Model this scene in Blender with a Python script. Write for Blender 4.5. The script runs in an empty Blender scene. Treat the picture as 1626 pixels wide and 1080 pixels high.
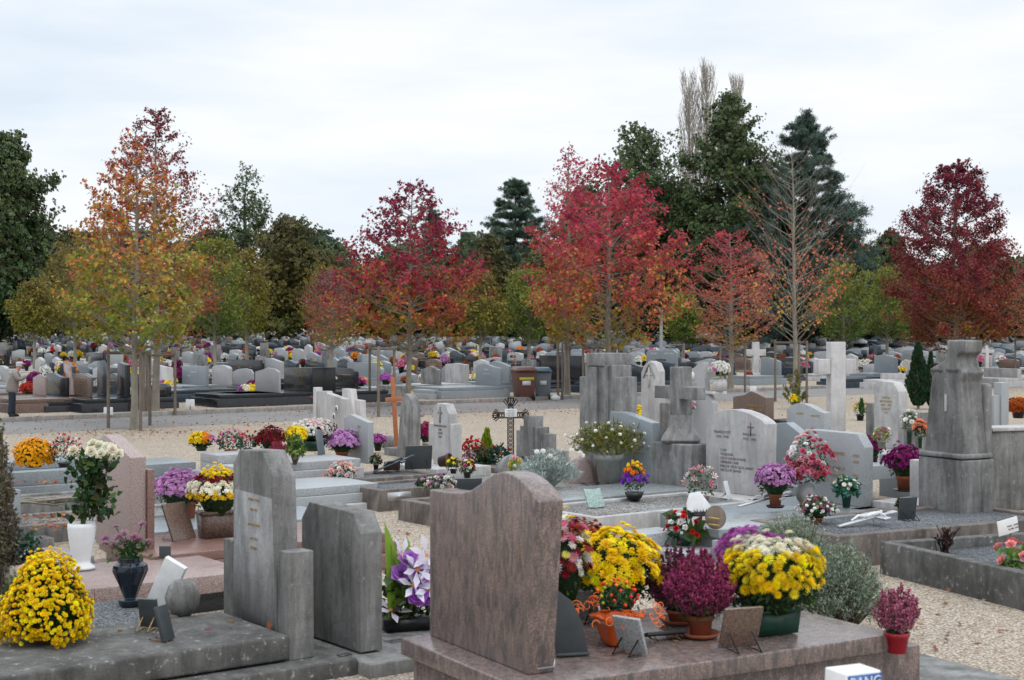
import bpy, math, random
import numpy as np
from mathutils import Vector, Matrix
R = math.radians
SC = bpy.context.scene
COL = SC.collection
rng = np.random.default_rng(7)

# ---------------------------------------------------------------- camera
F, CX, YH, H = 2300.0, 813.0, 520.0, 2.5
cam_d = bpy.data.cameras.new('camera'); cam = bpy.data.objects.new('camera', cam_d); COL.objects.link(cam)
cam.location = (0, 0, H); cam.rotation_euler = (R(90), 0, 0)
cam_d.sensor_width = 36; cam_d.lens = F/1626*36; cam_d.shift_y = -20/1626
cam_d.clip_start = .3; cam_d.clip_end = 3000
cam_d.dof.use_dof = True; cam_d.dof.focus_distance = 26; cam_d.dof.aperture_fstop = 4.5
SC.camera = cam
SC.render.resolution_x = 1024; SC.render.resolution_y = 680
SC.view_settings.view_transform = 'Standard'; SC.view_settings.look = 'None'
SC.view_settings.exposure = 0.05; SC.view_settings.gamma = 1

# ---------------------------------------------------------------- sky and sun (bright overcast)
W = bpy.data.worlds.new('World'); SC.world = W; W.use_nodes = True
nt = W.node_tree; nt.nodes.clear()
def nn(nt, t, **k):
    n = nt.nodes.new(t)
    for a, b in k.items():
        if a in n.inputs.keys(): n.inputs[a].default_value = b
        else: setattr(n, a, b)
    return n
sky = nn(nt, 'ShaderNodeTexSky', sky_type='NISHITA', sun_disc=False)
SUN_EL, SUN_AZ = R(55), R(150)
sky.sun_elevation = SUN_EL; sky.sun_rotation = SUN_AZ
b1 = nn(nt, 'ShaderNodeBackground', Strength=.1); nt.links.new(sky.outputs[0], b1.inputs[0])
tc = nn(nt, 'ShaderNodeTexCoord')
mp = nn(nt, 'ShaderNodeMapping'); mp.inputs['Scale'].default_value = (1.3, 1.3, 6.5)
nt.links.new(tc.outputs['Generated'], mp.inputs[0])
nz = nn(nt, 'ShaderNodeTexNoise', Scale=1.7, Detail=5.0, Roughness=.55); nt.links.new(mp.outputs[0], nz.inputs[0])
cr = nn(nt, 'ShaderNodeValToRGB'); nt.links.new(nz.outputs[0], cr.inputs[0])
e = cr.color_ramp.elements
e[0].position = .33; e[0].color = (.66, .77, .88, 1); e[1].position = .66; e[1].color = (.98, .985, 1.0, 1)
b2 = nn(nt, 'ShaderNodeBackground', Strength=1.0); nt.links.new(cr.outputs[0], b2.inputs[0])
sx = nn(nt, 'ShaderNodeSeparateXYZ'); nt.links.new(tc.outputs['Generated'], sx.inputs[0])     # overcast sky: brighter overhead than at the horizon
mr = nn(nt, 'ShaderNodeMapRange'); nt.links.new(sx.outputs[2], mr.inputs[0])
for i_, v_ in ((1, .22), (2, 1.0), (3, 1.06), (4, 2.25)): mr.inputs[i_].default_value = v_
nt.links.new(mr.outputs[0], b2.inputs['Strength'])
mx = nn(nt, 'ShaderNodeMixShader'); mx.inputs[0].default_value = .93
nt.links.new(b1.outputs[0], mx.inputs[1]); nt.links.new(b2.outputs[0], mx.inputs[2])
out = nn(nt, 'ShaderNodeOutputWorld'); nt.links.new(mx.outputs[0], out.inputs[0])
sd = bpy.data.lights.new('sun', 'SUN'); sd.energy = .9; sd.angle = R(18); sd.color = (1, .97, .92)
so = bpy.data.objects.new('sun', sd); COL.objects.link(so)
so.rotation_euler = (R(90)-SUN_EL, 0, R(180)-SUN_AZ+R(0))

# ---------------------------------------------------------------- pixel <-> place helpers (native 1626x1080 photograph)
RA = R(38.9)                                   # road direction
RD = np.array([math.cos(RA), math.sin(RA)]); RN = np.array([-math.sin(RA), math.cos(RA)])
R0 = np.array([-13.5, 38.1])                   # a point on the far kerb
def st(x, y): d = np.array([x, y])-R0; return d@RD, d@RN
def xy(s, t): return R0+RD*s+RN*t
def smooth(a): a = np.clip(a, 0, 1); return a*a*(3-2*a)
def zt(t): return np.where(t < 0, 0, 0.80*smooth((t-2)/62.0)+np.clip(t-64, 0, 500)*.004)
def terr(x, y):
    s, t = st(x, y); return float(zt(np.array(t)))+(.12 if t > .1 else 0)
def P(px, py, z=None):
    if z is not None:
        D = F*(H-z)/(py-YH); return np.array([(px-CX)/F*D, D, z])
    D = 30.0
    for i in range(60):
        x = (px-CX)/F*D; zz = terr(x, D); D = .5*D+.5*F*(H-zz)/max(py-YH, 4)
    return np.array([(px-CX)/F*D, D, terr((px-CX)/F*D, D)])
def PD(px, D):                                  # pixel column at a given depth, on the ground
    x = (px-CX)/F*D; return np.array([x, D, terr(x, D)])
def uv(a): return np.array([math.cos(a), math.sin(a)]), np.array([-math.sin(a), math.cos(a)])
def along(p, d, px):
    k = (px-CX)/F; return (k*p[1]-p[0])/(d[0]-k*d[1])

# ---------------------------------------------------------------- mesh builder
def quads(n, m):                               # grid faces helper: n rings of m verts, closed
    i = np.arange(n-1)[:, None]; j = np.arange(m)[None, :]; k = (j+1) % m
    return np.stack([i*m+j, i*m+k, (i+1)*m+k, (i+1)*m+j], -1).reshape(-1, 4)
class MB:
    def __init__(s): s.v = []; s.n = 0; s.f = []; s.c = []
    def add(s, V, Fs, c=(1, 1, 1)):
        V = np.asarray(V, float).reshape(-1, 3)
        if not isinstance(Fs, list) or (Fs and not hasattr(Fs[0], '__len__')): Fs = [Fs]
        for f in Fs: 
            f = np.asarray(f, int)
            if f.ndim == 1: f = f[None]
            s.f.append(f+s.n)
        c = np.asarray(c, float)
        if c.ndim == 1: c = np.repeat(c[None], len(V), 0)
        s.v.append(V); s.c.append(c); s.n += len(V); return s
    def box(s, x0, x1, y0, y1, z0, z1, c=(1, 1, 1), tx=0, ty=0):
        V = [(x0, y0, z0), (x1, y0, z0), (x1, y1, z0), (x0, y1, z0), (x0+tx, y0+ty, z1), (x1-tx, y0+ty, z1), (x1-tx, y1-ty, z1), (x0+tx, y1-ty, z1)]
        return s.add(V, [np.array([(0, 3, 2, 1), (4, 5, 6, 7), (0, 1, 5, 4), (1, 2, 6, 5), (2, 3, 7, 6), (3, 0, 4, 7)])], c)
    def boxm(s, M, sx, sy, sz, c=(1, 1, 1)):      # centred box through a matrix
        V = np.array([(a*sx/2, b*sy/2, d*sz/2) for d in (-1, 1) for a, b in ((-1, -1), (1, -1), (1, 1), (-1, 1))])
        M = np.array(M); V = V@M[:3, :3].T+M[:3, 3]
        return s.add(V, [np.array([(0, 3, 2, 1), (4, 5, 6, 7), (0, 1, 5, 4), (1, 2, 6, 5), (2, 3, 7, 6), (3, 0, 4, 7)])], c)
    def prism(s, pts, x0, x1, c=(1, 1, 1), x1f=None):  # polygon (y,z) extruded in x
        n = len(pts); V = [(x0, a, b) for a, b in pts]+[(x1, a, b) for a, b in pts]
        s.add(V, [np.arange(n)[::-1], np.arange(n)+n, np.array([(i, (i+1) % n, (i+1) % n+n, i+n) for i in range(n)])], c); return s
    def prismz(s, pts, z0, z1, c=(1, 1, 1)):
        n = len(pts); V = [(a, b, z0) for a, b in pts]+[(a, b, z1) for a, b in pts]
        s.add(V, [np.arange(n)[::-1], np.arange(n)+n, np.array([(i, (i+1) % n, (i+1) % n+n, i+n) for i in range(n)])], c); return s
    def lathe(s, prof, seg=20, c=(1, 1, 1), o=(0, 0, 0), sx=1, sy=1, lobes=0):
        a = np.linspace(0, 2*math.pi, seg, endpoint=False); p = np.array(prof)
        k = 1+lobes*np.cos(a*6)
        V = np.stack([p[:, 0:1]*(np.cos(a)*k*sx)[None]+o[0], p[:, 0:1]*(np.sin(a)*k*sy)[None]+o[1], np.repeat(p[:, 1:2], seg, 1)+o[2]], -1)
        return s.add(V, quads(len(p), seg), c)
    def tube(s, pts, r, seg=6, c=(1, 1, 1), cap=False):
        pts = np.asarray(pts, float); n = len(pts); r = np.broadcast_to(r, (n,))
        t = np.gradient(pts, axis=0); t /= np.linalg.norm(t, axis=1)[:, None]+1e-9
        ref = np.where(np.abs(t[:, 2:3]) > .9, np.array([[1., 0, 0]]), np.array([[0., 0, 1]]))
        a = np.cross(t, ref); a /= np.linalg.norm(a, axis=1)[:, None]+1e-9; b = np.cross(t, a)
        th = np.linspace(0, 2*math.pi, seg, endpoint=False)
        V = pts[:, None]+r[:, None, None]*(np.cos(th)[None, :, None]*a[:, None]+np.sin(th)[None, :, None]*b[:, None])
        fs = [quads(n, seg)]
        if cap: fs += [np.arange(seg), np.arange(seg)[::-1]+(n-1)*seg]
        return s.add(V.reshape(-1, 3), fs, c)
    def inst(s, T, O, Rm, S, cols, S2=None):       # template T=(V,[faces],colour multiplier)
        V, Fl, cm = T; n = len(O); k = len(V)
        S = np.broadcast_to(np.asarray(S, float), (n,))
        Q = np.einsum('nij,kj->nki', Rm, V)*S[:, None, None]+O[:, None]
        C = cols[:, None, :]*cm[None] if cm is not None else np.repeat(cols[:, None], k, 1)
        for f in Fl: s.f.append((f[None]+(np.arange(n)*k)[:, None, None]+s.n).reshape(-1, f.shape[1]))
        s.v.append(Q.reshape(-1, 3)); s.c.append(np.clip(C, 0, 1).reshape(-1, 3)); s.n += n*k; return s
    def mesh(s, name, smooth=False, bevel=0):
        me = bpy.data.meshes.new(name)
        V = np.concatenate(s.v); C = np.concatenate(s.c)
        loops = np.concatenate([f.ravel() for f in s.f]); tot = np.concatenate([np.full(len(f), f.shape[1]) for f in s.f])
        start = np.concatenate([[0], np.cumsum(tot)[:-1]])
        me.vertices.add(len(V)); me.vertices.foreach_set('co', V.ravel())
        me.loops.add(len(loops)); me.loops.foreach_set('vertex_index', loops)
        me.polygons.add(len(tot)); me.polygons.foreach_set('loop_start', start)
        if smooth: me.polygons.foreach_set('use_smooth', np.ones(len(tot), bool))
        me.update(calc_edges=True)
        if bevel:
            import bmesh
            bm = bmesh.new(); bm.from_mesh(me)
            bmesh.ops.remove_doubles(bm, verts=bm.verts, dist=1e-5)
            bmesh.ops.recalc_face_normals(bm, faces=bm.faces)
            ed = [e for e in bm.edges if len(e.link_faces) == 2 and e.calc_face_angle(0) > .5]
            bmesh.ops.bevel(bm, geom=ed, offset=bevel, segments=2, affect='EDGES', profile=.6, clamp_overlap=True)
            bm.to_mesh(me); bm.free(); me.update()
        else:
            a = me.color_attributes.new('Col', 'FLOAT_COLOR', 'POINT')
            a.data.foreach_set('color', np.concatenate([C, np.ones((len(C), 1))], 1).ravel())
        me.validate(); return me
    def build(s, name, mat, parent=None, smooth=False, bevel=0):
        me = s.mesh(name, smooth, bevel); me.materials.append(mat)
        o = bpy.data.objects.new(name, me); COL.objects.link(o)
        if parent is not None: o.parent = parent
        return o
def tag(o, label=None, cat=None, group=None, kind=None):
    for k, v in (('label', label), ('category', cat), ('group', group), ('kind', kind)):
        if v: o[k] = v
    return o
def thing(name, label, cat, loc=(0, 0, 0), rz=0, group=None):
    o = bpy.data.objects.new(name, None); COL.objects.link(o); o.empty_display_size = .1
    o.location = tuple(float(a) for a in loc); o.rotation_euler = (0, 0, rz); tag(o, label, cat, group); return o
def children_of(o): return KIDS.get(o.name, [])
def tree_of(root, allobj=None):
    return [o for o in bpy.data.objects if o.parent == root]
def dup(root, loc, rz=None, scale=1, label=None, group=None, lib={}):
    if root.name not in lib:
        lib[root.name] = [(c, tree_of(c)) for c in tree_of(root)]
    r = root.copy(); COL.objects.link(r); r.location = tuple(float(a) for a in loc)
    if rz is not None: r.rotation_euler = (0, 0, rz)
    r.scale = (scale,)*3 if not hasattr(scale, '__len__') else scale
    if label: r['label'] = label
    if group: r['group'] = group
    for c, g in lib[root.name]:
        k = c.copy(); COL.objects.link(k); k.parent = r
        for q in g: w = q.copy(); COL.objects.link(w); w.parent = k
    return r

# ---------------------------------------------------------------- materials
def mk(name):
    m = bpy.data.materials.new(name); m.use_nodes = True; t = m.node_tree
    return m, t, t.nodes['Principled BSDF']
def ramp(t, src, stops, interp='LINEAR'):
    r = nn(t, 'ShaderNodeValToRGB'); t.links.new(src, r.inputs[0]); e = r.color_ramp.elements
    r.color_ramp.interpolation = interp
    while len(e) < len(stops): e.new(.5)
    for i, (p, c) in enumerate(stops):
        e[i].position = p; e[i].color = (c, c, c, 1) if not hasattr(c, '__len__') else (*c, 1)
    return r.outputs[0]
def mixc(t, fac, a, b, mode='MIX'):
    n = nn(t, 'ShaderNodeMix', data_type='RGBA', blend_type=mode)
    for i, v in ((0, fac), (6, a), (7, b)):
        if hasattr(v, 'is_linked') or hasattr(v, 'links'): t.links.new(v, n.inputs[i])
        else: n.inputs[i].default_value = v if i == 0 else (*v, 1)
    return n.outputs[2]
def noise(t, vec, scale, detail=3, rough=.55, map_=None, dist=0):
    if map_:
        m = nn(t, 'ShaderNodeMapping'); m.inputs['Scale'].default_value = map_; t.links.new(vec, m.inputs[0]); vec = m.outputs[0]
    n = nn(t, 'ShaderNodeTexNoise', Scale=scale, Detail=float(detail), Roughness=rough, Distortion=dist); t.links.new(vec, n.inputs[0]); return n.outputs[0]
def bump(t, b, h, strength, dist, nrm=None):
    n = nn(t, 'ShaderNodeBump', Strength=strength, Distance=dist); t.links.new(h, n.inputs['Height'])
    if nrm: t.links.new(nrm, n.inputs['Normal'])
    t.links.new(n.outputs[0], b.inputs['Normal']); return n.outputs[0]
def co(t, world=False):
    if world: return nn(t, 'ShaderNodeNewGeometry').outputs['Position']
    return nn(t, 'ShaderNodeTexCoord').outputs['Object']
def randomize(t, c, amt):
    o = nn(t, 'ShaderNodeObjectInfo'); m = nn(t, 'ShaderNodeMapRange'); t.links.new(o.outputs['Random'], m.inputs[0])
    m.inputs[3].default_value = 1-amt; m.inputs[4].default_value = 1+amt
    h = nn(t, 'ShaderNodeHueSaturation'); t.links.new(c, h.inputs['Color']); t.links.new(m.outputs[0], h.inputs['Value']); return h.outputs[0]
def granite(name, a, b, c=None, scale=90, rough=.22, vein=0, veinc=(.1, .1, .1), dirt=.15, vmap=(3, 3, .6), rnd=0):
    m, t, bs = mk(name); v = co(t)
    n1 = noise(t, v, scale, 2, .6); n2 = noise(t, v, scale*.8, 2, .6)
    col = ramp(t, n1, [(.38, a), (.5, [(x+y)/2 for x, y in zip(a, b)]), (.62, b)])
    if c: col = mixc(t, ramp(t, n2, [(.58, 0), (.66, .85)]), col, c)
    if vein: col = mixc(t, ramp(t, noise(t, v, 5, 5, .7, vmap, 1.2), [(.40, 0), (.62, vein)]), col, veinc)
    col = mixc(t, ramp(t, noise(t, v, 2.2, 5, .65), [(.45, 0), (.8, dirt)]), col, [x*.45 for x in a])
    if rnd: col = randomize(t, col, rnd)
    t.links.new(col, bs.inputs['Base Color'])
    t.links.new(ramp(t, noise(t, v, 7, 4), [(.3, rough), (.75, min(1, rough+.22))]), bs.inputs['Roughness'])
    bump(t, bs, n1, .12 if rough < .4 else .4, .002); return m
def concrete(name, a, b, dark=(.05, .05, .05), streak=.7, grit=.25, rough=.9, lichen=0, rnd=0, big=2.6):
    m, t, bs = mk(name); v = co(t)
    col = ramp(t, noise(t, v, big, 6, .65), [(.32, a), (.68, b)])
    col = mixc(t, ramp(t, noise(t, v, 2.2, 6, .68, (2.6, 2.6, .5), .4), [(.40, 0), (.72, streak)]), col, dark)
    col = mixc(t, ramp(t, noise(t, v, 3.0, 5, .7, (3, 3, .5), .6), [(.30, streak*.4), (.48, 0)]), col, [min(1, x*1.45) for x in b])
    if lichen: col = mixc(t, ramp(t, noise(t, v, 16, 5, .7), [(.60, 0), (.68, lichen)]), col, (.42, .43, .38))
    col = mixc(t, ramp(t, noise(t, v, 9, 6, .75, None, .8), [(.52, 0), (.68, .35*streak)]), col, [x*1.1 for x in dark])
    g = noise(t, v, 120, 3, .7)
    col = mixc(t, grit, col, ramp(t, g, [(.3, .12), (.7, .9)]), 'OVERLAY')
    if rnd: col = randomize(t, col, rnd)
    t.links.new(col, bs.inputs['Base Color']); bs.inputs['Roughness'].default_value = rough
    n = bump(t, bs, g, .35, .004); bump(t, bs, noise(t, v, 12, 6, .7), .5, .012, n); return m
def plain(name, c, rough=.5, metal=0, var=.12, sc=9, bmp=.15):
    m, t, bs = mk(name); v = co(t)
    col = mixc(t, ramp(t, noise(t, v, sc, 5, .65), [(.35, 0), (.75, 1)]), [x*(1-var*1.5) for x in c], [min(1, x*(1+var)) for x in c])
    t.links.new(col, bs.inputs['Base Color']); bs.inputs['Roughness'].default_value = rough; bs.inputs['Metallic'].default_value = metal
    if bmp: bump(t, bs, noise(t, v, 60, 4), bmp, .003)
    return m
def gravelm(name, cols, scale, bmp=1, dist=.01, world=True, grime=.25, rough=.9):
    m, t, bs = mk(name); v = co(t, world)
    vo = nn(t, 'ShaderNodeTexVoronoi', Scale=scale); t.links.new(v, vo.inputs['Vector'])
    sp = nn(t, 'ShaderNodeSeparateColor'); t.links.new(vo.outputs['Color'], sp.inputs[0])
    col = ramp(t, sp.outputs[0], [(i/(len(cols)-1), c) for i, c in enumerate(cols)])
    col = mixc(t, ramp(t, vo.outputs['Distance'], [(.35, 0), (.75, .75)]), col, [x*.25 for x in cols[0]])
    col = mixc(t, ramp(t, noise(t, v, .7, 6, .6), [(.42, 0), (.75, grime)]), col, [x*.5 for x in cols[1]])
    t.links.new(col, bs.inputs['Base Color']); bs.inputs['Roughness'].default_value = rough
    n = nn(t, 'ShaderNodeMath', operation='SUBTRACT'); n.inputs[0].default_value = 1; t.links.new(vo.outputs['Distance'], n.inputs[1])
    bump(t, bs, n.outputs[0], bmp, dist); return m
def vcol(name, trans=0, rough=.6, rnd=0):
    m, t, bs = mk(name)
    a = nn(t, 'ShaderNodeAttribute', attribute_name='Col'); c = a.outputs['Color']
    if rnd: c = randomize(t, c, rnd)
    t.links.new(c, bs.inputs['Base Color']); bs.inputs['Roughness'].default_value = rough
    bs.inputs['Specular IOR Level'].default_value = .25
    if trans:
        tr = nn(t, 'ShaderNodeBsdfTranslucent'); t.links.new(c, tr.inputs[0])
        mx = nn(t, 'ShaderNodeMixShader'); mx.inputs[0].default_value = trans
        t.links.new(bs.outputs[0], mx.inputs[1]); t.links.new(tr.outputs[0], mx.inputs[2])
        t.links.new(mx.outputs[0], t.nodes['Material Output'].inputs[0])
    return m
M = dict(
 gmarb=granite('pale_green_marble', (.20, .30, .27), (.36, .46, .42), None, 30, .25), panel=concrete('weathered_name_panel', (.21, .21, .21), (.37, .37, .375), (.08, .08, .08), .8, .3, .9, .2), barkp=plain('pale_twig', (.40, .36, .31), .9),
 leaf=vcol('leaf', .35, .55), petal=vcol('petal', .3, .6), green=vcol('foliage', .2, .5), vc=vcol('painted', 0, .55), gloss=vcol('glazed', 0, .2),
 bark=concrete('bark', (.21, .185, .15), (.33, .30, .24), (.10, .09, .07), .5, .3, .95, .3),
 barkd=concrete('dark_bark', (.07, .06, .05), (.13, .11, .09), (.03, .03, .025), .6),
 stake=concrete('weathered_wood', (.13, .10, .08), (.22, .18, .14), (.06, .05, .04), .6),
 conc=concrete('grey_concrete', (.15, .148, .145), (.31, .308, .30), (.045, .045, .045), .8, .3, .92, .25),
 concd=concrete('dark_concrete', (.065, .063, .06), (.16, .155, .148), (.022, .022, .021), .7, .35, .95, .75, big=4),
 concm=concrete('mossy_concrete', (.14, .137, .132), (.275, .27, .262), (.038, .038, .036), .8, .3, .95, .4),
 concb=concrete('brown_kerb_concrete', (.10, .083, .073), (.235, .198, .175), (.032, .028, .025), .8, .3, .95, .35),
 concl=concrete('pale_concrete', (.36, .35, .345), (.52, .51, .50), (.17, .16, .16), .55, .25, .9, .1),
 white=concrete('pale_stone', (.45, .43, .42), (.60, .585, .58), (.24, .23, .225), .5, .2, .85),
 terr=granite('terrazzo_grey', (.24, .255, .265), (.42, .44, .45), (.10, .11, .12), 110, .4, dirt=.25),
 terrb=granite('blue_grey_granite', (.16, .185, .20), (.33, .36, .38), (.07, .085, .10), 110, .28, dirt=.2),
 terrl=granite('light_grey_granite', (.27, .275, .28), (.45, .45, .455), (.12, .12, .125), 110, .4, dirt=.25),
 slab=granite('polished_grey_slab', (.20, .22, .23), (.36, .385, .39), (.08, .10, .11), 110, .14, dirt=.2),
 pink=granite('mottled_mauve_granite', (.15, .105, .092), (.31, .225, .20), (.08, .07, .066), 95, .15, .9, (.075, .07, .07), .1, (3.2, 3.2, .9)),
 rose=granite('pink_speckled_granite', (.22, .155, .14), (.42, .325, .30), (.09, .08, .075), 95, .3, dirt=.25),
 red=granite('red_speckled_granite', (.14, .075, .06), (.29, .165, .14), (.05, .04, .035), 95, .25, dirt=.2),
 black=granite('black_polished_granite', (.008, .009, .011), (.028, .03, .034), None, 90, .10, dirt=0),
 navy=granite('dark_blue_granite', (.015, .022, .03), (.06, .08, .10), None, 90, .13, dirt=0),
 brown=granite('brown_polished_granite', (.10, .06, .045), (.19, .13, .105), (.05, .035, .03), 60, .2, dirt=.1),
 gravel=gravelm('beige_gravel', [(.31, .235, .165), (.42, .335, .25), (.51, .43, .34), (.64, .575, .49)], 48, .7, .013),
 chip=gravelm('grey_stone_chips', [(.05, .055, .06), (.13, .14, .15), (.22, .235, .25), (.38, .40, .42)], 75, 1, .01),
 chipl=gravelm('mixed_stone_chips', [(.15, .14, .13), (.27, .26, .25), (.40, .38, .36), (.62, .60, .58)], 48, 1, .015),
 asphalt=gravelm('worn_asphalt', [(.25, .24, .23), (.265, .255, .245), (.28, .27, .26), (.30, .29, .28)], 120, .15, .002, grime=.35),
 kerb=concrete('kerb_stone', (.25, .235, .22), (.36, .34, .32), (.12, .11, .10), .6),
 terra=plain('terracotta', (.36, .11, .055), .75), gpot=plain('green_plastic', (.012, .06, .04), .35), blk=plain('black_plastic', (.012, .013, .014), .35),
 redp=plain('red_plastic', (.45, .012, .03), .35), blue=plain('blue_plastic', (.02, .10, .32), .35), por=plain('white_porcelain', (.72, .74, .74), .12, var=.04, bmp=.02),
 cream=plain('pale_ceramic', (.50, .43, .39), .5), dnavy=plain('navy_granite_vase', (.012, .022, .035), .12, var=.5, sc=120),
 gold=plain('gilt_lettering', (.42, .27, .09), .4, .3), silver=plain('silver_metal', (.55, .56, .58), .35, .8), iron=plain('rusty_iron', (.035, .03, .026), .75, .4, var=.5),
 rust=plain('rust_brown_metal', (.09, .05, .045), .7, .3), pew=plain('dark_pewter', (.09, .105, .115), .35, .5), orange=plain('orange_varnished_wood', (.38, .13, .05), .5, sc=14),
 pot=plain('grey_stone_pot', (.33, .34, .33), .8), plw=plain('white_plaque', (.70, .71, .72), .3, var=.1), dk=plain('slate_plaque', (.05, .058, .064), .35),
 inkd=plain('faded_lettering', (.16, .12, .12), .7), whitem=plain('white_plastic', (.75, .76, .76), .4, var=.04),
)
# ---------------------------------------------------------------- the ground, the road
def sheet(name, ss, ts, dz, mat, flat=None):
    S, T = np.meshgrid(ss, ts, indexing='ij'); X = R0[0]+RD[0]*S+RN[0]*T; Y = R0[1]+RD[1]*S+RN[1]*T
    Z = zt(T)+np.where(T > .1, .12, 0)+dz if flat is None else np.full_like(X, flat)
    n, m = S.shape; i = np.arange(n-1)[:, None]; j = np.arange(m-1)[None]
    Fq = np.stack([i*m+j, (i+1)*m+j, (i+1)*m+j+1, i*m+j+1], -1).reshape(-1, 4)
    b = MB(); b.add(np.stack([X, Y, Z], -1).reshape(-1, 3), [Fq]); return tag(b.build(name, mat, smooth=True), kind='structure')
ts = np.concatenate([np.array([-400, -60, -30, -15, -4.35, 0, .099, .101]), np.linspace(.6, 66, 60), np.array([90, 140, 300, 900])])
sheet('ground', np.concatenate([[-700, -150], np.linspace(-60, 120, 30), [300, 900]]), ts, 0, M['gravel'])
sheet('road', np.linspace(-120, 260, 40), np.array([-4.35, -3, -1.5, -.0]), .004, M['asphalt'])
k = MB()                                        # far kerb: stones laid end to end, a real step
for i in range(170):
    s0 = -40+i*1.0; 
    a, b_, c_, d_ = xy(s0+.006, -.02), xy(s0+.994, -.02), xy(s0+.994, .14), xy(s0+.006, .14)
    k.prismz([tuple(a), tuple(b_), tuple(c_), tuple(d_)], -.05, .125)
tag(k.build('kerb', M['kerb'], bevel=.012), kind='structure')

# ---------------------------------------------------------------- petals, leaves and their clusters
def frames(N, spin):
    N = N/(np.linalg.norm(N, axis=1)[:, None]+1e-9)
    ref = np.where(np.abs(N[:, 2:3]) > .95, np.array([[1., 0, 0]]), np.array([[0., 0, 1]]))
    a = np.cross(ref, N); a /= np.linalg.norm(a, axis=1)[:, None]; b = np.cross(N, a)
    c, s = np.cos(spin)[:, None], np.sin(spin)[:, None]
    return np.stack([a*c+b*s, -a*s+b*c, N], -1)
def t_petals(rings, centre=None):               # rings: (count, elevation, length, width, multiplier)
    V, Fq, C = [], [], []
    for (n, el, L, w, mul) in rings:
        for i in range(n):
            a = 2*math.pi*(i+.5*(len(V) % 2))/n+el; e2 = el+.12*math.sin(i*2.3)
            d = np.array([math.cos(a)*math.cos(e2), math.sin(a)*math.cos(e2), math.sin(e2)]); s_ = np.array([-math.sin(a), math.cos(a), 0])
            up = np.array([0, 0, .08*L]); k0 = len(V)
            V += [d*L*.05, d*L*.6+s_*w/2+up, d*L, d*L*.6-s_*w/2+up]; Fq.append((k0, k0+1, k0+2, k0+3))
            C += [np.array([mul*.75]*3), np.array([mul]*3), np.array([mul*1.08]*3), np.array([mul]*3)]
    Fs = [np.array(Fq)]
    if centre:
        r, cc = centre; k0 = len(V); m = 6
        V += [np.array([r*math.cos(q*math.pi/3), r*math.sin(q*math.pi/3), .10]) for q in range(m)]+[np.array([0, 0, .22])]
        C += [np.array(cc)]*(m+1); Fs.append(np.array([(k0+q, k0+(q+1) % m, k0+m) for q in range(m)]))
    return np.array(V), Fs, np.array(C)
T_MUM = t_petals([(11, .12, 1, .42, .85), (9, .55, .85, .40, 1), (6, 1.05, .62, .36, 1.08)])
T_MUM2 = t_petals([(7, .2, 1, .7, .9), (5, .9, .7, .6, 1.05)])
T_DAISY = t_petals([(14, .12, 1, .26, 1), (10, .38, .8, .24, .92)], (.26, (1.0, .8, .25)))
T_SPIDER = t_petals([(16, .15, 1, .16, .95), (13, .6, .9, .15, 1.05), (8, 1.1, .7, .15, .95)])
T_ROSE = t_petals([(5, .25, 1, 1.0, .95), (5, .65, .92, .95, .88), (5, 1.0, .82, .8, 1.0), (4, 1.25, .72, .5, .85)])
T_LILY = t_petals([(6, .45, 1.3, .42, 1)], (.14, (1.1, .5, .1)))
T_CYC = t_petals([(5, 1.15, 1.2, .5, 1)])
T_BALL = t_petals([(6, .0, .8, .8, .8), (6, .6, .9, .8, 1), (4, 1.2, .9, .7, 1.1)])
def t_leaf(asp=.45, fold=.12, lobes=0):
    V = np.array([(0, 0, 0), (.35, asp/2, fold), (1, 0, -.05), (.35, -asp/2, fold), (.4, 0, 0)]); 
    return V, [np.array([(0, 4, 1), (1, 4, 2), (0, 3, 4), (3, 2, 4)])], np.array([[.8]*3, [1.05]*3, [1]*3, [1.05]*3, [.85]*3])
T_LEAF = t_leaf(); T_NARROW = t_leaf(.16, .04); T_BROAD = t_leaf(.75, .1)
def t_star():                                   # sweetgum leaf: five lobes
    pts = [(0, 0)]
    for i, a in enumerate((-115, -58, 0, 58, 115)):
        L = (.62, .88, 1, .88, .62)[i]; A = R(a)
        pts += [(L*math.cos(A)+.0, L*math.sin(A))]
        if i < 4: B = R(a+29); pts += [(.38*math.cos(B), .38*math.sin(B))]
    V = np.array([(x*.62+.2, y*.62, .09*(abs(y))) for x, y in pts]); V[0] = 0
    n = len(V); return V, [np.array([(0, i, i+1) for i in range(1, n-1)])], None
T_STAR = t_star()
def jit(cols, n, r, amt=.12, dull=0):
    cols = np.atleast_2d(np.array(cols, float)); c = cols[r.integers(0, len(cols), n)]
    return np.clip(c*(1+r.normal(0, amt, (n, 1)))+r.normal(0, .012, (n, 3)), 0, 1)
G_DK = [(.022, .055, .018), (.035, .08, .022), (.05, .10, .03)]
G_MID = [(.05, .11, .025), (.08, .15, .035), (.04, .09, .03)]
G_LIME = [(.22, .30, .03), (.30, .36, .05)]
G_BLUE = [(.03, .075, .05), (.05, .10, .07)]
G_SANT = [(.25, .31, .22), (.18, .235, .165), (.34, .40, .30)]
G_SILV = [(.36, .42, .38), (.28, .34, .31), (.46, .51, .47)]
YEL = [(.98, .70, .012), (1.0, .76, .02), (.96, .62, .01)]
LEM = [(.90, .74, .05), (.92, .82, .18)]
WHI = [(.82, .80, .74), (.86, .85, .82)]
CRM = [(.84, .78, .58), (.88, .84, .70)]
PUR = [(.42, .09, .36), (.50, .15, .45), (.36, .07, .30)]
MAU = [(.56, .25, .52), (.64, .34, .62), (.50, .20, .44)]
MAG = [(.26, .008, .14), (.20, .005, .10), (.32, .02, .20)]
CRI = [(.20, .006, .014), (.14, .004, .012), (.28, .01, .02)]
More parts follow.
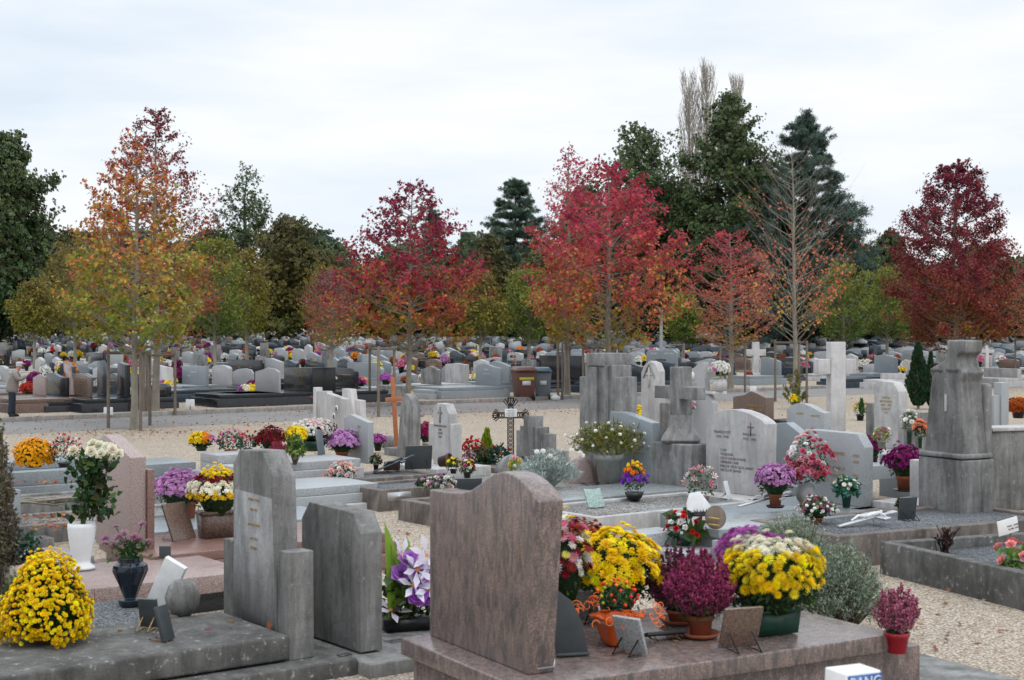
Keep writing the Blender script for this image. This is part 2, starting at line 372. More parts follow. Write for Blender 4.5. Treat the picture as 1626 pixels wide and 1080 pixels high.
RED = [(.62, .02, .025), (.52, .012, .02)]
PIN = [(.80, .22, .36), (.75, .35, .45), (.72, .12, .28)]
PAL = [(.84, .62, .62), (.86, .74, .70), (.82, .52, .52)]
ORA = [(.85, .26, .015), (.82, .34, .02)]
RUS = [(.50, .10, .012), (.42, .08, .01)]
VIO = [(.30, .06, .55), (.38, .10, .62)]
DUS = [(.36, .12, .20), (.44, .20, .28), (.30, .09, .15)]
ROS = [(.48, .08, .14), (.56, .14, .20), (.40, .05, .10)]
def dome(n, r, lo=-.25):
    i = np.arange(n)+.5; z = 1-(1-lo)*i/n; ph = i*2.399963+r.normal(0, .08, n); q = np.sqrt(1-z*z)
    D = np.stack([q*np.cos(ph), q*np.sin(ph), z], -1); return D+r.normal(0, .035, D.shape)
def pot_mesh(kind, r, h):
    b = MB()
    if kind == 'bowl': b.lathe([(0, 0), (r*.55, 0), (r*.85, h*.5), (r, h), (r*.92, h), (r*.8, h*.8), (0, h*.75)], 22)
    elif kind == 'urn': b.lathe([(0, 0), (r*.95, 0), (r*.95, h*.05), (r*.6, h*.13), (r*.62, h*.2), (r*.78, h*.4), (r*.94, h*.68), (r*1.02, h*.9), (r*.98, h), (r*.86, h), (r*.8, h*.9), (0, h*.85)], 26)
    elif kind == 'ball': b.lathe([(0, 0), (r*.45, 0), (r*.9, h*.3), (r, h*.55), (r*.8, h*.85), (r*.5, h), (r*.4, h*.95), (0, h*.9)], 26)
    elif kind == 'jar': b.lathe([(0, 0), (r*.62, 0), (r*.66, h*.12), (r*.36, h*.16), (r*.6, h*.4), (r, h*.72), (r*.95, h*.84), (r*.7, h*.9), (r*.72, h), (r*.6, h), (r*.5, h*.9), (0, h*.88)], 8)
    elif kind == 'box': 
        b.box(-r*1.15, r*1.15, -r*.6, r*.6, 0, h, tx=-r*.12, ty=-r*.1); b.box(-r*1.34, r*1.34, -r*.76, r*.76, h*.9, h*1.02)
    else: b.lathe([(0, 0), (r*.72, 0), (r*.9, h*.8), (r, h*.8), (r*1.02, h), (r*.9, h), (r*.85, h*.86), (0, h*.82)], 20)
    return b
KEEP = []                                       # footprints already used (x, y, radius)
def plant(name, label, cat, base, z, w, top, split_y, cols, T=T_MUM, n=130, bs=.030, pot=('pot', 'terra', .5), green=G_DK, lo=-.02, cone=0, leaf=T_LEAF, ls=.05, nl=None,
          group=None, mode='mix', seed=None, saucer=None, spray=0, open_=0, stems=0, fr=1, lean=0):
    """potted plant traced from its base pixel, its width, its top and the row where pot and flowers meet"""
    r = np.random.default_rng(seed if seed is not None else int(base[0]*7+base[1]*13)); p = P(*base, z) if not hasattr(z, '__len__') else np.array(z); s = F/p[1]
    Rw = w/2/s; hp = max(.02, (base[1]-split_y)/s); hd = (split_y-top)/s
    o = thing(name, label, cat, p, r.uniform(0, 1) if not (pot and pot[0] == 'box') else uv_ang(pot), group)
    KEEP.append((p[0], p[1], Rw))
    if pot:
        pr = Rw*pot[2]; pk = pot_mesh(pot[0], pr, hp*1.02).build('vase' if pot[0] in ('urn', 'jar', 'ball') else 'pot', M[pot[1]], o, smooth=pot[0] != 'box' and pot[0] != 'jar')
        if saucer:
            sb = MB(); sb.lathe([(0, 0), (pr*1.1, 0), (pr*1.35, .025), (pr*1.28, .025), (pr*1.05, .008), (0, .008)], 24); sb.build('saucer', M[saucer], o, smooth=True)
    if open_ == 0 and any(T is q for q in (T_MUM, T_MUM2, T_SPIDER)) and n > 25:
        area = 6.28*Rw*max(Rw, hd*.7)*(1-lo)*.62; nl = nl or int(n*1.6); n = int(min(1500, max(n, 2.3*area/(bs*bs*2.0)))); bs *= 1.05
    D = dome(n, r, lo); cz = hp+hd*(.36 if lo < 0 else .05); rz_ = hd-(cz-hp)
    E = np.stack([D[:, 0]*Rw, D[:, 1]*Rw, D[:, 2]*rz_], -1)
    AZ = np.arctan2(D[:, 1], D[:, 0]); bump_ = 1+.08*np.sin(3*AZ+r.uniform(0, 6)+2*D[:, 2])+.06*np.sin(7*AZ+5*D[:, 2]+r.uniform(0, 6))+.06*np.sin(6*D[:, 2]+r.uniform(0, 6))+r.normal(0, .03, n); E *= bump_[:, None]; E[:, :2] *= (1-cone*np.clip((D[:, 2:3]-lo)/(1-lo), 0, 1))
    if spray: E *= (1-spray*r.random((n, 1)))
    O = E+np.array([0, 0, cz]); O[:, 0] += lean*(O[:, 2]-hp)
    Nn = D+np.array([0, 0, .25])+r.normal(0, .25, D.shape)
    cl = [np.array(c, float) for c in cols] if hasattr(cols[0][0], '__len__') else [np.array(cols, float)]
    if len(cl) == 1: C = jit(cl[0], n, r)
    else:
        if mode == 'mix': g = r.integers(0, len(cl), n)
        elif mode == 'top': g = np.clip(((D[:, 2]-lo)/(1-lo)*len(cl)).astype(int), 0, len(cl)-1)
        else:                                   # patches of colour side by side, as the photo shows them
            g = np.clip(((D[:, 0]*.5+.5+r.normal(0, .05, n))*len(cl)).astype(int), 0, len(cl)-1)
        C = np.zeros((n, 3))
        for q in range(len(cl)):
            mk_ = g == q; C[mk_] = jit(cl[q], int(mk_.sum()), r)
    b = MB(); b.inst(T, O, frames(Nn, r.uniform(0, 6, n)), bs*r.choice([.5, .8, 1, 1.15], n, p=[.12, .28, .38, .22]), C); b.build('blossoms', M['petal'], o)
    nl = nl if nl is not None else int(n*2.2)+(160 if not open_ and n <= 70 else 0); g = MB()
    Dl = dome(nl, r, min(lo, -.55)); ra = r.uniform(.35 if open_ else .62, .97, (nl, 1)); ra[(Dl[:, 2] > lo+.1) & (ra[:, 0] > .88), 0] = .88
    L = np.stack([Dl[:, 0]*Rw*fr, Dl[:, 1]*Rw*fr, Dl[:, 2]*rz_], -1)*ra
    low = L[:, 2] < 0; L[low, 2] *= min(1, (cz-hp*.75)/max(.01, rz_*.5)); L[low, :2] *= .93; L[:, :2] *= (1-cone*np.clip((Dl[:, 2:3]-lo)/(1-lo), 0, 1))
    L += np.array([0, 0, cz]); L[:, 0] += lean*(L[:, 2]-hp); ax = Dl+r.normal(0, .5, Dl.shape)
    # leaf long axis points outwards
    Fm = frames(np.cross(ax, r.normal(0, 1, ax.shape)), r.uniform(0, 6, nl))
    g.inst(leaf, L, Fm, ls*r.uniform(.7, 1.3, nl), jit(green, nl, r, .2))
    if not open_ and n > 70:
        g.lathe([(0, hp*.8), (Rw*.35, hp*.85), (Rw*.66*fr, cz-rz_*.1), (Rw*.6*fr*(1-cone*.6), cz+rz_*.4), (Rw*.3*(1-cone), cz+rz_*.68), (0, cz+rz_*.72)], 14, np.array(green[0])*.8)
    if stems or open_:
        for q in range(min(n, 26)):
            g.tube([(r.normal(0, Rw*.08), r.normal(0, Rw*.08), hp*.8), O[q*n//min(n, 26)]*[.6, .6, 0]+[0, 0, (hp+O[q*n//min(n, 26)][2])/2], O[q*n//min(n, 26)]], .0035, 4, green[0])
    g.build('foliage', M['green'], o); return o
def uv_ang(pot): return pot[3] if len(pot) > 3 else R(30)
def heather(label, base, z, w, top, split_y, cols, pot, n=70, group=None, saucer=None, seed=3, green=G_DK, name='potted_heather'):
    r = np.random.default_rng(seed); p = P(*base, z); s = F/p[1]; Rw = w/2/s; hp = (base[1]-split_y)/s; ht = (split_y-top)/s
    o = thing(name, label, 'potted plant', p, 0, group); KEEP.append((p[0], p[1], Rw))
    if pot:
        pot_mesh(pot[0], Rw*pot[2], hp*1.02).build('pot', M[pot[1]], o, smooth=True)
        if saucer: sb = MB(); pr = Rw*pot[2]; sb.lathe([(0, 0), (pr*1.2, 0), (pr*1.5, .028), (pr*1.42, .028), (pr*1.2, .008), (0, .008)], 24); sb.build('saucer', M[saucer], o, smooth=True)
    b = MB(); g = MB()
    for i in range(n):
        a = r.uniform(0, 6.28); q = r.random()**.55; tip = np.array([math.cos(a)*Rw*q, math.sin(a)*Rw*q, hp+ht*(1.0-.5*q*q)*r.uniform(.62, 1.12)])
        ba = np.array([math.cos(a)*Rw*q*.25, math.sin(a)*Rw*q*.25, hp*.9]); mid = (ba+tip)/2+np.array([math.cos(a), math.sin(a), 0])*Rw*.12*q
        g.tube([ba, mid, tip], .0025, 3, (.10, .06, .04))
        m = 64; t = r.uniform(.22, 1.0, m)[:, None]; Q = (1-t)**2*ba+2*t*(1-t)*mid+t*t*tip; rad = .030*(1.08-t)+.002
        th = r.uniform(0, 6.28, m); Q = Q+np.stack([np.cos(th)*rad[:, 0], np.sin(th)*rad[:, 0], np.zeros(m)], -1)
        Nn = np.stack([np.cos(th), np.sin(th), r.uniform(.1, .9, m)], -1)
        b.inst(T_BALL, Q, frames(Nn, th), .0105*r.uniform(.7, 1.3, m), jit(cols, m, r, .18))
        g.inst(T_NARROW, Q[:16]-[0, 0, ht*.12], frames(Nn[:16], th[:16]), .025, jit(green, 16, r, .2))
    b.build('blossoms', M['petal'], o); g.build('foliage', M['green'], o); return o
def bush(name, label, cat, base, z, w, top, cols, n=2600, ls=.035, leaf=T_NARROW, group=None, seed=1, stem=(.12, .09, .07), flat=.8, bot=None):
    """shrub of many fanning twigs, each set with small leaves"""
    r = np.random.default_rng(seed); p = P(*base, z); s = F/p[1]; Rw = w/2/s; ht = (base[1]-top)/s
    o = thing(name, label, cat, p, 0, group); KEEP.append((p[0], p[1], Rw)); g = MB(); b = MB(); k = max(8, n//34)
    for i in range(k):
        a = r.uniform(0, 6.28); q = r.random()**.5; el = 1.0-.62*q*q
        tip = np.array([math.cos(a)*Rw*q, math.sin(a)*Rw*q, ht*el*r.uniform(.78, 1.04)])
        ba = np.array([math.cos(a)*Rw*q*.15, math.sin(a)*Rw*q*.15, 0]); mid = ba*.4+tip*.5+np.array([0, 0, ht*.08])
        b.tube([ba, mid, tip], [.006, .004, .002], 4, stem)
        m = 34; t = 1-r.random(m)[:, None]**1.5*.48; Q = (1-t)**2*ba+2*t*(1-t)*mid+t*t*tip+r.normal(0, Rw*.045, (m, 3))
        d = tip-ba; Nn = np.cross(d+r.normal(0, .5*np.linalg.norm(d), (m, 3)), r.normal(0, 1, (m, 3)))
        g.inst(leaf, Q, frames(Nn, r.uniform(0, 6, m)), ls*r.uniform(.7, 1.3, m), jit(cols, m, r, .15))
    b.build('stems', M['vc'], o); g.build('foliage', M['green'], o); return o

# ---------------------------------------------------------------- trees
def tree_mesh(h, rad, z0, cols_fn, leafT=T_STAR, n=7000, ls=.075, lat=80, rise=.55, r=None, prof=None, trunk_r=.09, sig=.10, bare=0, tw=1, dens=None, irr=.12, lpow=.7, tiers=0, flat=1):
    """trunk + laterals that follow the crown's outline; leaves sit in clumps along the outer twigs"""
    r = r or rng; wood = MB(); lf = MB()
    prof = prof or (lambda u: (1-u)**.75*(.55+1.1*min(u, .35)))
    zs = np.linspace(0, h, 12); wob = np.cumsum(r.normal(0, .02, (12, 2)), 0)*h/8
    ax = np.column_stack([wob, zs]); ax[0, :2] = 0; ax[:, :2] -= ax[0, :2]
    wood.tube(ax, np.concatenate([[trunk_r*1.25], trunk_r*(1-zs[1:]/h)**.85+.006]), 9, (1, 1, 1))
    per = max(1, n//lat); O, Nn, Hh = [], [], []; ph = r.uniform(0, 6.28, 6)
    for i in range(lat):
        u = ((i+r.random())/lat)**1.15; z = z0*.92+(h*.985-z0*.92)*(u if not tiers else (math.floor(u*tiers)+(.35 if u < .8 else 1.0)*r.random())/tiers)
        c0 = np.array([np.interp(z, zs, ax[:, 0]), np.interp(z, zs, ax[:, 1]), z])
        a = i*2.39996+r.normal(0, .3); L = rad*prof(u)*r.uniform(.78, 1.18)*(1+irr*(math.sin(2*a+ph[0]+u*5)+math.sin(3*a+ph[1]-u*9)+.8*math.sin(u*23+ph[2]+a)))+.05
        tip = c0+np.array([math.cos(a)*L, math.sin(a)*L, L*rise*r.uniform(.5, 1.3)]); mid = (c0+tip)/2-np.array([0, 0, L*.10*(1 if rise > 0 else -1)])
        wood.tube([c0, mid, tip], [max(.008, .022*L/rad*tw+.006), .010*tw, .004*tw], 4)
        subs = [(c0, mid, tip)]
        for q in range(3 if L > .5*rad*.6 else 2):
            t = r.uniform(.35, .85); s0 = (1-t)**2*c0+2*t*(1-t)*mid+t*t*tip; a2 = a+r.choice([-1, 1])*r.uniform(.4, 1.0); l2 = L*(1-t)*r.uniform(.7, 1.2)+.08*rad
            s2 = s0+np.array([math.cos(a2)*l2, math.sin(a2)*l2, l2*(rise*.8+r.normal(0, .25))]); wood.tube([s0, (s0+s2)/2, s2], [.008*tw, .005*tw, .003*tw], 3); subs.append((s0, (s0+s2)/2, s2))
        m = int(per*(.35+1.3*(L/rad))); 
        if dens is not None: m = int(m*dens(u))
        if m < 1: continue
        si = r.integers(0, len(subs), m); A = np.array(subs)[si]; t = 1-r.random((m, 1))**1.25*lpow
        Q = (1-t)**2*A[:, 0]+2*t*(1-t)*A[:, 1]+t*t*A[:, 2]+r.normal(0, sig*(.3+.7*min(1, L/rad)), (m, 3))*[1, 1, flat]; O.append(Q)
        d = Q-np.array([0, 0, 1])*Q[:, 2:3]; d[:, 2] = 0; d = d/(np.linalg.norm(d, axis=1)[:, None]+.1)
        Nn.append(d*.7+np.array([0, 0, .45])+r.normal(0, .55, (m, 3)))
    if O:
        O = np.concatenate(O); Nn = np.concatenate(Nn); u = (O[:, 2]-z0)/(h-z0)
        lf.inst(leafT, O, frames(Nn, r.uniform(0, 6.28, len(O))), ls*r.uniform(.65, 1.25, len(O)), cols_fn(u, O, r))
    return wood, lf
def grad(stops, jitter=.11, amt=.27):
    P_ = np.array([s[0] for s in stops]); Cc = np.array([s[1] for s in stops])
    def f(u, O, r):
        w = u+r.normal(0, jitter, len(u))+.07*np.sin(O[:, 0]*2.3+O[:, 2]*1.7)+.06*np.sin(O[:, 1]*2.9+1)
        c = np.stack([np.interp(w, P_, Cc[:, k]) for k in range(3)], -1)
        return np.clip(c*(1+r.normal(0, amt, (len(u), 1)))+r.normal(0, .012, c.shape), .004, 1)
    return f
def tree(name, label, px, py_or_D, top, bot, rpx, cols, group=None, byD=False, bark='bark', seed=1, stakes=0, only_mesh=False, trunk_px=None, mat='leaf', **kw):
    p = PD(px, py_or_D) if byD else P(px, py_or_D); s = F/p[1]
    h = (YH-top)/s+H-p[2]; z0 = (YH-bot)/s+H-p[2]; rad = rpx/s
    r = np.random.default_rng(seed); kw.setdefault('trunk_r', .085)
    if trunk_px: kw['trunk_r'] = trunk_px/2/s
    w, l = tree_mesh(h, rad, max(z0, .4), cols, r=r, **kw)
    o = thing(name, label, 'tree', p, 0, group); KEEP.append((p[0], p[1], .5))
    w.build('trunk', M[bark], o, smooth=True)
    if l.n: l.build('crown', M[mat], o)
    return o
# ================================================================ TREES
cO = grad([(0, (.18, .24, .03)), (.28, (.29, .28, .045)), (.48, (.48, .26, .05)), (.68, (.52, .17, .05)), (.88, (.43, .085, .05)), (1, (.28, .045, .05))], .2)
cP = grad([(0, (.30, .10, .03)), (.4, (.28, .06, .03)), (1, (.15, .02, .035))])
cR = grad([(0, (.20, .18, .02)), (.16, (.36, .18, .025)), (.30, (.40, .09, .03)), (.42, (.36, .035, .055)), (.7, (.25, .022, .055)), (1, (.17, .018, .05))], .15)
cR2 = grad([(0, (.26, .27, .04)), (.16, (.44, .26, .05)), (.34, (.48, .12, .06)), (.5, (.44, .05, .07)), (1, (.38, .035, .075))], .18)
cR3 = grad([(0, (.28, .22, .04)), (.2, (.46, .13, .07)), (1, (.38, .04, .07))], .18)
cD = grad([(0, (.22, .15, .025)), (.14, (.26, .07, .025)), (.35, (.20, .028, .03)), (1, (.16, .015, .038))], .13)
cG = grad([(0, (.09, .15, .018)), (.5, (.16, .20, .025)), (1, (.22, .22, .04))], .1)
cY = grad([(0, (.17, .18, .02)), (.5, (.22, .19, .03)), (1, (.20, .15, .04))], .1)
cB = grad([(0, (.20, .14, .04)), (1, (.22, .12, .05))], .1)
SG = 'sweetgum trees in autumn colour along the road'
kwS = dict(ls=.10, lat=95, rise=.55)
flat_ = lambda a, b: (lambda u: max(.03, (1-u)**(a*.9)*(b*.80+min(u*4, 1)*(1-b*.80))))
tree('sweetgum_tree', 'tall orange and yellow green sweetgum nearest the camera on the left', 212, 682, 205, 562, 138, cO, SG, seed=11, n=6400, sig=.07, prof=flat_(.95, .9), trunk_px=11, dens=lambda u: 1.25-1.1*u**3, lpow=.85, ls=.125, lat=100, rise=.6)
tree('sweetgum_tree', 'dark red sweetgum standing just behind the orange one on the left', 246, 652, 170, 556, 116, cP, SG, seed=12, n=7000, sig=.10, prof=flat_(.72, .8), trunk_px=12, **kwS)
tree('sweetgum_tree', 'crimson sweetgum with an orange skirt left of the wooden cross and bins', 646, 650, 292, 560, 120, cR, SG, seed=13, n=7400, sig=.07, prof=flat_(.7, .85), trunk_px=9, dens=lambda u: 1.3-.9*u**3, ls=.13, lat=110, rise=.6)
tree('sweetgum_tree', 'narrow sparse crimson sweetgum beside the rubbish bins', 901, 628, 232, 548, 52, cR2, SG, seed=14, n=7000, sig=.13, prof=flat_(.6, .8), trunk_px=9, dens=lambda u: 1.3-.9*u, **kwS)
tree('sweetgum_tree', 'broad bright red sweetgum above the tall ribbed concrete headstone', 968, 640, 262, 562, 142, cR2, SG, seed=15, n=9200, sig=.08, prof=flat_(.75, .8), trunk_px=11, dens=lambda u: 1.3-.6*u**2, ls=.14, lat=130, rise=.7, irr=.18)
tree('sweetgum_tree', 'small rosy red sweetgum right of the stone cross with arms', 1160, 618, 368, 558, 80, cR3, SG, seed=16, n=5200, sig=.08, prof=flat_(.6, .8), trunk_px=9, **kwS)
tree('sweetgum_tree', 'dense dark red sweetgum behind the grey obelisk headstone', 1520, 616, 262, 562, 112, cD, SG, seed=17, n=30000, sig=.11, prof=flat_(.62, .85), trunk_px=11, ls=.12, lat=150, rise=.6, irr=.05)
tree('sweetgum_tree', 'reddish sweetgum cut by the right edge of the photo', 1655, 612, 380, 545, 62, cR3, SG, seed=18, n=4000, sig=.12, prof=flat_(.6, .8), trunk_px=9, **kwS)
tree('sweetgum_tree', 'small purple red sweetgum in the graves left of the crimson one', 525, 610, 430, 552, 44, cR, SG, seed=19, n=2400, sig=.14, prof=flat_(.5, .8), trunk_px=7, **kwS)
tree('bare_tree', 'nearly leafless sweetgum with a few yellow leaves behind the pale stone cross', 1262, 642, 238, 545, 112, grad([(0, (.42, .36, .05)), (.2, (.50, .14, .06)), (1, (.45, .10, .07))]), seed=20, n=2400, sig=.12, prof=flat_(.6, .9), trunk_px=8, lat=120, rise=1.05, ls=.11, tw=.45, irr=.22, dens=lambda u: max(0, 1.5-3.6*u))
# tree stakes with their top rails
def stakes(label, pts, topy, rails=True):
    ps = [P(*q) for q in pts]; o = thing('tree_stakes', label, 'tree stakes', ps[0], 0, 'wooden stakes round the roadside trees'); L = []
    for q, p in zip(pts, ps):
        zt_ = H+(YH-topy)/F*p[1]; b = MB(); d = p-ps[0]; b.lathe([(.045, -.05), (.04, 1), (.04, zt_-p[2]), (0, zt_-p[2]+.01)], 8, o=(0, 0, 0)); k = b.build('post', M['stake'], o, smooth=True); k.location = tuple(d); L.append((d, zt_-p[2]))
    if rails:
        for i in range(len(L)):
            a, b_ = L[i], L[(i+1) % len(L)]
            if len(L) == 2 and i: break
            b = MB(); b.tube([a[0]+[0, 0, a[1]-.07], b_[0]+[0, 0, b_[1]-.07]], .045, 6, cap=True); b.build('rail', M['stake'], o)
stakes('four wooden stakes round the orange sweetgum on the left', [(172, 680), (238, 676), (223, 684), (228, 655)], 556)
stakes('pair of stakes round the dark red sweetgum on the left', [(278, 654), (233, 658)], 560)
stakes('stakes and rail round the crimson sweetgum by the wooden cross', [(587, 642), (601, 662), (626, 655), (648, 640)], 550)
stakes('two close stakes round the narrow sweetgum beside the bins', [(886, 632), (893, 632)], 545, False)
stakes('stakes with rail under the broad red sweetgum', [(926, 640), (974, 640), (983, 640), (950, 634)], 549)
stakes('stakes round the small rosy sweetgum', [(1144, 620), (1151, 620), (1183, 620)], 545, False)
stakes('stakes with a top rail round the nearly leafless sweetgum', [(1231, 638), (1281, 640), (1269, 632)], 541)
stakes('stakes with a rail at the right edge of the photo', [(1612, 612), (1640, 614)], 537)
stakes('bare wooden goalpost shaped stakes among the graves right of centre', [(1064, 590), (1086, 590)], 546)
# small yellow green hornbeams among the graves
HB = 'green and yellow hornbeams among the graves'
kwH = dict(leafT=T_LEAF, sig=.16, lat=80, rise=.9, mat='leaf')
hb = [(343, 605, 385, 540, 56, cG, 'deep green hornbeam just right of the orange tree'), (120, 585, 400, 545, 62, cY, 'olive yellow hornbeam behind the orange tree on the left'),
      (392, 588, 400, 538, 40, cY, 'yellow green hornbeam right of the deep green one'), (528, 592, 430, 545, 50, cY, 'pale yellow hornbeam behind the small purple red tree'),
      (762, 600, 442, 545, 42, cY, 'round olive hornbeam between the crimson tree and the bins'), (840, 598, 432, 545, 46, cG, 'bright green hornbeam left of the rubbish bins'),
      (1340, 590, 425, 548, 46, cG, 'green hornbeam behind the pale stone cross'), (1410, 588, 430, 545, 42, cG, 'slim green hornbeam left of the dense dark red tree'), (1085, 586, 470, 546, 30, cG, 'small green hornbeam between the two red trees'),
      (55, 592, 450, 540, 34, cY, 'small olive hornbeam near the left edge')]
for i, (x, y, t, b_, rp, c, lb) in enumerate(hb):
    tree('hornbeam', lb, x, y, t, b_, rp, c, HB, seed=40+i, n=4200, ls=.17, prof=lambda u: (1-u)**.5*(.7+.3*min(1, 4*u)), trunk_px=6, **kwH)
# the tall dark trees behind the cemetery
T_CL = t_petals([(4, .3, 1, .8, 1), (3, .9, .8, .7, .9)])
kD = dict(leafT=T_CL, mat='green', bark='barkd')
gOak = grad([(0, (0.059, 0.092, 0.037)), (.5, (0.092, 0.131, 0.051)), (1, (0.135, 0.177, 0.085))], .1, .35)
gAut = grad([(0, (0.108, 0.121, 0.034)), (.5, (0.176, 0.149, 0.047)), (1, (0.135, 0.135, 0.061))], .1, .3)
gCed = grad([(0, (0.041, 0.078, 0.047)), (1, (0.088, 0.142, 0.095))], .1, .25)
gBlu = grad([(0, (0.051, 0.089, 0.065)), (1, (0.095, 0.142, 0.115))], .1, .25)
oak = dict(sig=.30, lat=150, rise=.75, ls=.17, n=11500, irr=.24, lpow=.85)
ft = lambda u: (1-u)**.55*(.65+.35*min(1, 3*u))
def far(name, label, px, D, top, rp, c, seed, bot=545, **kw):
    k_ = dict(kD); k_.update(kw); k_.setdefault('trunk_r', .3); k_.setdefault('irr', .2)
    return tree(name, label, px, D, top, bot, rp, c, 'tall dark trees beyond the cemetery', byD=True, seed=seed, **k_)
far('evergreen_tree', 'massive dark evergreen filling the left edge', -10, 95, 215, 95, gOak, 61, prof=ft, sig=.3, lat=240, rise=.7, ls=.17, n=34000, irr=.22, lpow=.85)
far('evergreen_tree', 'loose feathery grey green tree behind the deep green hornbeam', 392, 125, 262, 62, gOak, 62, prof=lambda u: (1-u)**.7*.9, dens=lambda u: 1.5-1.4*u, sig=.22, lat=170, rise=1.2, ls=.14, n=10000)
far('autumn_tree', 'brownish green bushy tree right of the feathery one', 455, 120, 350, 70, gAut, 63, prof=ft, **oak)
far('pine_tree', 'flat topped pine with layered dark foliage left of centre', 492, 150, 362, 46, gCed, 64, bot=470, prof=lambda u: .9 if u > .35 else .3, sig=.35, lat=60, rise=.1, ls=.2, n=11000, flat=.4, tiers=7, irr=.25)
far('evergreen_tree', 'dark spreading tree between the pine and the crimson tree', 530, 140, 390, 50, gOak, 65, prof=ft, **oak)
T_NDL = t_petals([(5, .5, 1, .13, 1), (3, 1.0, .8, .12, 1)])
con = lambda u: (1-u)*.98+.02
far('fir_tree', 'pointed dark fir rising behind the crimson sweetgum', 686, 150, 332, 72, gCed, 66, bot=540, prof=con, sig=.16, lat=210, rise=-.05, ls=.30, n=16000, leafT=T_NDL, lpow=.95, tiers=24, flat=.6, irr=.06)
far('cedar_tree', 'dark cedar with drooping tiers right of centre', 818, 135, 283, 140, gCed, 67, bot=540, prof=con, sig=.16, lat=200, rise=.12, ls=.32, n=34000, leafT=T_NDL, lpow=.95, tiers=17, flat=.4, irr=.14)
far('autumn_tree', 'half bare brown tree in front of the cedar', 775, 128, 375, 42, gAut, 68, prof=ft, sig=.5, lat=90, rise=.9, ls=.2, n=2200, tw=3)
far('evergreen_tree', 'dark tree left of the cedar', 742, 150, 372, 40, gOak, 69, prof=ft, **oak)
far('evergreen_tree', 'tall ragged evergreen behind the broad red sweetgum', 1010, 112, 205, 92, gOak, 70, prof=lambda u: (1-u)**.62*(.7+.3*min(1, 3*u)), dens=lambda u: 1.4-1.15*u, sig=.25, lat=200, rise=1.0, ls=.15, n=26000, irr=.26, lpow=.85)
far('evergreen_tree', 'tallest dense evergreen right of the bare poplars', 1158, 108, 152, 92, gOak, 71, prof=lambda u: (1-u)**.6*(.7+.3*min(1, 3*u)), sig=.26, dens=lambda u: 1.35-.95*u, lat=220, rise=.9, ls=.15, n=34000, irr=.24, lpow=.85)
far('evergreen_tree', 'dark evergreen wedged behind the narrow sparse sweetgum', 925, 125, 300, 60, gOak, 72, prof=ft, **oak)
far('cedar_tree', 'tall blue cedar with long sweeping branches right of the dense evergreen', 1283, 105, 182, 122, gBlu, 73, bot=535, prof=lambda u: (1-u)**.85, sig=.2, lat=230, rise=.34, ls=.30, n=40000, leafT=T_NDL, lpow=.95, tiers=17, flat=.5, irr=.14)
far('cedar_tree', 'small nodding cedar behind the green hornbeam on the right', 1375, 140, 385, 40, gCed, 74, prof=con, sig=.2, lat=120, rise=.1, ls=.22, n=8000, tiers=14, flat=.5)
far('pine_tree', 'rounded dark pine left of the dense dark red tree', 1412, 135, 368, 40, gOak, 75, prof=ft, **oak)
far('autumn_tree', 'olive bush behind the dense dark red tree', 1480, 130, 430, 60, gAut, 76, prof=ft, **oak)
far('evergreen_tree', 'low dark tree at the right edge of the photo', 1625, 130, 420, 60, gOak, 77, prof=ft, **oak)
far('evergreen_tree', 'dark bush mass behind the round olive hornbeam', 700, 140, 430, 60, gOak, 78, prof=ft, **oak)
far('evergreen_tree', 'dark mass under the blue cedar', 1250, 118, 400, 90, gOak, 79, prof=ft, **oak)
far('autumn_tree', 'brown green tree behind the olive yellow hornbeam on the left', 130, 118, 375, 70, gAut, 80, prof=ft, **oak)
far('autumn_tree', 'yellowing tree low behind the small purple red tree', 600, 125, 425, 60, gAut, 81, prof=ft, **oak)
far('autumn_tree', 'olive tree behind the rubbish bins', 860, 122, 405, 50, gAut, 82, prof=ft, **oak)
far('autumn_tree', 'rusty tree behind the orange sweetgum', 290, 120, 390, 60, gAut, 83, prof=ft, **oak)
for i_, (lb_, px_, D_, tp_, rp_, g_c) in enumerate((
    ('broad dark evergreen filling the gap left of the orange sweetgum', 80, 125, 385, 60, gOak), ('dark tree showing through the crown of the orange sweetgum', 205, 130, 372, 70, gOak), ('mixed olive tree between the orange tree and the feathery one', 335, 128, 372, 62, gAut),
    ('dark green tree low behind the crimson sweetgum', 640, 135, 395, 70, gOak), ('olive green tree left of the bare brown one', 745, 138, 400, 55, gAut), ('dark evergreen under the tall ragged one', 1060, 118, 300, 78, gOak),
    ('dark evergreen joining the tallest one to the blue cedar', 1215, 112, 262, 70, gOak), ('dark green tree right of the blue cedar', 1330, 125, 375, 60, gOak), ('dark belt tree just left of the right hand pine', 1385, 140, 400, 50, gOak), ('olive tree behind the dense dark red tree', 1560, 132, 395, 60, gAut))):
    far('evergreen_tree' if g_c is gOak else 'autumn_tree', lb_, px_, D_, tp_, rp_, g_c, 120+i_, prof=ft, **oak)
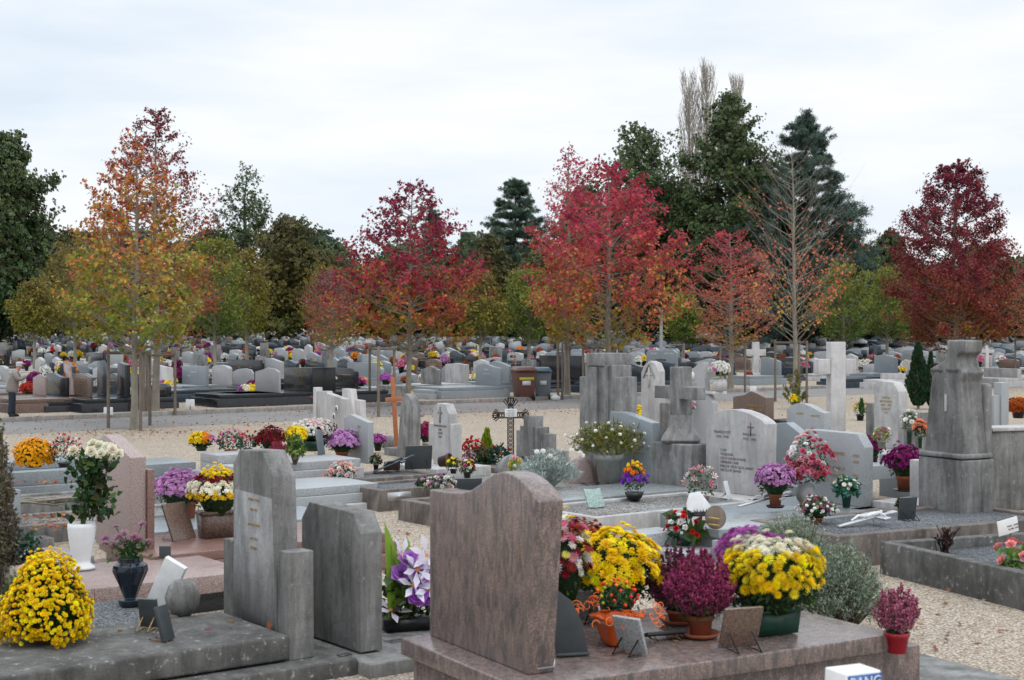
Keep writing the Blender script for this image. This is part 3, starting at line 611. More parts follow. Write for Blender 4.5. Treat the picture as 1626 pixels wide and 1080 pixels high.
def poplar(px, D, top, wpx, label, seed):
    r = np.random.default_rng(seed); p = PD(px, D); s = F/D; h = (YH-top)/s+H-p[2]; w = wpx/2/s; b = MB(); t = MB()
    b.tube([(0, 0, 0), (0, 0, h*.5), (0, 0, h)], [.3, .18, .03], 7)
    for i in range(300):
        z = h*(.22+.72*r.random()); a = r.uniform(0, 6.28); L = h*r.uniform(.10, .26)*(1.1-z/h*.6); d = w*r.uniform(.4, 1)*(1.15-z/h*.7)
        q = np.array([math.cos(a), math.sin(a), 0]); p0 = np.array([0, 0, z]); p1 = p0+q*d*.65+[0, 0, L*.35]; p2 = p0+q*d+[0, 0, min(L, h*1.0-z)]
        t.tube([p0, p1, p2], [.045, .03, .012], 3)
        for k_ in range(3):
            f = r.uniform(.3, .9); s0 = p1*(1-f)+p2*f; a2 = r.uniform(0, 6.28); t.tube([s0, s0+np.array([math.cos(a2)*w*.18, math.sin(a2)*w*.18, L*.3])], [.02, .011], 3)
    o = thing('poplar_tree', label, 'tree', p, 0, 'bare poplars'); b.build('trunk', M['bark'], o, smooth=True); t.build('branches', M['barkp'], o)
poplar(1094, 150, 122, 60, 'left bare poplar with upright twigs behind the tallest evergreen', 1)
poplar(1122, 150, 106, 58, 'middle and tallest bare poplar', 2)
poplar(1170, 152, 128, 44, 'right bare poplar poking above the tallest evergreen', 3)
# far woodland that reads as one dark mass behind everything
wd = MB(); r = np.random.default_rng(5)
n = 24000; s_ = r.uniform(-50, 300, n); t_ = r.uniform(0, 12, n); X = -75+r.random(n)*170; Y = 158+r.random(n)*12+np.abs(X)*.05
hgt = 7.2+1.5*np.sin(X*.21)+1.2*np.sin(X*.53+1)+.8*np.sin(X*1.3); Z = 1.0+hgt*r.random(n)**.8+1
wd.inst(T_CL, np.stack([X, Y, Z], -1), frames(r.normal(0, 1, (n, 3))+[0, -.6, .4], r.uniform(0, 6, n)), .62*r.uniform(.6, 1.3, n), jit([(.022, .034, .014), (.035, .045, .02), (.05, .05, .022)], n, r, .3))
tag(wd.build('woodland', M['green']), 'dark belt of trees and hedges closing the cemetery behind', 'woodland', kind='stuff')
# ================================================================ GRAVES NEAR THE CAMERA
AL, AR = R(37), R(28)
class Grave:
    """a grave is one thing; every part is traced in its own frame: x away to the right (u), y away to the left (v)"""
    def __init__(s, name, label, near, z, ang=AL, cat='grave', group=None):
        s.P = P(*near, z) if not hasattr(near[0], '__len__') else np.array(near[0]); s.z = s.P[2]; s.a = ang; s.u, s.v = uv(ang)
        s.o = thing(name, label, cat, s.P, ang, group); KEEP.append((s.P[0]+s.v[0]*.5, s.P[1]+s.v[1]*.5, .8))
    def loc(s, p): d = p[:2]-s.P[:2]; return d@s.u, d@s.v, p[2]-s.P[2]
    def box(s, name, near, z1, z0, lx=None, rx=None, W=None, T=None, mat='conc', bevel=.008, inset=0, parent=None):
        p = P(*near, z1); T = along(p, s.u, rx) if T is None else T; W = along(p, s.v, lx) if W is None else W
        x, y, _ = s.loc(p); x0, x1 = sorted((x, x+T)); y0, y1 = sorted((y, y+W)); s.last = (x0, x1, y0, y1, z1-s.z)
        return MB().box(x0, x1, y0, y1, z0-s.z, z1-s.z).build(name, M[mat], parent or s.o, bevel=bevel)
    def lb(s, name, x0, x1, y0, y1, z0, z1, mat, bevel=.008, parent=None):
        return MB().box(x0, x1, y0, y1, z0, z1).build(name, M[mat], parent or s.o, bevel=bevel)
    def face(s, near, pts, z=None, x=0):        # pixels -> (y, z) on the plane of the headstone's face
        res = []; u3 = np.array([s.u[0], s.u[1], 0]); C = np.array([0, 0, H]); Pp = P(*near, s.z if z is None else z)
        for a, b in pts:
            d = np.array([(a-CX)/F, 1, -(b-YH)/F]); t = (Pp-C)@u3/(d@u3); Q = C+d*t; q = s.loc(Q); res.append((q[1], q[2]))
        return res, s.loc(Pp)
    def stele(s, name, near, outline, rx=None, T=None, z=None, mat='conc', bevel=.008, base=True, parent=None):
        """outline: pixels of the face's edge from its near side over the top to its far side"""
        pts, l = s.face(near, outline, z); Pp = P(*near, s.z if z is None else z)
        if T is None: T = along(Pp, s.u, rx)
        if base: pts = [(l[1], l[2])]+pts+[(pts[-1][0], l[2])]
        s.T = T; s.fx = l[0]
        return MB().prism(pts, l[0], l[0]+T).build(name, M[mat], parent or s.o, bevel=bevel)
    def text(s, lines, px, py, hpx, near, mat='gold', parent=None, x=0, gap=1.5, align='CENTER', name='inscription', word=None):
        (y, z), = s.face(near, [(px, py)])[0]; sc = hpx*s.P[1]/F*1.35; o_ = []
        cu = bpy.data.curves.new('t', 'FONT'); cu.body = '\n'.join(lines); cu.size = sc; cu.align_x = align; cu.extrude = .0015; cu.space_line = gap; cu.resolution_u = 2
        t = bpy.data.objects.new('t', cu); COL.objects.link(t); dg = bpy.context.evaluated_depsgraph_get(); me = bpy.data.meshes.new_from_object(t.evaluated_get(dg))
        bpy.data.objects.remove(t); l = s.loc(P(*near, s.z))[0]+x
        for v in me.vertices: a, b, c = v.co; v.co = (l-.003-c, y-a, z+b)
        me.flip_normals(); me.materials.clear(); me.materials.append(M[mat]); ob = bpy.data.objects.new(name, me); COL.objects.link(ob); ob.parent = parent or s.o; return ob
    def cross_on(s, px, py, hpx, near, mat='gold', wr=.55, parent=None, name='cross_emblem', t=.02):
        (y, z), = s.face(near, [(px, py)])[0]; h = hpx*s.P[1]/F; x = s.loc(P(*near, s.z))[0]; b = MB()
        b.box(x-.012, x+.002, y-t/2, y+t/2, z-h, z); b.box(x-.0105, x+.002, y-h*wr/2, y-t/2-.0005, z-h*.3-t, z-h*.3); b.box(x-.0105, x+.002, y+t/2+.0005, y+h*wr/2, z-h*.3-t, z-h*.3)
        return b.build(name, M[mat], parent or s.o)
    def bed(s, near, z1, z0, lx=None, rx=None, W=None, T=None, kerb=.10, mat='concb', fill='chip', drop=.03, bevel=.012):
        p = P(*near, z1); T = along(p, s.u, rx) if T is None else T; W = along(p, s.v, lx) if W is None else W
        x, y, _ = s.loc(p); x0, x1 = sorted((x, x+T)); y0, y1 = sorted((y, y+W)); a, b = z0-s.z, z1-s.z; m = MB()
        n = 4
        V = [(x0, y0), (x1, y0), (x1, y1), (x0, y1), (x0+kerb, y0+kerb), (x1-kerb, y0+kerb), (x1-kerb, y1-kerb), (x0+kerb, y1-kerb)]
        Q = [(p_[0], p_[1], b) for p_ in V]+[(p_[0], p_[1], a) for p_ in V]
        Fs = []
        for i in range(4):
            j = (i+1) % 4; Fs += [(i, j, 4+j, 4+i), (i, 8+i, 8+j, j), (4+i, 4+j, 12+j, 12+i), (8+i, 12+i, 12+j, 8+j)]
        m.add(Q, [np.array(Fs)]); k = m.build('kerb_frame', M[mat], s.o, bevel=bevel)
        MB().box(x0+kerb*.9, x1-kerb*.9, y0+kerb*.9, y1-kerb*.9, a-.02, b-drop).build('gravel_bed', M[fill], s.o)
        return k
def g_(label, near, z, ang=AL, **k): return Grave('grave', label, near, z, ang, **k)

# --- dark weathered tomb, bottom left: the headstone of stacked blocks looks left over its long slab
g = g_('weathered dark grave bottom left with a tall chamfered headstone between two short pillars', (459, 1050), .12)
nr = (459, 1050)
g.stele('headstone', (441, 1038), [(433, 757), (417, 716), (380, 714), (370, 735)], rx=478, mat='concm', bevel=.012)
(q, _l) = g.face((441, 1038), [(441, 1038), (369, 990)])
g.stele('pillar', nr, [(458, 878), (441.5, 874)], rx=499, mat='concm')
g.stele('pillar', (368.5, 992), [(368.5, 858), (355, 855)], rx=398, mat='concm')
pn, l = g.face((441, 1038), [(438, 1010), (432, 792), (373, 776), (371, 975)]); MB().prism(pn, l[0]-.003, l[0]+.01).build('name_panel', M['panel'], g.o)
for i, (yy, tx) in enumerate(((795, 'JEANNE  ROUX'), (811, '1887  1951'), (835, 'ANTOINE  JULES'), (857, '1879  1956'), (872, 'REGRETS'))):
    g.text([tx], 404, yy, 4.3, (441, 1038), mat='brown' if i == 9 else 'gold', x=-.004, gap=1)
g.box('slab', (460, 1009), .31, .135, lx=352, T=-2.6, mat='concd', bevel=.02)
s0_ = g.last
g.box('base', (568, 1045), .12, -.06, W=1.35, T=-3.9, mat='concd', bevel=.015)
MB().boxm(Matrix.Translation((g.loc(P(547, 1041, .12))[0], g.loc(P(547, 1041, .12))[1], .006)), .10, .05, .008).build('number_plate', M['pew'], g.o)
gb = Grave('grave', 'flat bed of dark grey chips between the long dark slab and the pink granite slab', (g.P,), None, AL); gb.z = g.P[2]
gb.lb('gravel_bed', s0_[0], s0_[1]-.45, s0_[3]+.02, s0_[3]+.95, -.17, .185, 'chip'); gb.lb('kerb', s0_[1]-.446, s0_[1]-.30, s0_[3]+.02, s0_[3]+.95, -.17, .20, 'concb')
# --- plain dark headstone with its back to the camera
g = g_('plain dark grey headstone with clipped corners seen from behind beside the purple lilies', (572.6, 1037), .115)
k = g.stele('headstone', (572.6, 1037), [(572.6, 848), (560, 814), (491, 797), (479, 822)], rx=607, mat='concm', bevel=.008)
g.bed((588, 1056), .10, -.06, W=1.15, T=2.7, kerb=.5, mat='concm', fill='chip', drop=.01)
# --- mauve granite tomb in the bottom centre
g = g_('polished mauve granite grave with a wave topped headstone seen from behind, bottom centre', (839, 1073), .45, R(30))
crv = [(854, 797), (846, 785), (836, 772), (824, 761), (811, 753), (798, 749), (785, 752), (772, 760), (760, 770), (748, 778), (734, 782), (716, 782), (682, 777)]
hs = g.stele('headstone', (839, 1073), crv, rx=880, mat='pink', bevel=.012)
x_, y_, _ = g.loc(P(846, 1068, .45)); MB().box(x_-.0, x_+.12, -.004, .004, .03, .075).build('maker_plate', M['plw'], g.o)
g.box('slab', (826, 1093), .45, .335, lx=636, rx=1425, mat='pink', bevel=.012); x0, x1, y0, y1, z1 = g.last
g.lb('base', x0+.06, x1+.28, y0+.07, y1-.07, -.62, -.117, 'pink'); g.lb('kerb', x0-.12, x1+.9, y0-.25, y1+.18, -.56, -.36, 'concm')
GP = g
# --- pink speckled tomb, left
g = g_('pink speckled granite grave on the left with a thick sloping headstone beside white roses', (207, 880), .33)
g.stele('headstone', (207, 880), [(207, 727), (167, 690.5), (152, 700)], rx=232, mat='rose', bevel=.01); hT = g.T
g.lb('back_panel', hT+.004, hT+.075, -.03, 1.05, 0, .80, 'red')
g.box('slab', (150, 934), .33, .17, W=1.25, T=-1.9, mat='rose'); g.box('slab', (191, 917), .33, .17, lx=120, T=-1.0, mat='rose') if False else None
a0, a1, b0, b1, _z = g.last
g.lb('slab', a1+.002, hT+.35, b0, b1, -.16, -.003, 'rose'); g.lb('base', a0+.1, hT+.3, b0+.06, b1-.06, -.4, -.162, 'black')
# --- red stepped tomb behind the name stone
g = g_('red granite grave in three low steps behind the tall weathered headstone', (240, 884), .36)
g.box('slab', (240, 884), .36, .27, W=1.3, T=2.6, mat='red'); x0, x1, y0, y1, z1 = g.last
g.lb('step', x0+.08, x1+.1, y0-.02, y1+.02, -.20, -.092, 'red'); g.lb('base', x0-.05, x1+.2, y0-.14, y1+.1, -.42, -.202, 'red')
# --- blue grey slab with the blue pot and planters
g = g_('blue grey granite slab holding the blue pot of mauve flowers', (238, 846), .33)
g.box('slab', (238, 846), .33, .22, W=1.1, T=2.4, mat='terrb'); x0, x1, y0, y1, z1 = g.last; g.lb('base', x0-.06, x1+.1, y0-.06, y1+.05, -.4, -.112, 'concm')
# --- small pale slab and block at far left
g = g_('small pale granite slab with a low grey block at the left', (118, 905), .18)
g.box('slab', (118, 905), .18, -.02, lx=22, T=-1.2, mat='terrl'); g.box('block', (124, 885), .36, .18, lx=92, rx=150, mat='terrb')
# --- grey blue grave far left with the orange ball of flowers
g = g_('blue grey granite grave at the left edge carrying the round orange chrysanthemum', (20, 764), .33)
g.box('slab', (0, 752), .42, .22, W=1.0, T=3.0, mat='terrb'); x0, x1, y0, y1, z1 = g.last
g.lb('base', x0-.1, x1+.1, y0-.1, y1+.1, -.36, z1-.202, 'terrb'); g.lb('flower_ledge', x0, x1-.8, y0+.3, y1, z1+.002, z1+.12, 'terrb')
for lb_, nx, ny, zz in (('low grey kerbed grave with a dry branch lying on it, below the orange flowers', 10, 802, .25), ('lowest grey kerbed grave full of brown leaves left of the white roses', 10, 838, .22)):
    g = g_(lb_, (nx, ny), zz); g.bed((nx, ny), zz, -.05, W=1.1, T=2.4, kerb=.14, mat='concm', fill='chipl')
g = g_('pale grey rectangular headstone at the left edge behind the brown shrub', (28, 858), .1)
g.stele('headstone', (28, 858), [(28, 778), (-10, 772)], rx=33, mat='terrb'); g.lb('base', -.2, .4, -.05, .8, -.15, -.002, 'concm')

# --- middle left: grey tomb with eight pots and its pale headstone
g = g_('grey stepped grave crowded with potted flowers, pale sloping headstone with two oval portraits', (546, 700), .52)
st_ = g.stele('headstone', (546, 700), [(546, 634), (519, 624.5), (518, 621), (503.5, 621)], rx=556, mat='concl')
g.lb('post', -.02, .12, g.face((546, 700), [(503, 640)])[0][0][0], g.face((546, 700), [(503, 640)])[0][0][0]+.1, 0, .9, 'white')
for px_, py_ in ((535, 649), (531, 661)):
    (y, z), = g.face((546, 700), [(px_, py_)])[0]; b = MB(); pr = [(y+.045*math.cos(a), z+.062*math.sin(a)) for a in np.linspace(0, 6.28, 15)[:-1]]; b.prism(pr, -.014, 0); q = b.build('portrait_frame', M['plw'], st_)
    pr = [(y+.028*math.cos(a), z+.042*math.sin(a)-.004) for a in np.linspace(0, 6.28, 13)[:-1]]; MB().prism(pr, -.018, -.0145).build('portrait', M['pew'], g.o)
g.box('slab', (408, 731), .50, .38, W=1.35, T=2.8, mat='conc') if False else None
g.box('slab', (366, 741), .52, .40, lx=318, T=2.15, mat='terrl'); x0, x1, y0, y1, z1 = g.last
g.lb('flower_ledge', x0, x0+.75, y0+.42, y1, z1+.002, z1+.13, 'terrl'); g.lb('base', x0-.1, x1, y0-.1, y1+.1, -.55, z1-.122, 'terrl')
# --- blue grey headstone and slab right of it
g = g_('blue grey granite grave with a slanted headstone right of the mauve flowers', (584, 737), .33)
g.stele('headstone', (584, 737), [(584, 671), (556, 658), (546, 664)], rx=593.5, mat='terr')
MB().box(-.02, 0, g.face((584, 737), [(549, 675)])[0][0][0]-.03, g.face((584, 737), [(549, 675)])[0][0][0]+.02, .3, .5).build('bronze_palm', M['pew'], g.o)
g.text(['E M', 'C', 'T'], 570, 680, 5, (584, 737), gap=1.1)
g.box('slab', (455, 778), .33, .22, W=1.2, rx=600, mat='terr'); x0, x1, y0, y1, z1 = g.last
g.lb('step', x0-.06, x1+.06, y0-.06, y1+.06, -.24, -.112, 'terr'); g.lb('base', x0-.18, x1+.1, y0-.18, y1+.1, -.42, -.242, 'concl')
# --- pale beige stone cross behind
g = g_('small beige stepped cross behind the pale headstone with portraits', (555, 688), .1)
for n_, (pts, rr) in (('cross', ([(558, 617), (542, 616)], 563)), ('arm', ([(572, 636), (540, 634)], 576))):
    g.stele(n_, (566 if n_ == 'cross' else 573, 690), [(556, 618), (543, 617)] if n_ == 'cross' else [(571, 636), (556, 634)], T=.16, mat='white')
g.lb('base', -.1, .4, -.15, .9, -.15, .25, 'white')
# --- rusty iron cross
def metal_cross(label, base, z, top, arm_y, lx, rx, mat, t=.03, ang=AL, name='iron_cross', cat='cross'):
    p = P(*base, z); s = F/p[1]; o = thing(name, label, cat, p, ang); h = (base[1]-top)/s; ha = (base[1]-arm_y)/s; w = (rx-lx)/2/s/math.cos(math.pi/2-ang-0.0)/1.0
    b = MB(); b.lathe([(t*.5, 0), (t*.4, h*.6), (t*.9, h*.68), (t*.5, h*.75), (t*.6, h*.95), (t*.9, h*.97), (0, h)], 8); b.build('upright', M[mat], o, smooth=True)
    b = MB(); 
    for q in (-1, 1): b.tube([(0, 0, ha), (0, q*w*.8, ha), (0, q*w, ha)], [t*.5, t*.35, t*.8], 8, cap=True)
    b.build('arm', M[mat], o, smooth=True)
metal_cross('rusty brown iron cross standing at the left end of the pale headstone', (502, 690), .1, 616, 632, 493, 512, 'rust', .06)
# --- brown kerbed graves
def sprayfl(*a, **k): return plant(*a, **k)
g = g_('brown kerbed grave filled with grey chips, a pewter crucifix leaning on it', (548, 763), .27)
g.bed((548, 763), .27, -.05, lx=499, rx=700, kerb=.12); g.lb('plinth', -.45, 3.2, -.08, 1.3, -.4, -.2, 'concm')
g = g_('second brown kerbed grave of grey chips with a white triangle on its side', (603, 779), .29)
g.bed((603, 779), .29, -.05, lx=543, rx=760, kerb=.12)
x, y, z = g.loc(P(612, 790, .2)); MB().prismz([(.12, -.006), (.50, -.006), (.31, -.001)], -.16, -.04).build('white_marker', M['plw'], g.o)
g = g_('third brown kerbed grave, low and open, half hidden by the mauve headstone', (690, 803), .27)
g.bed((690, 803), .27, -.05, lx=632, rx=860, kerb=.14, drop=.12)
# --- orange wooden cross
def wood_cross(label, base, z, top, arm_y, half, mat, w, ang=R(20), lean=0):
    p = P(*base, z); s = F/p[1]; o = thing('wooden_cross', label, 'cross', p, ang); h = (base[1]-top)/s; ha = (base[1]-arm_y)/s; o.rotation_euler = (0, lean, ang)
    MB().box(-w/2, w/2, -w*.3, w*.3, -.05, h).build('upright', M[mat], o, bevel=.006); MB().box(-half/s, half/s, -w*.3-.004, w*.3+.004, ha-w*.5, ha+w*.5).build('crossbar', M[mat], o, bevel=.006)
wood_cross('tall thin orange brown wooden cross leaning slightly, near the middle left', (630, 713), .05, 600, 634, 13.5, 'orange', .085, lean=R(-3.5))
# --- gothic twin headstone
g = g_('dark grey gothic headstone of two pointed lobes beside the wooden cross', (650, 714), .15)
g.stele('headstone', (656, 716), [(656, 650), (653, 636), (648, 628), (643, 625), (638, 633), (636, 648), (632, 700), (630, 712)], rx=668, mat='conc')
g.lb('cap', -.06, .3, -.05, .3, .62, .67, 'conc'); g.lb('base', -.1, .45, -.1, .75, -.2, -.002, 'concm')
# --- white headstone with pillars
g = g_('pale tall headstone with a relief cross between two short pillars, centre left', (727, 742), .22)
nn_ = (714, 740); g.stele('headstone', nn_, [(713, 658), (707, 642), (694, 640), (688, 648)], rx=727.5, mat='concl')
g.stele('pillar', (717, 742), [(717, 674), (713.8, 673)], rx=733.5, mat='concl'); g.stele('pillar', (686, 727), [(686, 673), (680.5, 671)], rx=700, mat='concl')
g.cross_on(699, 646, 26, nn_, 'conc', .45, t=.03); g.text(['MARIE BERNARD', '1885', 'LOUIS', '1962'], 699, 678, 3.6, nn_, mat='inkd', gap=1.2)
g.lb('base', -.5, .6, -.1, 1.2, -.3, -.002, 'concl')
# --- filigree iron cross with white plate
p = P(811, 724, .08); s = F/p[1]; o = thing('filigree_iron_cross', 'ornate dark openwork iron cross with a white name plate, centre', 'cross', p, R(8)); b = MB(); h = 101/s
def lattice(b, x0, x1, z0, z1, n, rr=.008):
    for x in (x0, x1): b.tube([(x, 0, z0), (x, 0, z1)], rr*1.4, 5)
    for i in range(n):
        a, c = z0+(z1-z0)*i/n, z0+(z1-z0)*(i+1)/n; b.tube([(x0, 0, a), (x1, 0, c)], rr, 4); b.tube([(x1, 0, a), (x0, 0, c)], rr, 4); cx_ = (x0+x1)/2
        th = np.linspace(0, 6.28, 9); b.tube(np.stack([cx_+.3*(x1-x0)*np.cos(th), 0*th+.01, (a+c)/2+.3*(x1-x0)*np.sin(th)], -1), rr*.8, 4)
lattice(b, -.055, .055, 0, h*.62, 9); q = b.build('upright', M['iron'], o)
b = MB()
def fan(b, cx_, cz, d, R_):
    for a in np.linspace(-1.1, 1.1, 7):
        A = d+a; e_ = np.array([cx_+R_*math.cos(A), 0, cz+R_*math.sin(A)]); m_ = np.array([cx_+R_*.5*math.cos(d+a*1.5), 0, cz+R_*.5*math.sin(d+a*1.5)])
        b.tube([(cx_, 0, cz), m_, e_], .009, 4); b.lathe([(0, -.018), (.018, 0), (0, .018)], 6, o=tuple(e_))
    th = np.linspace(0, 6.28, 13); b.tube(np.stack([cx_+R_*.45*np.cos(th)+R_*.45*math.cos(d), 0*th, cz+R_*.45*np.sin(th)+R_*.45*math.sin(d)], -1), .012, 5)
za = h*.64
for q_, d in ((-1, math.pi), (1, 0)):
    b2 = MB(); 
    for zz in (-.05, .05): b2.tube([(q_*.05, 0, za+zz), (q_*.24, 0, za+zz)], .011, 5)
    for i in range(4): b2.tube([(q_*(.06+.045*i), 0, za-.05), (q_*(.10+.045*i), 0, za+.05)], .008, 4); b2.tube([(q_*(.06+.045*i), 0, za+.05), (q_*(.10+.045*i), 0, za-.05)], .008, 4)
    fan(b2, q_*.23, za, d, .115); b2.build('arm', M['iron'], o)
fan(b, 0, h*.80, math.pi/2, .15); lattice(b, -.045, .045, h*.68, h*.82, 2); b.build('head', M['iron'], o)
MB().box(-.115, .115, -.03, -.018, za-.03, za+.12).build('name_plate', M['plw'], o, bevel=.003)
def flat_text(lines, size, mat, parent, loc, name='lettering', rot=(R(90), 0, 0), gap=1.2, align='CENTER'):
    cu = bpy.data.curves.new('t', 'FONT'); cu.body = '\n'.join(lines); cu.size = size; cu.align_x = align; cu.extrude = .001; cu.space_line = gap; cu.resolution_u = 2
    t = bpy.data.objects.new('t', cu); COL.objects.link(t); dg = bpy.context.evaluated_depsgraph_get(); me = bpy.data.meshes.new_from_object(t.evaluated_get(dg)); bpy.data.objects.remove(t)
    me.materials.clear(); me.materials.append(M[mat]); ob = bpy.data.objects.new(name, me); COL.objects.link(ob); ob.location = loc; ob.rotation_euler = rot; ob.parent = parent; return ob
flat_text(['HENRI BLANC', '1889  1954', 'ROSE BLANC', '1893  1961'], .027, 'inkd', o, (0, -.032, za+.085))
# --- stepped cross-shaped concrete headstone
g = g_('grey concrete headstone built up like steps round a central post, right of the iron cross', (845, 738), .15)
for nm_, nx_, lx_, ty_, tx_ in (('post', 846, 832, 661, 0), ('block', 833, 824, 677, .03), ('block', 856, 846, 679, .03), ('pillar', 824, 816, 684, .06), ('pillar', 868, 856, 690, .06)):
    pts, l = g.face((846, 738), [(nx_, ty_), (lx_, ty_-.5)]); z0_ = -.05 if nm_ != 'block' else .12
    b = MB().prism([(pts[0][0], z0_), pts[0], (pts[1][0], pts[0][1]), (pts[1][0], z0_)], tx_, .24-tx_*.3); b.build(nm_, M['conc'], g.o, bevel=.006)
g.lb('wing', .05, .2, -.75, -.28, -.05, .28, 'conc'); g.lb('base', -.5, .5, -.3, 1.0, -.2, -.06, 'concb')
# --- tall ribbed concrete headstone
g = g_('very tall ribbed grey concrete headstone of stepped columns under the broad red tree', (965, 762), .2)
n0 = (950, 762); C_ = 'conc'
for nm_, nx_, lx_, ty_, x0_, x1_ in (('centre_column', 966, 934, 580, -.06, .42), ('crown_block', 965, 938, 561, -.09, .40), ('side_column', 983, 966.5, 599, .02, .36), ('side_column', 933.5, 918.5, 598.5, .02, .36), ('shoulder', 973, 966.3, 580, .0, .38), ('rib', 955, 947, 583, -.12, -.062)):
    pts, l = g.face(n0, [(nx_, ty_), (lx_, ty_-1)]); z0_ = -.1
    if nm_ == 'crown_block': z0_ = g.face(n0, [(950, 581)])[0][0][1]
    MB().prism([(pts[0][0], z0_), pts[0], (pts[1][0], pts[0][1]), (pts[1][0], z0_)], x0_+l[0], x1_+l[0]).build(nm_, M[C_], g.o, bevel=.012)
g.lb('base', -.6, .8, -.5, 1.4, -.25, -.102, 'concm')
# --- polished grey tomb with big planter
g = g_('polished grey tomb with a blue grey slanted headstone, large spiky pot standing on it', (1035, 767), .26)
g.stele('headstone', (1035, 767), [(1035, 672), (990, 655), (969, 652.5), (968, 660)], rx=1049, mat='terrb', bevel=.01); g.text(['FAMILLE MOREL'], 1008, 690, 4, (1035, 767))
g.box('slab', (872, 797), .26, .16, W=1.15, T=3.1, mat='slab'); x0, x1, y0, y1, z1 = g.last
g.lb('step', x0-.08, x1+.12, y0-.08, y1+.06, -.18, -.102, 'terrb'); g.lb('base', x0-.16, x1+.3, y0-.16, y1+.1, -.4, -.182, 'terrb')
# --- stone cross on a moulded pedestal
g = g_('grey stone cross rising from a broad moulded pedestal, right of the ribbed headstone', (1080, 778), .2)
n1 = (1086, 778)
pts, l = g.face(n1, [(1075, 583), (1063.5, 582)]); zt_ = pts[0][1]; ya, yb = pts[0][0], pts[1][0]; ym = (ya+yb)/2
za0 = g.face(n1, [(1075, 634)])[0][0][1]; za1 = g.face(n1, [(1075, 614)])[0][0][1]; zb_ = g.face(n1, [(1075, 690)])[0][0][1]
zc_ = g.face(n1, [(1075, 702)])[0][0][1]; aw = .17
g.lb('upright', .06, .32, ym-.095, ym+.095, zb_, zt_, 'conc', .012); g.lb('crossarm', .062, .25, ym-.44, ym-.097, za0, za1, 'conc', .01); g.lb('crossarm', .062, .25, ym+.097, ym+.42, za0, za1, 'conc', .01)
MB().lathe([(.22, zb_+.28), (.25, zb_+.1), (.36, zb_-.02), (.40, zb_-.08), (.34, zb_-.12), (0, zb_-.12)], 4, o=(.19, ym, 0)).build('moulding', M['conc'], g.o, bevel=.01)
g.lb('pedestal', -.08, .46, ym-.42, ym+.36, -.1, zb_-.122, 'conc', .02); g.lb('base', -.3, .7, ym-.75, ym+.8, -.25, -.102, 'concm')
g.lb('scroll', .05, .35, ym-.72, ym-.422, -.1, zb_-.45, 'conc', .05)
# --- gothic stone behind
g = g_('slim grey gothic headstone with a pointed niche and relief cross behind the stone cross', (1046, 700), .1)
n2 = (1045, 700); g.stele('headstone', n2, [(1045, 590), (1040, 577), (1031, 573), (1023, 580), (1018, 592)], rx=1056, mat='concl', bevel=.008); g.cross_on(1031, 583, 32, n2, 'white', .6, t=.05)
th = MB(); pts, l = g.face(n2, [(1040, 600), (1031, 578), (1022, 600)]); 
th.tube([(l[0]-.01, a, b) for a, b in pts], .018, 6); th.build('niche_arch', M['conc'], g.o); g.lb('buttress', .05, .35, -.20, -.005, 0, .80, 'concm'); g.lb('base', -.3, .6, -.3, .9, -.2, -.002, 'concm')
# --- swept pale headstone with the vase of white flowers
g = g_('pale grey headstone sweeping up to the right with an oval portrait and small cross', (1132, 706), .25)
n3 = (1132, 706); g.stele('headstone', n3, [(1132, 640), (1120, 620), (1117, 575), (1111, 576), (1103, 583), (1092, 590), (1086, 598)], rx=1140, mat='terrl'); 
(y, z), = g.face(n3, [(1100, 597)])[0]; pr = [(y+.06*math.cos(a), z+.085*math.sin(a)) for a in np.linspace(0, 6.28, 15)[:-1]]; MB().prism(pr, -.014, 0).build('portrait', M['plw'], g.o)
g.cross_on(1091, 595, 24, n3, 'rust', .5, t=.022); g.text(['A R R E'], 1100, 612, 4, n3)
(y, z), = g.face(n3, [(1126, 622)])[0]; g.lb('vase_shelf', -.02, .34, y-.14, y+.10, z-.05, z, 'white'); VS = g.o.matrix_basis @ Vector((.12, y-.02, z)); VS = np.array([g.P[0]+g.u[0]*.12+g.v[0]*(y-.02), g.P[1]+g.u[1]*.12+g.v[1]*(y-.02), g.P[2]+z])
g.lb('base', -.7, .5, -.2, 1.2, -.3, -.002, 'terrl')
# --- dark headstone
g = g_('dark polished headstone with a low peaked top and gilt lines behind the arched stone', (1216, 700), .1)
n4 = (1216, 700); g.stele('headstone', n4, [(1216, 632), (1200, 624), (1192, 621), (1182, 627), (1164, 630)], rx=1229, mat='brown'); g.text(['ABADIE  GUY', '1931  1998', 'REGRETS'], 1200, 646, 4.6, n4, gap=1.1)
g.lb('side_block', .1, .6, -.5, -.005, 0, .45, 'black'); g.lb('base', -1.8, .5, -.1, 1.3, -.15, -.002, 'black')
# --- arched stone with the poem
g = g_('large pale arched headstone with a small cross and six lines of lettering, right of centre', (1213, 790), .22)
n5 = (1213, 790); arc = [(1216, 674), (1210, 668), (1201, 662), (1190, 657), (1176, 652), (1162, 650), (1148, 651), (1135, 655), (1127, 660), (1121, 666)]
g.stele('headstone', n5, arc, rx=1231, mat='concl', bevel=.01); g.cross_on(1192, 671, 22, n5, 'inkd', .6, t=.012)
g.text(['FRANCIS POT', '1914  1978'], 1147, 688, 4.6, n5, mat='inkd', gap=1.2); g.text(['PAUL POT', '1912  1996'], 1190, 692, 4.6, n5, mat='inkd', gap=1.2)
g.text(['C EST', 'TOUJOURS', 'CELUI QUI EN SONGE', 'DEMEURE CHER', 'PRES DE CEUX QU IL AIMAIT', 'ON LE DIT JAMAIS'], 1144, 716, 4.3, n5, mat='inkd', gap=1.12, align='LEFT')
g.lb('base', -.4, .5, -.15, 1.6, -.3, -.002, 'concl')
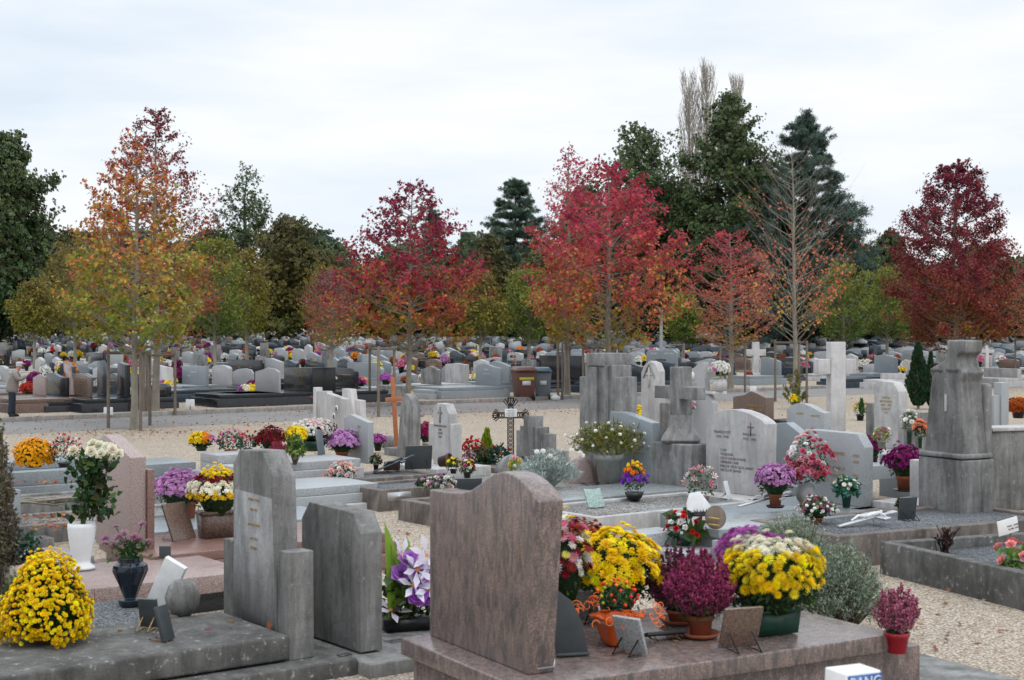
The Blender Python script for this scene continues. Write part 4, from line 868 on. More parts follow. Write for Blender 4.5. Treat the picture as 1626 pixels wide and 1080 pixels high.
# --- grey slab with stepped pieces
g = g_('speckled grey granite tomb with raised corner blocks in front of the arched headstone', (1142, 840), .33)
g.box('slab', (1142, 842), .33, .24, lx=1066, T=2.6, mat='slab'); x0, x1, y0, y1, z1 = g.last
g.lb('base', x0+.05, x1, y0+.05, y1-.05, -.4, -.092, 'terr'); g.lb('front_step', x0-.55, x0+.048, y0-.02, y1+.1, -.32, -.20, 'terr')
g.lb('corner_block', x0-.62, x0-.10, y1-.26, y1+.12, -.199, -.05, 'terr'); g.lb('corner_block', x0-.14, x0+.9, y0-.30, y0-.03, -.34, -.09, 'terr'); g.lb('kerb', x0-.9, x1, y0-.6, y1+.2, -.42, -.34, 'concm')
# --- white kerbed grave with pebbles
g = g_('pale kerbed grave filled with pebbles left of the grey granite tomb', (946, 822), .24)
g.bed((946, 822), .24, -.05, lx=880, T=2.75, W=1.35, kerb=.09, mat='concl', fill='chipl', drop=.035); g.lb('plinth', -.5, 3.0, -.55, 1.4, -.4, -.26, 'concm')
# --- big granite headstones pair
g = g_('large blue grey granite headstone with gilt lettering and a clipped corner behind pink flowers', (1372, 806), .22)
n6 = (1372, 806); g.stele('headstone', n6, [(1373, 711), (1361, 689), (1285, 682), (1268, 690)], rx=1386, mat='terr', bevel=.01)
for i, (a, b_, t_) in enumerate(((1330, 722, 'GEORGES'), (1359, 726, '1920'), (1359, 736, '1979'), (1332, 746, 'FAMILLE'), (1330, 757, 'BALLIN'), (1358, 758, '1925'))): g.text([t_], a, b_, 5, n6)
g.lb('base', -2.4, .3, -.1, 1.5, -.3, -.002, 'terrb')
g = g_('dark blue grey headstone with a steep sloped shoulder between the arched and lettered ones', (1272, 770), .2)
g.stele('headstone', (1272, 770), [(1272, 690), (1248, 671), (1232, 672)], rx=1285, mat='terrb'); g.lb('base', -.2, .5, -.1, 1.2, -.3, -.002, 'terrb')
g = g_('light grey headstone with a soft wave top left of the white cross foot', (1300, 720), .15)
g.stele('headstone', (1309, 722), [(1309, 656), (1300, 653), (1288, 646), (1276, 641), (1264, 641), (1254, 645), (1249, 650)], rx=1320, mat='terr'); g.text(['LUCIEN'], 1270, 658, 3.4, (1309, 722)); g.text(['MARTHE'], 1295, 662, 3.4, (1309, 722)); g.lb('base', -1.8, .4, -.1, 1.2, -.25, -.002, 'terr')
# --- white latin cross
p = P(1326, 712, .1); g = Grave('stone_cross_grave', 'big plain white stone cross on a stepped foot, right', (1326, 712), .1, R(12)); s = F/p[1]; hh = (712-543)/s
g.lb('upright', -11/s, 14/s, -.12, .12, .35, hh, 'white', .012); ha0, ha1 = (712-594)/s, (712-570)/s
g.lb('crossarm', -32/s, -11.2/s, -.11, .11, ha0, ha1, 'white', .012); g.lb('crossarm', 14.2/s, 32/s, -.11, .11, ha0, ha1, 'white', .012)
g.lb('foot', -13/s, 24/s, -.2, .25, .0, .348, 'white', .012); g.lb('step', 24.2/s, 44/s, -.2, .25, -.05, .22, 'white', .012); g.lb('base', -20/s, 50/s, -.4, .4, -.15, -.052, 'white')
# --- stained headstone with pillars, right
g = g_('pale headstone streaked black at the top between short pillars, left of the small cypress', (1432, 716), .2)
n7 = (1426, 714); g.stele('headstone', n7, [(1426, 622), (1418, 607), (1394, 604), (1388, 612)], rx=1441, mat='concl', bevel=.012)
g.stele('pillar', (1387, 706), [(1387, 641), (1375, 640)], T=.3, mat='concm'); g.lb('pillar', .02, .34, -.35, -.02, -.1, .72, 'concm')
g.text(['FAMILLE', 'BERTRAND', '1890  1958', 'GILBERT', '1921'], 1407, 633, 3.6, n7, gap=1.25); g.lb('base', -1.2, .6, -.3, 1.2, -.3, -.002, 'concl')
# --- trough grave in front
g = g_('beige trough shaped grave holding magenta chrysanthemums left of the obelisk', (1452, 805), .3)
g.box('slab', (1452, 803), .30, .12, lx=1385, T=1.2, mat='concl'); x0, x1, y0, y1, z1 = g.last
g.lb('back_wall', x1-.45, x1-.30, y0-.1, y1, z1+.002, z1+.48, 'concl'); g.lb('base', x0-.1, x1, y0-.1, y1+.1, -.4, z1-.182, 'concb')
g = g_('blue grey low wall grave behind the trough shaped one', (1462, 726), .62, AR); g.box('wall', (1462, 728), .62, -.05, lx=1396, T=1.0, mat='terrb'); g.lb('tray', -1.4, -.4, .1, .8, -.3, -.1, 'terrb')
# --- obelisk
g = g_('massive dark grey obelisk headstone with curved shoulders and an incised cross, right', (1531, 828), .22, AR)
n8 = (1530, 828); 
lo_ = g.stele('pedestal', n8, [(1531, 732), (1458, 724)], rx=1578, mat='concm', bevel=.02)
zm = g.face(n8, [(1531, 732)])[0][0][1]; 
up = [(1527, 728), (1521, 640), (1519, 606), (1524, 592), (1516, 583), (1513, 566), (1520, 560), (1521, 541), (1497, 540), (1499, 558), (1494, 572), (1470, 586), (1474, 600), (1467, 660), (1462, 724)]
pts, l = g.face(n8, up); MB().prism(pts, .05, .40).build('shaft', M['concm'], g.o, bevel=.02)
zc2 = g.face(n8, [(1490, 722)])[0][0][1]; g.lb('moulding', -.02, .47, pts[0][0]-.03, pts[-1][0]+.03, zc2-.03, zc2+.03, 'conc', .02)
g.lb('shoulder', .402, .52, pts[0][0]+.02, pts[-1][0]-.1, zm, zm+.9, 'concm', .04)
for q_ in ((1482, 588), (1507, 588)):
    (y, z), = g.face(n8, [q_])[0]; g.lb('incised_cross', .03, .052, y-.09, y+.09, z-.012, z+.012, 'concd', .002)
(y, z), = g.face(n8, [(1497, 640)])[0]; g.lb('incised_cross', .03, .052, y-.012, y+.012, z-.1, z+.1, 'white', .002)
g.lb('base', -1.9, .8, -.2, 1.6, -.35, -.002, 'concb')
# --- curved wall headstone at the right edge
g = g_('long grey curved wall headstone running out of the right edge', (1600, 822), .25, R(24))
g.lb('headstone', 0, 3.2, 0, .3, 0, 1.02, 'concm', .03) if False else None
pp, _ = [], 0; o_ = g.loc(P(1560, 815, .25))
b = MB(); xs = np.linspace(0, 3.4, 14); tp = 1.02-.03*xs+.12*np.exp(-((xs-0)/.5)**2)
pr = [(x, 0) for x in (0, 3.4)]; V = []
b.prismz([(0, 0), (1.2, -.06), (2.4, .02), (3.4, .15), (3.4, .45), (2.4, .32), (1.2, .24), (0, .3)], 0, .98); k = b.build('headstone', M['concm'], g.o, bevel=.02); k.location = (o_[0]+.15, o_[1]+.02, 0)
b = MB(); b.prismz([(0, -.03), (1.2, -.09), (2.4, -.01), (3.4, .12), (3.4, .48), (2.4, .35), (1.2, .27), (0, .33)], .982, 1.03); k = b.build('coping', M['concl'], g.o, bevel=.01); k.location = (o_[0]+.15, o_[1]+.02, 0)
# --- kerbed graves lower right
g = g_('brown kerbed grave of blue grey chips with a white crucifix, behind the silver shrub', (1358, 850), .34, AR)
g.bed((1330, 852), .34, -.05, lx=1190, T=3.3, kerb=.12); 
g = g_('lichen spotted kerbed grave at the lower right holding a white card and pink roses', (1610, 912), .33, R(22))
g.bed((1640, 914), .33, -.06, lx=1397, T=3.0, kerb=.13, mat='concd', drop=.10)
x0_, _, _ = g.loc(P(1640, 914, .33))
# --- light stones behind the wall
for lb_, nr_, z_, out_, rx_, mt_ in (('pale grey rectangular headstone right of the obelisk', (1590, 700), .1, [(1590, 608), (1578, 607)], 1597, 'terr'), ('lower grey block headstone touching the obelisk from behind', (1578, 700), .1, [(1578, 628), (1560, 627)], 1590, 'terr')):
    g = g_(lb_, nr_, z_, R(15)); g.stele('headstone', nr_, out_, T=.18, mat=mt_); g.lb('base', -1.2, .5, -.1, .9, -.2, -.002, mt_)
# ================================================================ FLOWERS AND KEEPSAKES ON THE NEAR GRAVES
PC = 'potted flowers'
def pl(label, base, z, w, top, sp, cols, cat='potted flowers', name='potted_chrysanthemum', **k): return plant(name, label, cat, base, z, w, top, sp, cols, **k)
# -- on the mauve slab
pl('tall mixed bunch of crimson, pink and white daisies tucked behind the mauve headstone', (898, 1000), .46, 78, 822, 955, [CRI, PIN, WHI, CRI, LEM], T=T_DAISY, n=90, bs=.045, pot=('pot', 'gpot', .45), mode='mix', name='mixed_bouquet', cat='bouquet')
pl('rust orange chrysanthemum behind the bright yellow one', (930, 935), .46, 92, 832, 905, [RUS], n=230, bs=.020, pot=('pot', 'terra', .5))
pl('big golden yellow chrysanthemum on the mauve slab beside the headstone', (978, 985), .46, 140, 846, 955, [YEL], n=260, bs=.042, pot=('pot', 'gpot', .42), ls=.05, nl=900)
heather('darker heather in a terracotta pot behind the large purple heather', (1080, 988), .46, 110, 868, 968, [(.20, .05, .10), (.28, .07, .14)], ('pot', 'terra', .42), n=110, seed=8, saucer='terra')
heather('large reddish purple heather in a terracotta pot and saucer on the mauve slab', (1112, 1010), .46, 122, 878, 976, [(.44, .07, .19), (.52, .12, .25), (.36, .05, .15)], ('pot', 'terra', .36), n=210, seed=4, saucer='terra')
pl('violet chrysanthemum rising behind the yellow and white one', (1190, 960), .46, 100, 842, 915, [PUR], T=T_SPIDER, n=150, bs=.040, pot=('pot', 'gpot', .4))
pl('white and yellow chrysanthemum in a dark green trough on the mauve slab', (1226, 1004), .46, 158, 858, 966, [YEL, YEL, YEL, CRM], T=T_SPIDER, mode='top', n=230, bs=.038, pot=('box', 'gpot', .40, R(24)), ls=.055, nl=1300)
# -- berries in orange wrap
def wrapped(label, base, z, w, top):
    p = P(*base, z); s = F/p[1]; o = thing('berry_plant', label, PC, p); r = np.random.default_rng(9); Rw = w/2/s; h = (base[1]-top)/s
    b = MB(); b.lathe([(Rw*.24, 0), (Rw*.32, h*.1), (Rw*.42, h*.36), (Rw*.55, h*.46), (Rw*.42, h*.42), (Rw*.3, h*.3), (0, h*.28)], 24, (.62, .10, .015), lobes=.13); b.build('orange_wrap', M['gloss'], o)
    g = MB(); n = 420; D = dome(n, r, -.3); g.inst(T_LEAF, D*[Rw*.44, Rw*.44, h*.3]*r.uniform(.4, 1, (n, 1))+[0, 0, h*.68], frames(D+r.normal(0, .6, D.shape), r.uniform(0, 6, n)), .032*r.uniform(.7, 1.3, n), jit(G_DK, n, r, .25)); g.build('foliage', M['green'], o)
    D = dome(36, r, -.2); C = jit([(.75, .03, .015), (.85, .20, .01), (.75, .05, .02), (.40, .42, .02)], 36, r)
    for d, c in zip(D, C): q = MB(); q.lathe([(0, -.012), (.011, -.004), (.011, .005), (0, .012)], 8, c, tuple(d*[Rw*.46, Rw*.46, h*.32]+[0, 0, h*.7])); q.build('berry', M['gloss'], o, smooth=True)
    for i in range(26):
        t = MB(); a = r.uniform(0, 6.28); th = np.linspace(0, r.uniform(4, 8), 14); R2 = r.uniform(.012, .03); c0 = np.array([math.cos(a)*Rw*.9, math.sin(a)*Rw*.9, h*r.uniform(.36, .62)])
        t.tube(c0+np.stack([R2*np.cos(th)+th*.006*math.cos(a), R2*np.sin(th)*.6+th*.006*math.sin(a), R2*np.sin(th)], -1), .0028, 4, (.85, .16, .02))
        t.build('ribbon', M['gloss'], o, smooth=True)
    c = MB(); 
    for i in range(16): a = i*.39+r.normal(0, .05); c.inst(T_BROAD, np.array([[math.cos(a)*Rw*.62, math.sin(a)*Rw*.62, h*.40]]), frames(np.array([[-math.sin(a)*.3, .3, .9]]), np.array([a])), .09, np.array([[.62, .60, .60]]))
    c.build('cellophane', M['gloss'], o); return o
wrapped('orange berry plant wrapped in orange foil with curly ribbons on the mauve slab', (980, 1022), .46, 150, 922)
def plaque(label, base, z, w, h, mat, ang=R(30), tilt=-22, legs='blk', shape='rect', t=.022, name='memorial_plaque', cat='plaque', tex=None):
    p = P(*base, z); s = F/p[1]; Wd, Hh = w/s, h/s; o = thing(name, label, cat, p, ang)
    if shape == 'rect': prf = [(-Wd/2, 0), (Wd/2, 0), (Wd/2, Hh), (-Wd/2, Hh)]
    elif shape == 'arch': prf = [(Wd*.5*math.cos(a), Hh*.5+Hh*.5*math.sin(a)) for a in np.linspace(0, 6.28, 19)[:-1]]
    elif shape == 'fin': prf = [(-Wd*.42, 0), (Wd*.46, 0), (Wd*.30, Hh*.45), (0, Hh*.8), (-Wd*.45, Hh), (-Wd*.5, Hh*.5)]
    elif shape == 'book': prf = [(-Wd/2, 0), (0, -Hh*.04), (Wd/2, 0), (Wd/2, Hh), (0, Hh*.95), (-Wd/2, Hh)]
    elif shape == 'roof': prf = [(-Wd/2, 0), (Wd/2, 0), (Wd/2, Hh*.6), (Wd*.1, Hh), (-Wd*.35, Hh*.95), (-Wd/2, Hh*.7)]
    # facing -y, leaning back (+y at the top)
    m = MB(); V = [(a, t*k, b) for k in (0, 1) for a, b in prf]; n = len(prf)
    m.add(V, [np.arange(n), np.arange(n)[::-1]+n, np.array([(i, i+n, (i+1) % n+n, (i+1) % n) for i in range(n)])]); k = m.build('panel', M[mat], o, bevel=.003); k.rotation_euler = (R(tilt), 0, 0); k.location = (0, 0, .008)
    if legs:
        for q in (-1, 1):
            b = MB(); y1 = -math.sin(R(tilt))*Hh*.4 if tilt < 0 else -math.sin(R(tilt))*Hh*.4; yd = .06+Hh*.25 if tilt < 0 else -.06-Hh*.25
            b.tube([(q*Wd*.3, y1+(t if tilt < 0 else 0), Hh*.38), (q*Wd*.3, y1+yd, .006), (q*Wd*.3, 0, .006)], .006, 5, cap=True); b.build('leg', M[legs], o, smooth=True)
    if tex: tex(k, Wd, Hh)
    return o
plaque('dark green fin shaped plaque on a foot close behind the mauve headstone', (908, 1040), .46, 60, 104, 'dk', R(14), 0, None, 'fin', .03)
MB().box(-.10, .11, -.03, .06, 0, .016).build('foot', M['dk'], bpy.data.objects['memorial_plaque'], bevel=.003)
plaque('small grey plaque leaning behind the orange foil plant', (930, 985), .46, 55, 56, 'conc', R(150), -25)
plaque('speckled grey plaque seen from behind, in front of the orange foil plant', (1008, 1036), .46, 52, 62, 'terr', R(140), -20)
plaque('brown rectangular plaque on two black feet right of the terracotta saucer', (1172, 1030), .46, 66, 70, 'brown', R(18), 20)
plaque('small black flat plaque on a gilt leg before the big heather', (1050, 1012), .46, 70, 26, 'blk', R(20), 72, 'gold')
heather('pale pink heather in a bright red pot on the ledge of the mauve tomb', (1424, 1036), .33, 82, 930, 1004, [(.50, .16, .26), (.58, .22, .32)], ('pot', 'redp', .50), n=60, seed=6)
bush('santolina_bush', 'silvery green shrub spilling over the edge of the kerbed grave', 'shrub', (1262, 965), 0, 196, 818, G_SANT, n=11000, ls=.036, seed=2, leaf=t_leaf(.28, .05))
bush('santolina_bush', 'lower silvery green shrub with bare brown stems at the corner of the mauve tomb', 'shrub', (1336, 1006), 0, 158, 862, G_SANT, n=9000, ls=.036, seed=3, leaf=t_leaf(.28, .05))
# -- the blue and white sign box at the bottom edge
p = np.array([(1350-CX)/F*6.9, 6.9, .69]); o = thing('sign_box', 'white box with a blue label reading BANG at the bottom edge', 'sign', p, R(24))
z_ = H-(1062-YH)/F*6.9-p[2]
MB().box(-.10, .13, -.10, .10, -.3, z_, tx=.012, ty=.02).build('box', M['whitem'], o, bevel=.008)
k = MB().box(-.075, .118, -.004, 0, -.2, 0).build('blue_label', M['blue'], o); k.location = (0, -.081, z_-.012); k.rotation_euler = (R(-4), 0, 0)
flat_text(['BANG'], .066, 'whitem', o, (.02, -.0925, z_-.064))
k = g_('low granite block under the white sign box at the bottom edge', ((0, 0),), .3) if False else None
o2 = thing('stone_block', 'rough grey stone block below the bottom edge carrying the sign box', 'stone', (p[0], p[1], -.02), R(24)); MB().box(-.3, .35, -.25, .25, 0, p[2]-.28).build('block', M['concm'], o2, bevel=.02); o2['note'] = ''; del o2['note']
# -- purple lilies and roses beside the plain headstone
def lilies():
    base = (646, 1000); p = P(*base, .10); s = F/p[1]; o = thing('lily_arrangement', 'artificial purple roses and white lilies with tall green leaves in a black trough', 'flower arrangement', p, R(20)); r = np.random.default_rng(2)
    b = MB(); b.box(-.15, .15, -.07, .07, 0, .09, tx=-.02, ty=-.02); b.build('trough', M['blk'], o)
    g = MB(); n = 260; O = np.stack([r.uniform(-.15, .17, n), r.uniform(-.1, .1, n), r.uniform(.07, .42, n)], -1); g.inst(T_BROAD, O, frames(r.normal(0, 1, (n, 3)), r.uniform(0, 6, n)), .075*r.uniform(.6, 1.2, n), jit(G_DK, n, r, .25))
    for x0, x1, h_ in ((-.13, -.17, .66), (-.10, -.12, .50), (-.08, -.02, .56), (.0, -.1, .40)):
        t = np.linspace(0, 1, 9); c = np.stack([x0+(x1-x0)*t+.04*np.sin(t*3), 0*t-.04, .1+h_*t], -1); w_ = .045*np.sin(t*math.pi*.92+.2)
        V = np.concatenate([c+np.stack([w_, 0*w_, .3*w_], -1), c+np.stack([-w_, 0*w_-.015, .3*w_], -1)]); g.add(V, [np.array([(i, i+1, i+10, i+9) for i in range(8)])], (.20, .34, .04))
    g.build('foliage', M['green'], o)
    q = MB(); O = np.array([(-.02, -.12, .50), (.06, -.13, .40), (.13, -.1, .24), (.03, -.14, .26), (.17, -.05, .33), (-.06, -.08, .40)]); q.inst(T_ROSE, O, frames(np.array([(-.3, -1, .5)]*6)+r.normal(0, .3, (6, 3)), r.uniform(0, 6, 6)), .085, jit([(.48, .14, .62), (.56, .22, .70)], 6, r)); q.build('roses', M['petal'], o)
    for O in ((-.07, -.12, .53), (.02, -.16, .44), (.10, -.16, .30), (.0, -.15, .33), (.12, -.14, .47), (.19, -.1, .40), (.20, -.12, .18), (.10, -.13, .53), (-.12, -.05, .15)):
        q = MB(); q.inst(T_LILY, np.array([O]), frames(np.array([(.2, -1, .5)])+r.normal(0, .35, (1, 3)), r.uniform(0, 6, 1)), .115, jit([(.80, .76, .86)], 1, r, .04)); q.build('lily', M['petal'], o)
lilies(); bpy.data.objects['lily_arrangement'].scale = (1.22, 1.22, 1.15)
# -- bottom left
pl('great cascade of bright yellow chrysanthemums at the bottom left corner', (74, 1018), .315, 146, 888, 1010, [YEL], T=T_BALL, n=1500, bs=.021, pot=('pot', 'terra', .4), lo=-.6, ls=.04, cone=.3)
bush('green_sprig', 'soft green foliage plant left of the yellow cascade', 'plant', (42, 985), .315, 90, 896, [(.06, .13, .02), (.09, .17, .03)], n=2200, ls=.03, seed=12, stem=(.05, .09, .02))
o = thing('flower_pot', 'tipped terracotta pot at the left edge by the yellow cascade', 'flower pot', P(2, 1000, .33), 0); pot_mesh('pot', .12, .15).build('pot', M['terra'], o, smooth=True).rotation_euler = (R(20), R(35), 0)
pl('white bowl planter with dark leaves at the left edge', (18, 940), .33, 92, 840, 893, [(.04, .07, .05), (.03, .06, .05)], T=T_BROAD, n=60, bs=.05, pot=('bowl', 'cream', .92), green=G_BLUE, leaf=T_BROAD, ls=.06, name='bowl_planter', cat='planter')
bush('brown_conifer', 'blurred brown and green conifer cut by the left edge, close to the camera', 'shrub', (-6, 1010), .0, 74, 655, [(.12, .10, .085), (.16, .13, .10), (.14, .16, .05), (.20, .16, .12)], n=9000, ls=.035, leaf=T_LEAF, seed=14)
# urns
def urn(name, label, base, z, w, top, kind, mat, cat='vase', group=None):
    p = P(*base, z); s = F/p[1]; o = thing(name, label, cat, p, R(18), group); pot_mesh(kind, w/2/s, (base[1]-top)/s).build('body', M[mat], o, smooth=kind != 'jar', bevel=.004 if kind == 'jar' else 0); return o, p, s, (base[1]-top)/s
o, p, s, hv = urn('white_vase', 'tall white porcelain vase standing on the pink granite slab', (130, 903), .335, 44, 830, 'urn', 'por')
r = np.random.default_rng(21)
ro = thing('rose_bouquet', 'bunch of cream white roses with dark leaves standing in the white vase', 'bouquet', (p[0], p[1], p[2]+hv), 0)
O = np.array([(px_, py_) for px_, py_ in ((116, 717), (130, 729), (148, 728), (150, 716), (158, 708), (170, 712), (172, 725), (183, 713), (186, 722), (148, 706), (165, 720), (141, 738))], float)
pts = np.stack([(O[:, 0]-130)/s, r.uniform(-.12, .05, len(O)), (830-O[:, 1])/s], -1); q = MB(); q.inst(T_ROSE, pts, frames(np.array([(0, -1, .8)]*len(O))+r.normal(0, .35, (len(O), 3)), r.uniform(0, 6, len(O))), .062, jit(CRM, len(O), r, .04)); q.build('roses', M['petal'], ro)
g = MB(); st__ = MB()
for q_ in pts: st__.tube([(0, 0, -.1), (q_[0]*.35, q_[1]*.4, q_[2]*.5), tuple(q_)], .005, 5, (.05, .10, .025))
n = 420; O = np.stack([r.normal(.10, .10, n), r.normal(-.02, .07, n), r.uniform(.05, .60, n)], -1); O[:, 0] += (O[:, 2]-.3)*.0; g.inst(T_BROAD, O, frames(r.normal(0, 1, (n, 3))+[0, -.5, .3], r.uniform(0, 6, n)), .085*r.uniform(.5, 1.2, n), jit([(.018, .045, .016), (.03, .065, .022), (.045, .085, .03)], n, r, .2)); g.build('foliage', M['green'], ro); st__.build('stems', M['vc'], ro)
o, p, s, hv = urn('navy_vase', 'dark navy polished granite vase with faceted sides', (207, 961), .315, 56, 885, 'jar', 'dnavy')
fo = thing('bouquet', 'wilting dusty mauve chrysanthemums standing in the navy vase', 'bouquet', (p[0], p[1], p[2]+hv))
O = np.array([(px_, py_) for px_, py_ in ((165, 857), (184, 838), (190, 852), (197, 861), (214, 852), (222, 835), (220, 858), (233, 862), (180, 868), (206, 868), (228, 872), (172, 862), (200, 846))], float); pts = np.stack([(O[:, 0]-207)/s, r.uniform(-.08, .08, len(O)), (885-O[:, 1])/s], -1)
q = MB(); q.inst(T_MUM, pts, frames(np.array([(0, -.5, 1)]*len(O))+r.normal(0, .3, (len(O), 3)), r.uniform(0, 6, len(O))), .045, jit([(.30, .12, .20), (.42, .22, .30), (.35, .16, .24)], len(O), r)); q.build('blossoms', M['petal'], fo)
g = MB(); 
for q_ in pts: g.tube([(0, 0, -.05), (q_[0]*.4, q_[1]*.4, q_[2]*.5), tuple(q_)], .004, 4, (.08, .12, .03))
n = 120; g.inst(T_LEAF, np.stack([r.normal(0, .06, n), r.normal(0, .05, n), r.uniform(0, .13, n)], -1), frames(r.normal(0, 1, (n, 3)), r.uniform(0, 6, n)), .06, jit(G_MID, n, r, .2)); g.build('foliage', M['green'], fo)
o, p, s, hv = urn('stone_urn', 'squat weathered grey stone urn behind the tilted marble plaque', (290, 978), .30, 56, 922, 'ball', 'concm')
plaque('whitish marble block plaque tilted over the small slate ones', (246, 966), .315, 38, 84, 'plw', R(-18), 8, None, t=.05).rotation_euler = (0, R(28), R(-12))
plaque('little blue grey plaque with a carved relief beneath the tilted marble one', (238, 998), .315, 32, 48, 'pew', R(-12), 14, 'gold')
plaque('narrow dark plaque seen edge on with thin wooden props', (270, 1018), .315, 28, 56, 'dk', R(68), -16, 'orange', t=.03)
plaque('brown tilted plaque on the red granite slab', (294, 858), .365, 50, 62, 'brown', R(58), -24, 'gold', t=.02)
plaque('tiny pewter figure plaque by the pink headstone foot', (262, 888), .34, 18, 20, 'pew', R(10), 10, None)
# -- centre left flowers
pl('mauve chrysanthemum in a blue pot behind the pink headstone', (284, 822), .335, 82, 748, 800, [MAU], T=T_MUM2, n=260, bs=.026, pot=('pot', 'blue', .42), ls=.035, nl=900)
pl('small spare terracotta pot of greenery right of the blue pot', (302, 822), .335, 34, 770, 796, [(.08, .13, .03), (.05, .09, .03)], T=T_LEAF, n=50, bs=.03, pot=('pot', 'terra', .6), cat='potted plant', name='potted_plant')
pl('yellow, cream and dark red chrysanthemums in a brown granite trough behind the name stone', (345, 852), .365, 92, 744, 812, [[(.9, .6, .02)], CRM, CRM, CRI, YEL], mode='top', T=T_MUM2, n=260, bs=.028, pot=('box', 'brown', .5, R(37)), ls=.04)
pl('round ball of deep orange yellow chrysanthemums at far left', (54, 742), .545, 60, 697, 738, [[(.90, .42, .01), (.92, .48, .012)]], n=320, bs=.022, T=T_MUM2, pot=('pot', 'blk', .5), lo=-.5)
pl('red and pink cyclamen with white blooms beside the round orange chrysanthemum', (102, 742), .545, 52, 692, 735, [RED, WHI, PIN], T=T_CYC, n=60, bs=.035, pot=('pot', 'blk', .4), name='cyclamen')
Y5 = .655
pl('bright yellow chrysanthemum at the left end of the grey stepped grave', (320, 716), Y5, 40, 687, 710, [YEL, YEL, ORA, MAU], mode='split', T=T_MUM2, n=150, bs=.026, pot=('pot', 'gpot', .5))
pl('pink cyclamen in a terracotta pot on the grey stepped grave', (366, 727), .53, 46, 684, 714, [PIN], T=T_CYC, n=26, bs=.05, pot=('pot', 'terra', .42), green=G_BLUE, leaf=T_BROAD, ls=.05, name='cyclamen')
pl('red cyclamen next to the pink one on the grey stepped grave', (393, 722), .53, 36, 690, 712, [RED], T=T_CYC, n=20, bs=.045, pot=('pot', 'blk', .42), green=G_BLUE, leaf=T_BROAD, ls=.045, name='cyclamen')
pl('deep crimson chrysanthemum directly behind the name stone top', (430, 722), .53, 48, 680, 712, [CRI], T=T_MUM2, n=200, bs=.026, pot=('pot', 'blk', .5))
heather('magenta heather just above the tall name stone', (443, 730), .53, 34, 700, 722, ROS, ('pot', 'blk', .5), n=40, seed=22)
bush('potted_shrub', 'variegated green leafy plant right of the crimson chrysanthemum', 'potted plant', (468, 738), .5, 34, 684, [(.10, .20, .04), (.30, .36, .10), (.06, .12, .03)], n=700, ls=.06, leaf=T_LEAF, seed=23)
pl('yellow chrysanthemum with a long leaf left of the white and pink one', (470, 722), .53, 34, 678, 705, [YEL], T=T_MUM2, n=90, bs=.03, pot=('pot', 'gpot', .5))
pl('white and pale pink chrysanthemum edged with crimson in a dark green bowl', (497, 716), .53, 66, 666, 700, [WHI, PAL, WHI, CRI], mode='split', T=T_MUM2, n=260, bs=.026, pot=('bowl', 'gpot', .68))
pl('large mauve pink chrysanthemum in a terracotta pot before the blue grey headstone', (543, 734), .34, 56, 685, 716, [[(.60, .28, .60), (.68, .38, .68)]], n=210, bs=.034, T=T_MUM2, pot=('pot', 'terra', .38), nl=700, ls=.035)
plaque('small metal cross plaque leaning beside the dark green bowl', (511, 722), .53, 12, 40, 'pew', R(30), -20)
pl('magenta chrysanthemum peeping out right of the blue grey headstone', (600, 716), .05, 26, 690, 708, [PUR], T=T_MUM2, n=70, bs=.035, pot=('pot', 'blk', .5))
o = thing('round_stone', 'round grey boulder at the foot of the orange wooden cross', 'stone', P(618, 714, 0)); MB().lathe([(0, 0), (.14, .03), (.19, .12), (.16, .22), (.07, .28), (0, .29)], 12, sy=.6).build('boulder', M['conc'], o, smooth=True)
plant('artificial_flowers', 'low mound of blush pink and white artificial roses on the brown kerbed grave', 'flower arrangement', (543, 761), .28, 50, 736, 757, [PAL, WHI, [(.85, .45, .35)]], T=T_ROSE, n=60, bs=.04, pot=None, lo=0)
def crucifix(label, base, z, length_px, mat, ang, tilt, group=None, legs='silver', sc=1):
    p = P(*base, z); s = F/p[1]; L = length_px/s; o = thing('crucifix', label, 'crucifix', p, ang, group)
    cr_ = thing('x', None, None) if False else None
    A = Matrix.Rotation(R(tilt), 4, 'Y')
    def bar(nm, M_, sx, sy, sz, par=o): return MB().boxm(A @ M_, sx, sy, sz).build(nm, M[mat], par, bevel=.004)
    # long axis along +x of the thing, raised at the head
    c = bar('cross', Matrix.Translation((L/2, 0, .012)), L, L*.10, .022); bar('crossbar', Matrix.Translation((L*.70, 0, .0135)), L*.10, L*.52, .020)
    for a_, b_ in ((L*1.0, 0), (L*.70, L*.26), (L*.70, -L*.26)): bar('flared_end', Matrix.Translation((a_, b_, .0125)), L*.12, L*.13, .026)
    f = MB(); q = lambda x, y, z_: tuple((A @ Vector((x, y, z_))))
    f.tube([q(L*.82, 0, .055), q(L*.78, 0, .05)], [.014*L/.6, .016*L/.6], 8, cap=True); f.tube([q(L*.77, 0, .045), q(L*.62, 0, .05), q(L*.52, .0, .045)], [.020*L/.6, .018*L/.6, .017*L/.6], 8, cap=True)
    f.tube([q(L*.52, 0, .045), q(L*.40, .01, .07), q(L*.26, 0, .04)], [.017*L/.6, .013*L/.6, .007*L/.6], 7, cap=True)
    for e_ in (-1, 1): f.tube([q(L*.75, 0, .05), q(L*.76, e_*L*.12, .045), q(L*.73, e_*L*.23, .03)], [.009*L/.6, .007*L/.6, .005*L/.6], 6, cap=True)
    f.build('figure', M[mat if mat != 'silver' else 'plw'], o, smooth=True)
    hz = math.sin(R(-tilt))*L*.7
    for e_ in (-1, 1): MB().tube([q(L*.68, e_*L*.1, .0), (L*.74, e_*L*.1, -.0)], .005, 5).build('leg', M[legs], o)
    return o
crucifix('dark pewter crucifix propped on the grey chips, head towards the pale pillared headstone', (594, 750), .27, 66, 'pew', R(20), -20)
plaque('dark slate plaque standing just left of the pale pillared headstone', (664, 746), .26, 44, 38, 'dk', R(20), 8)
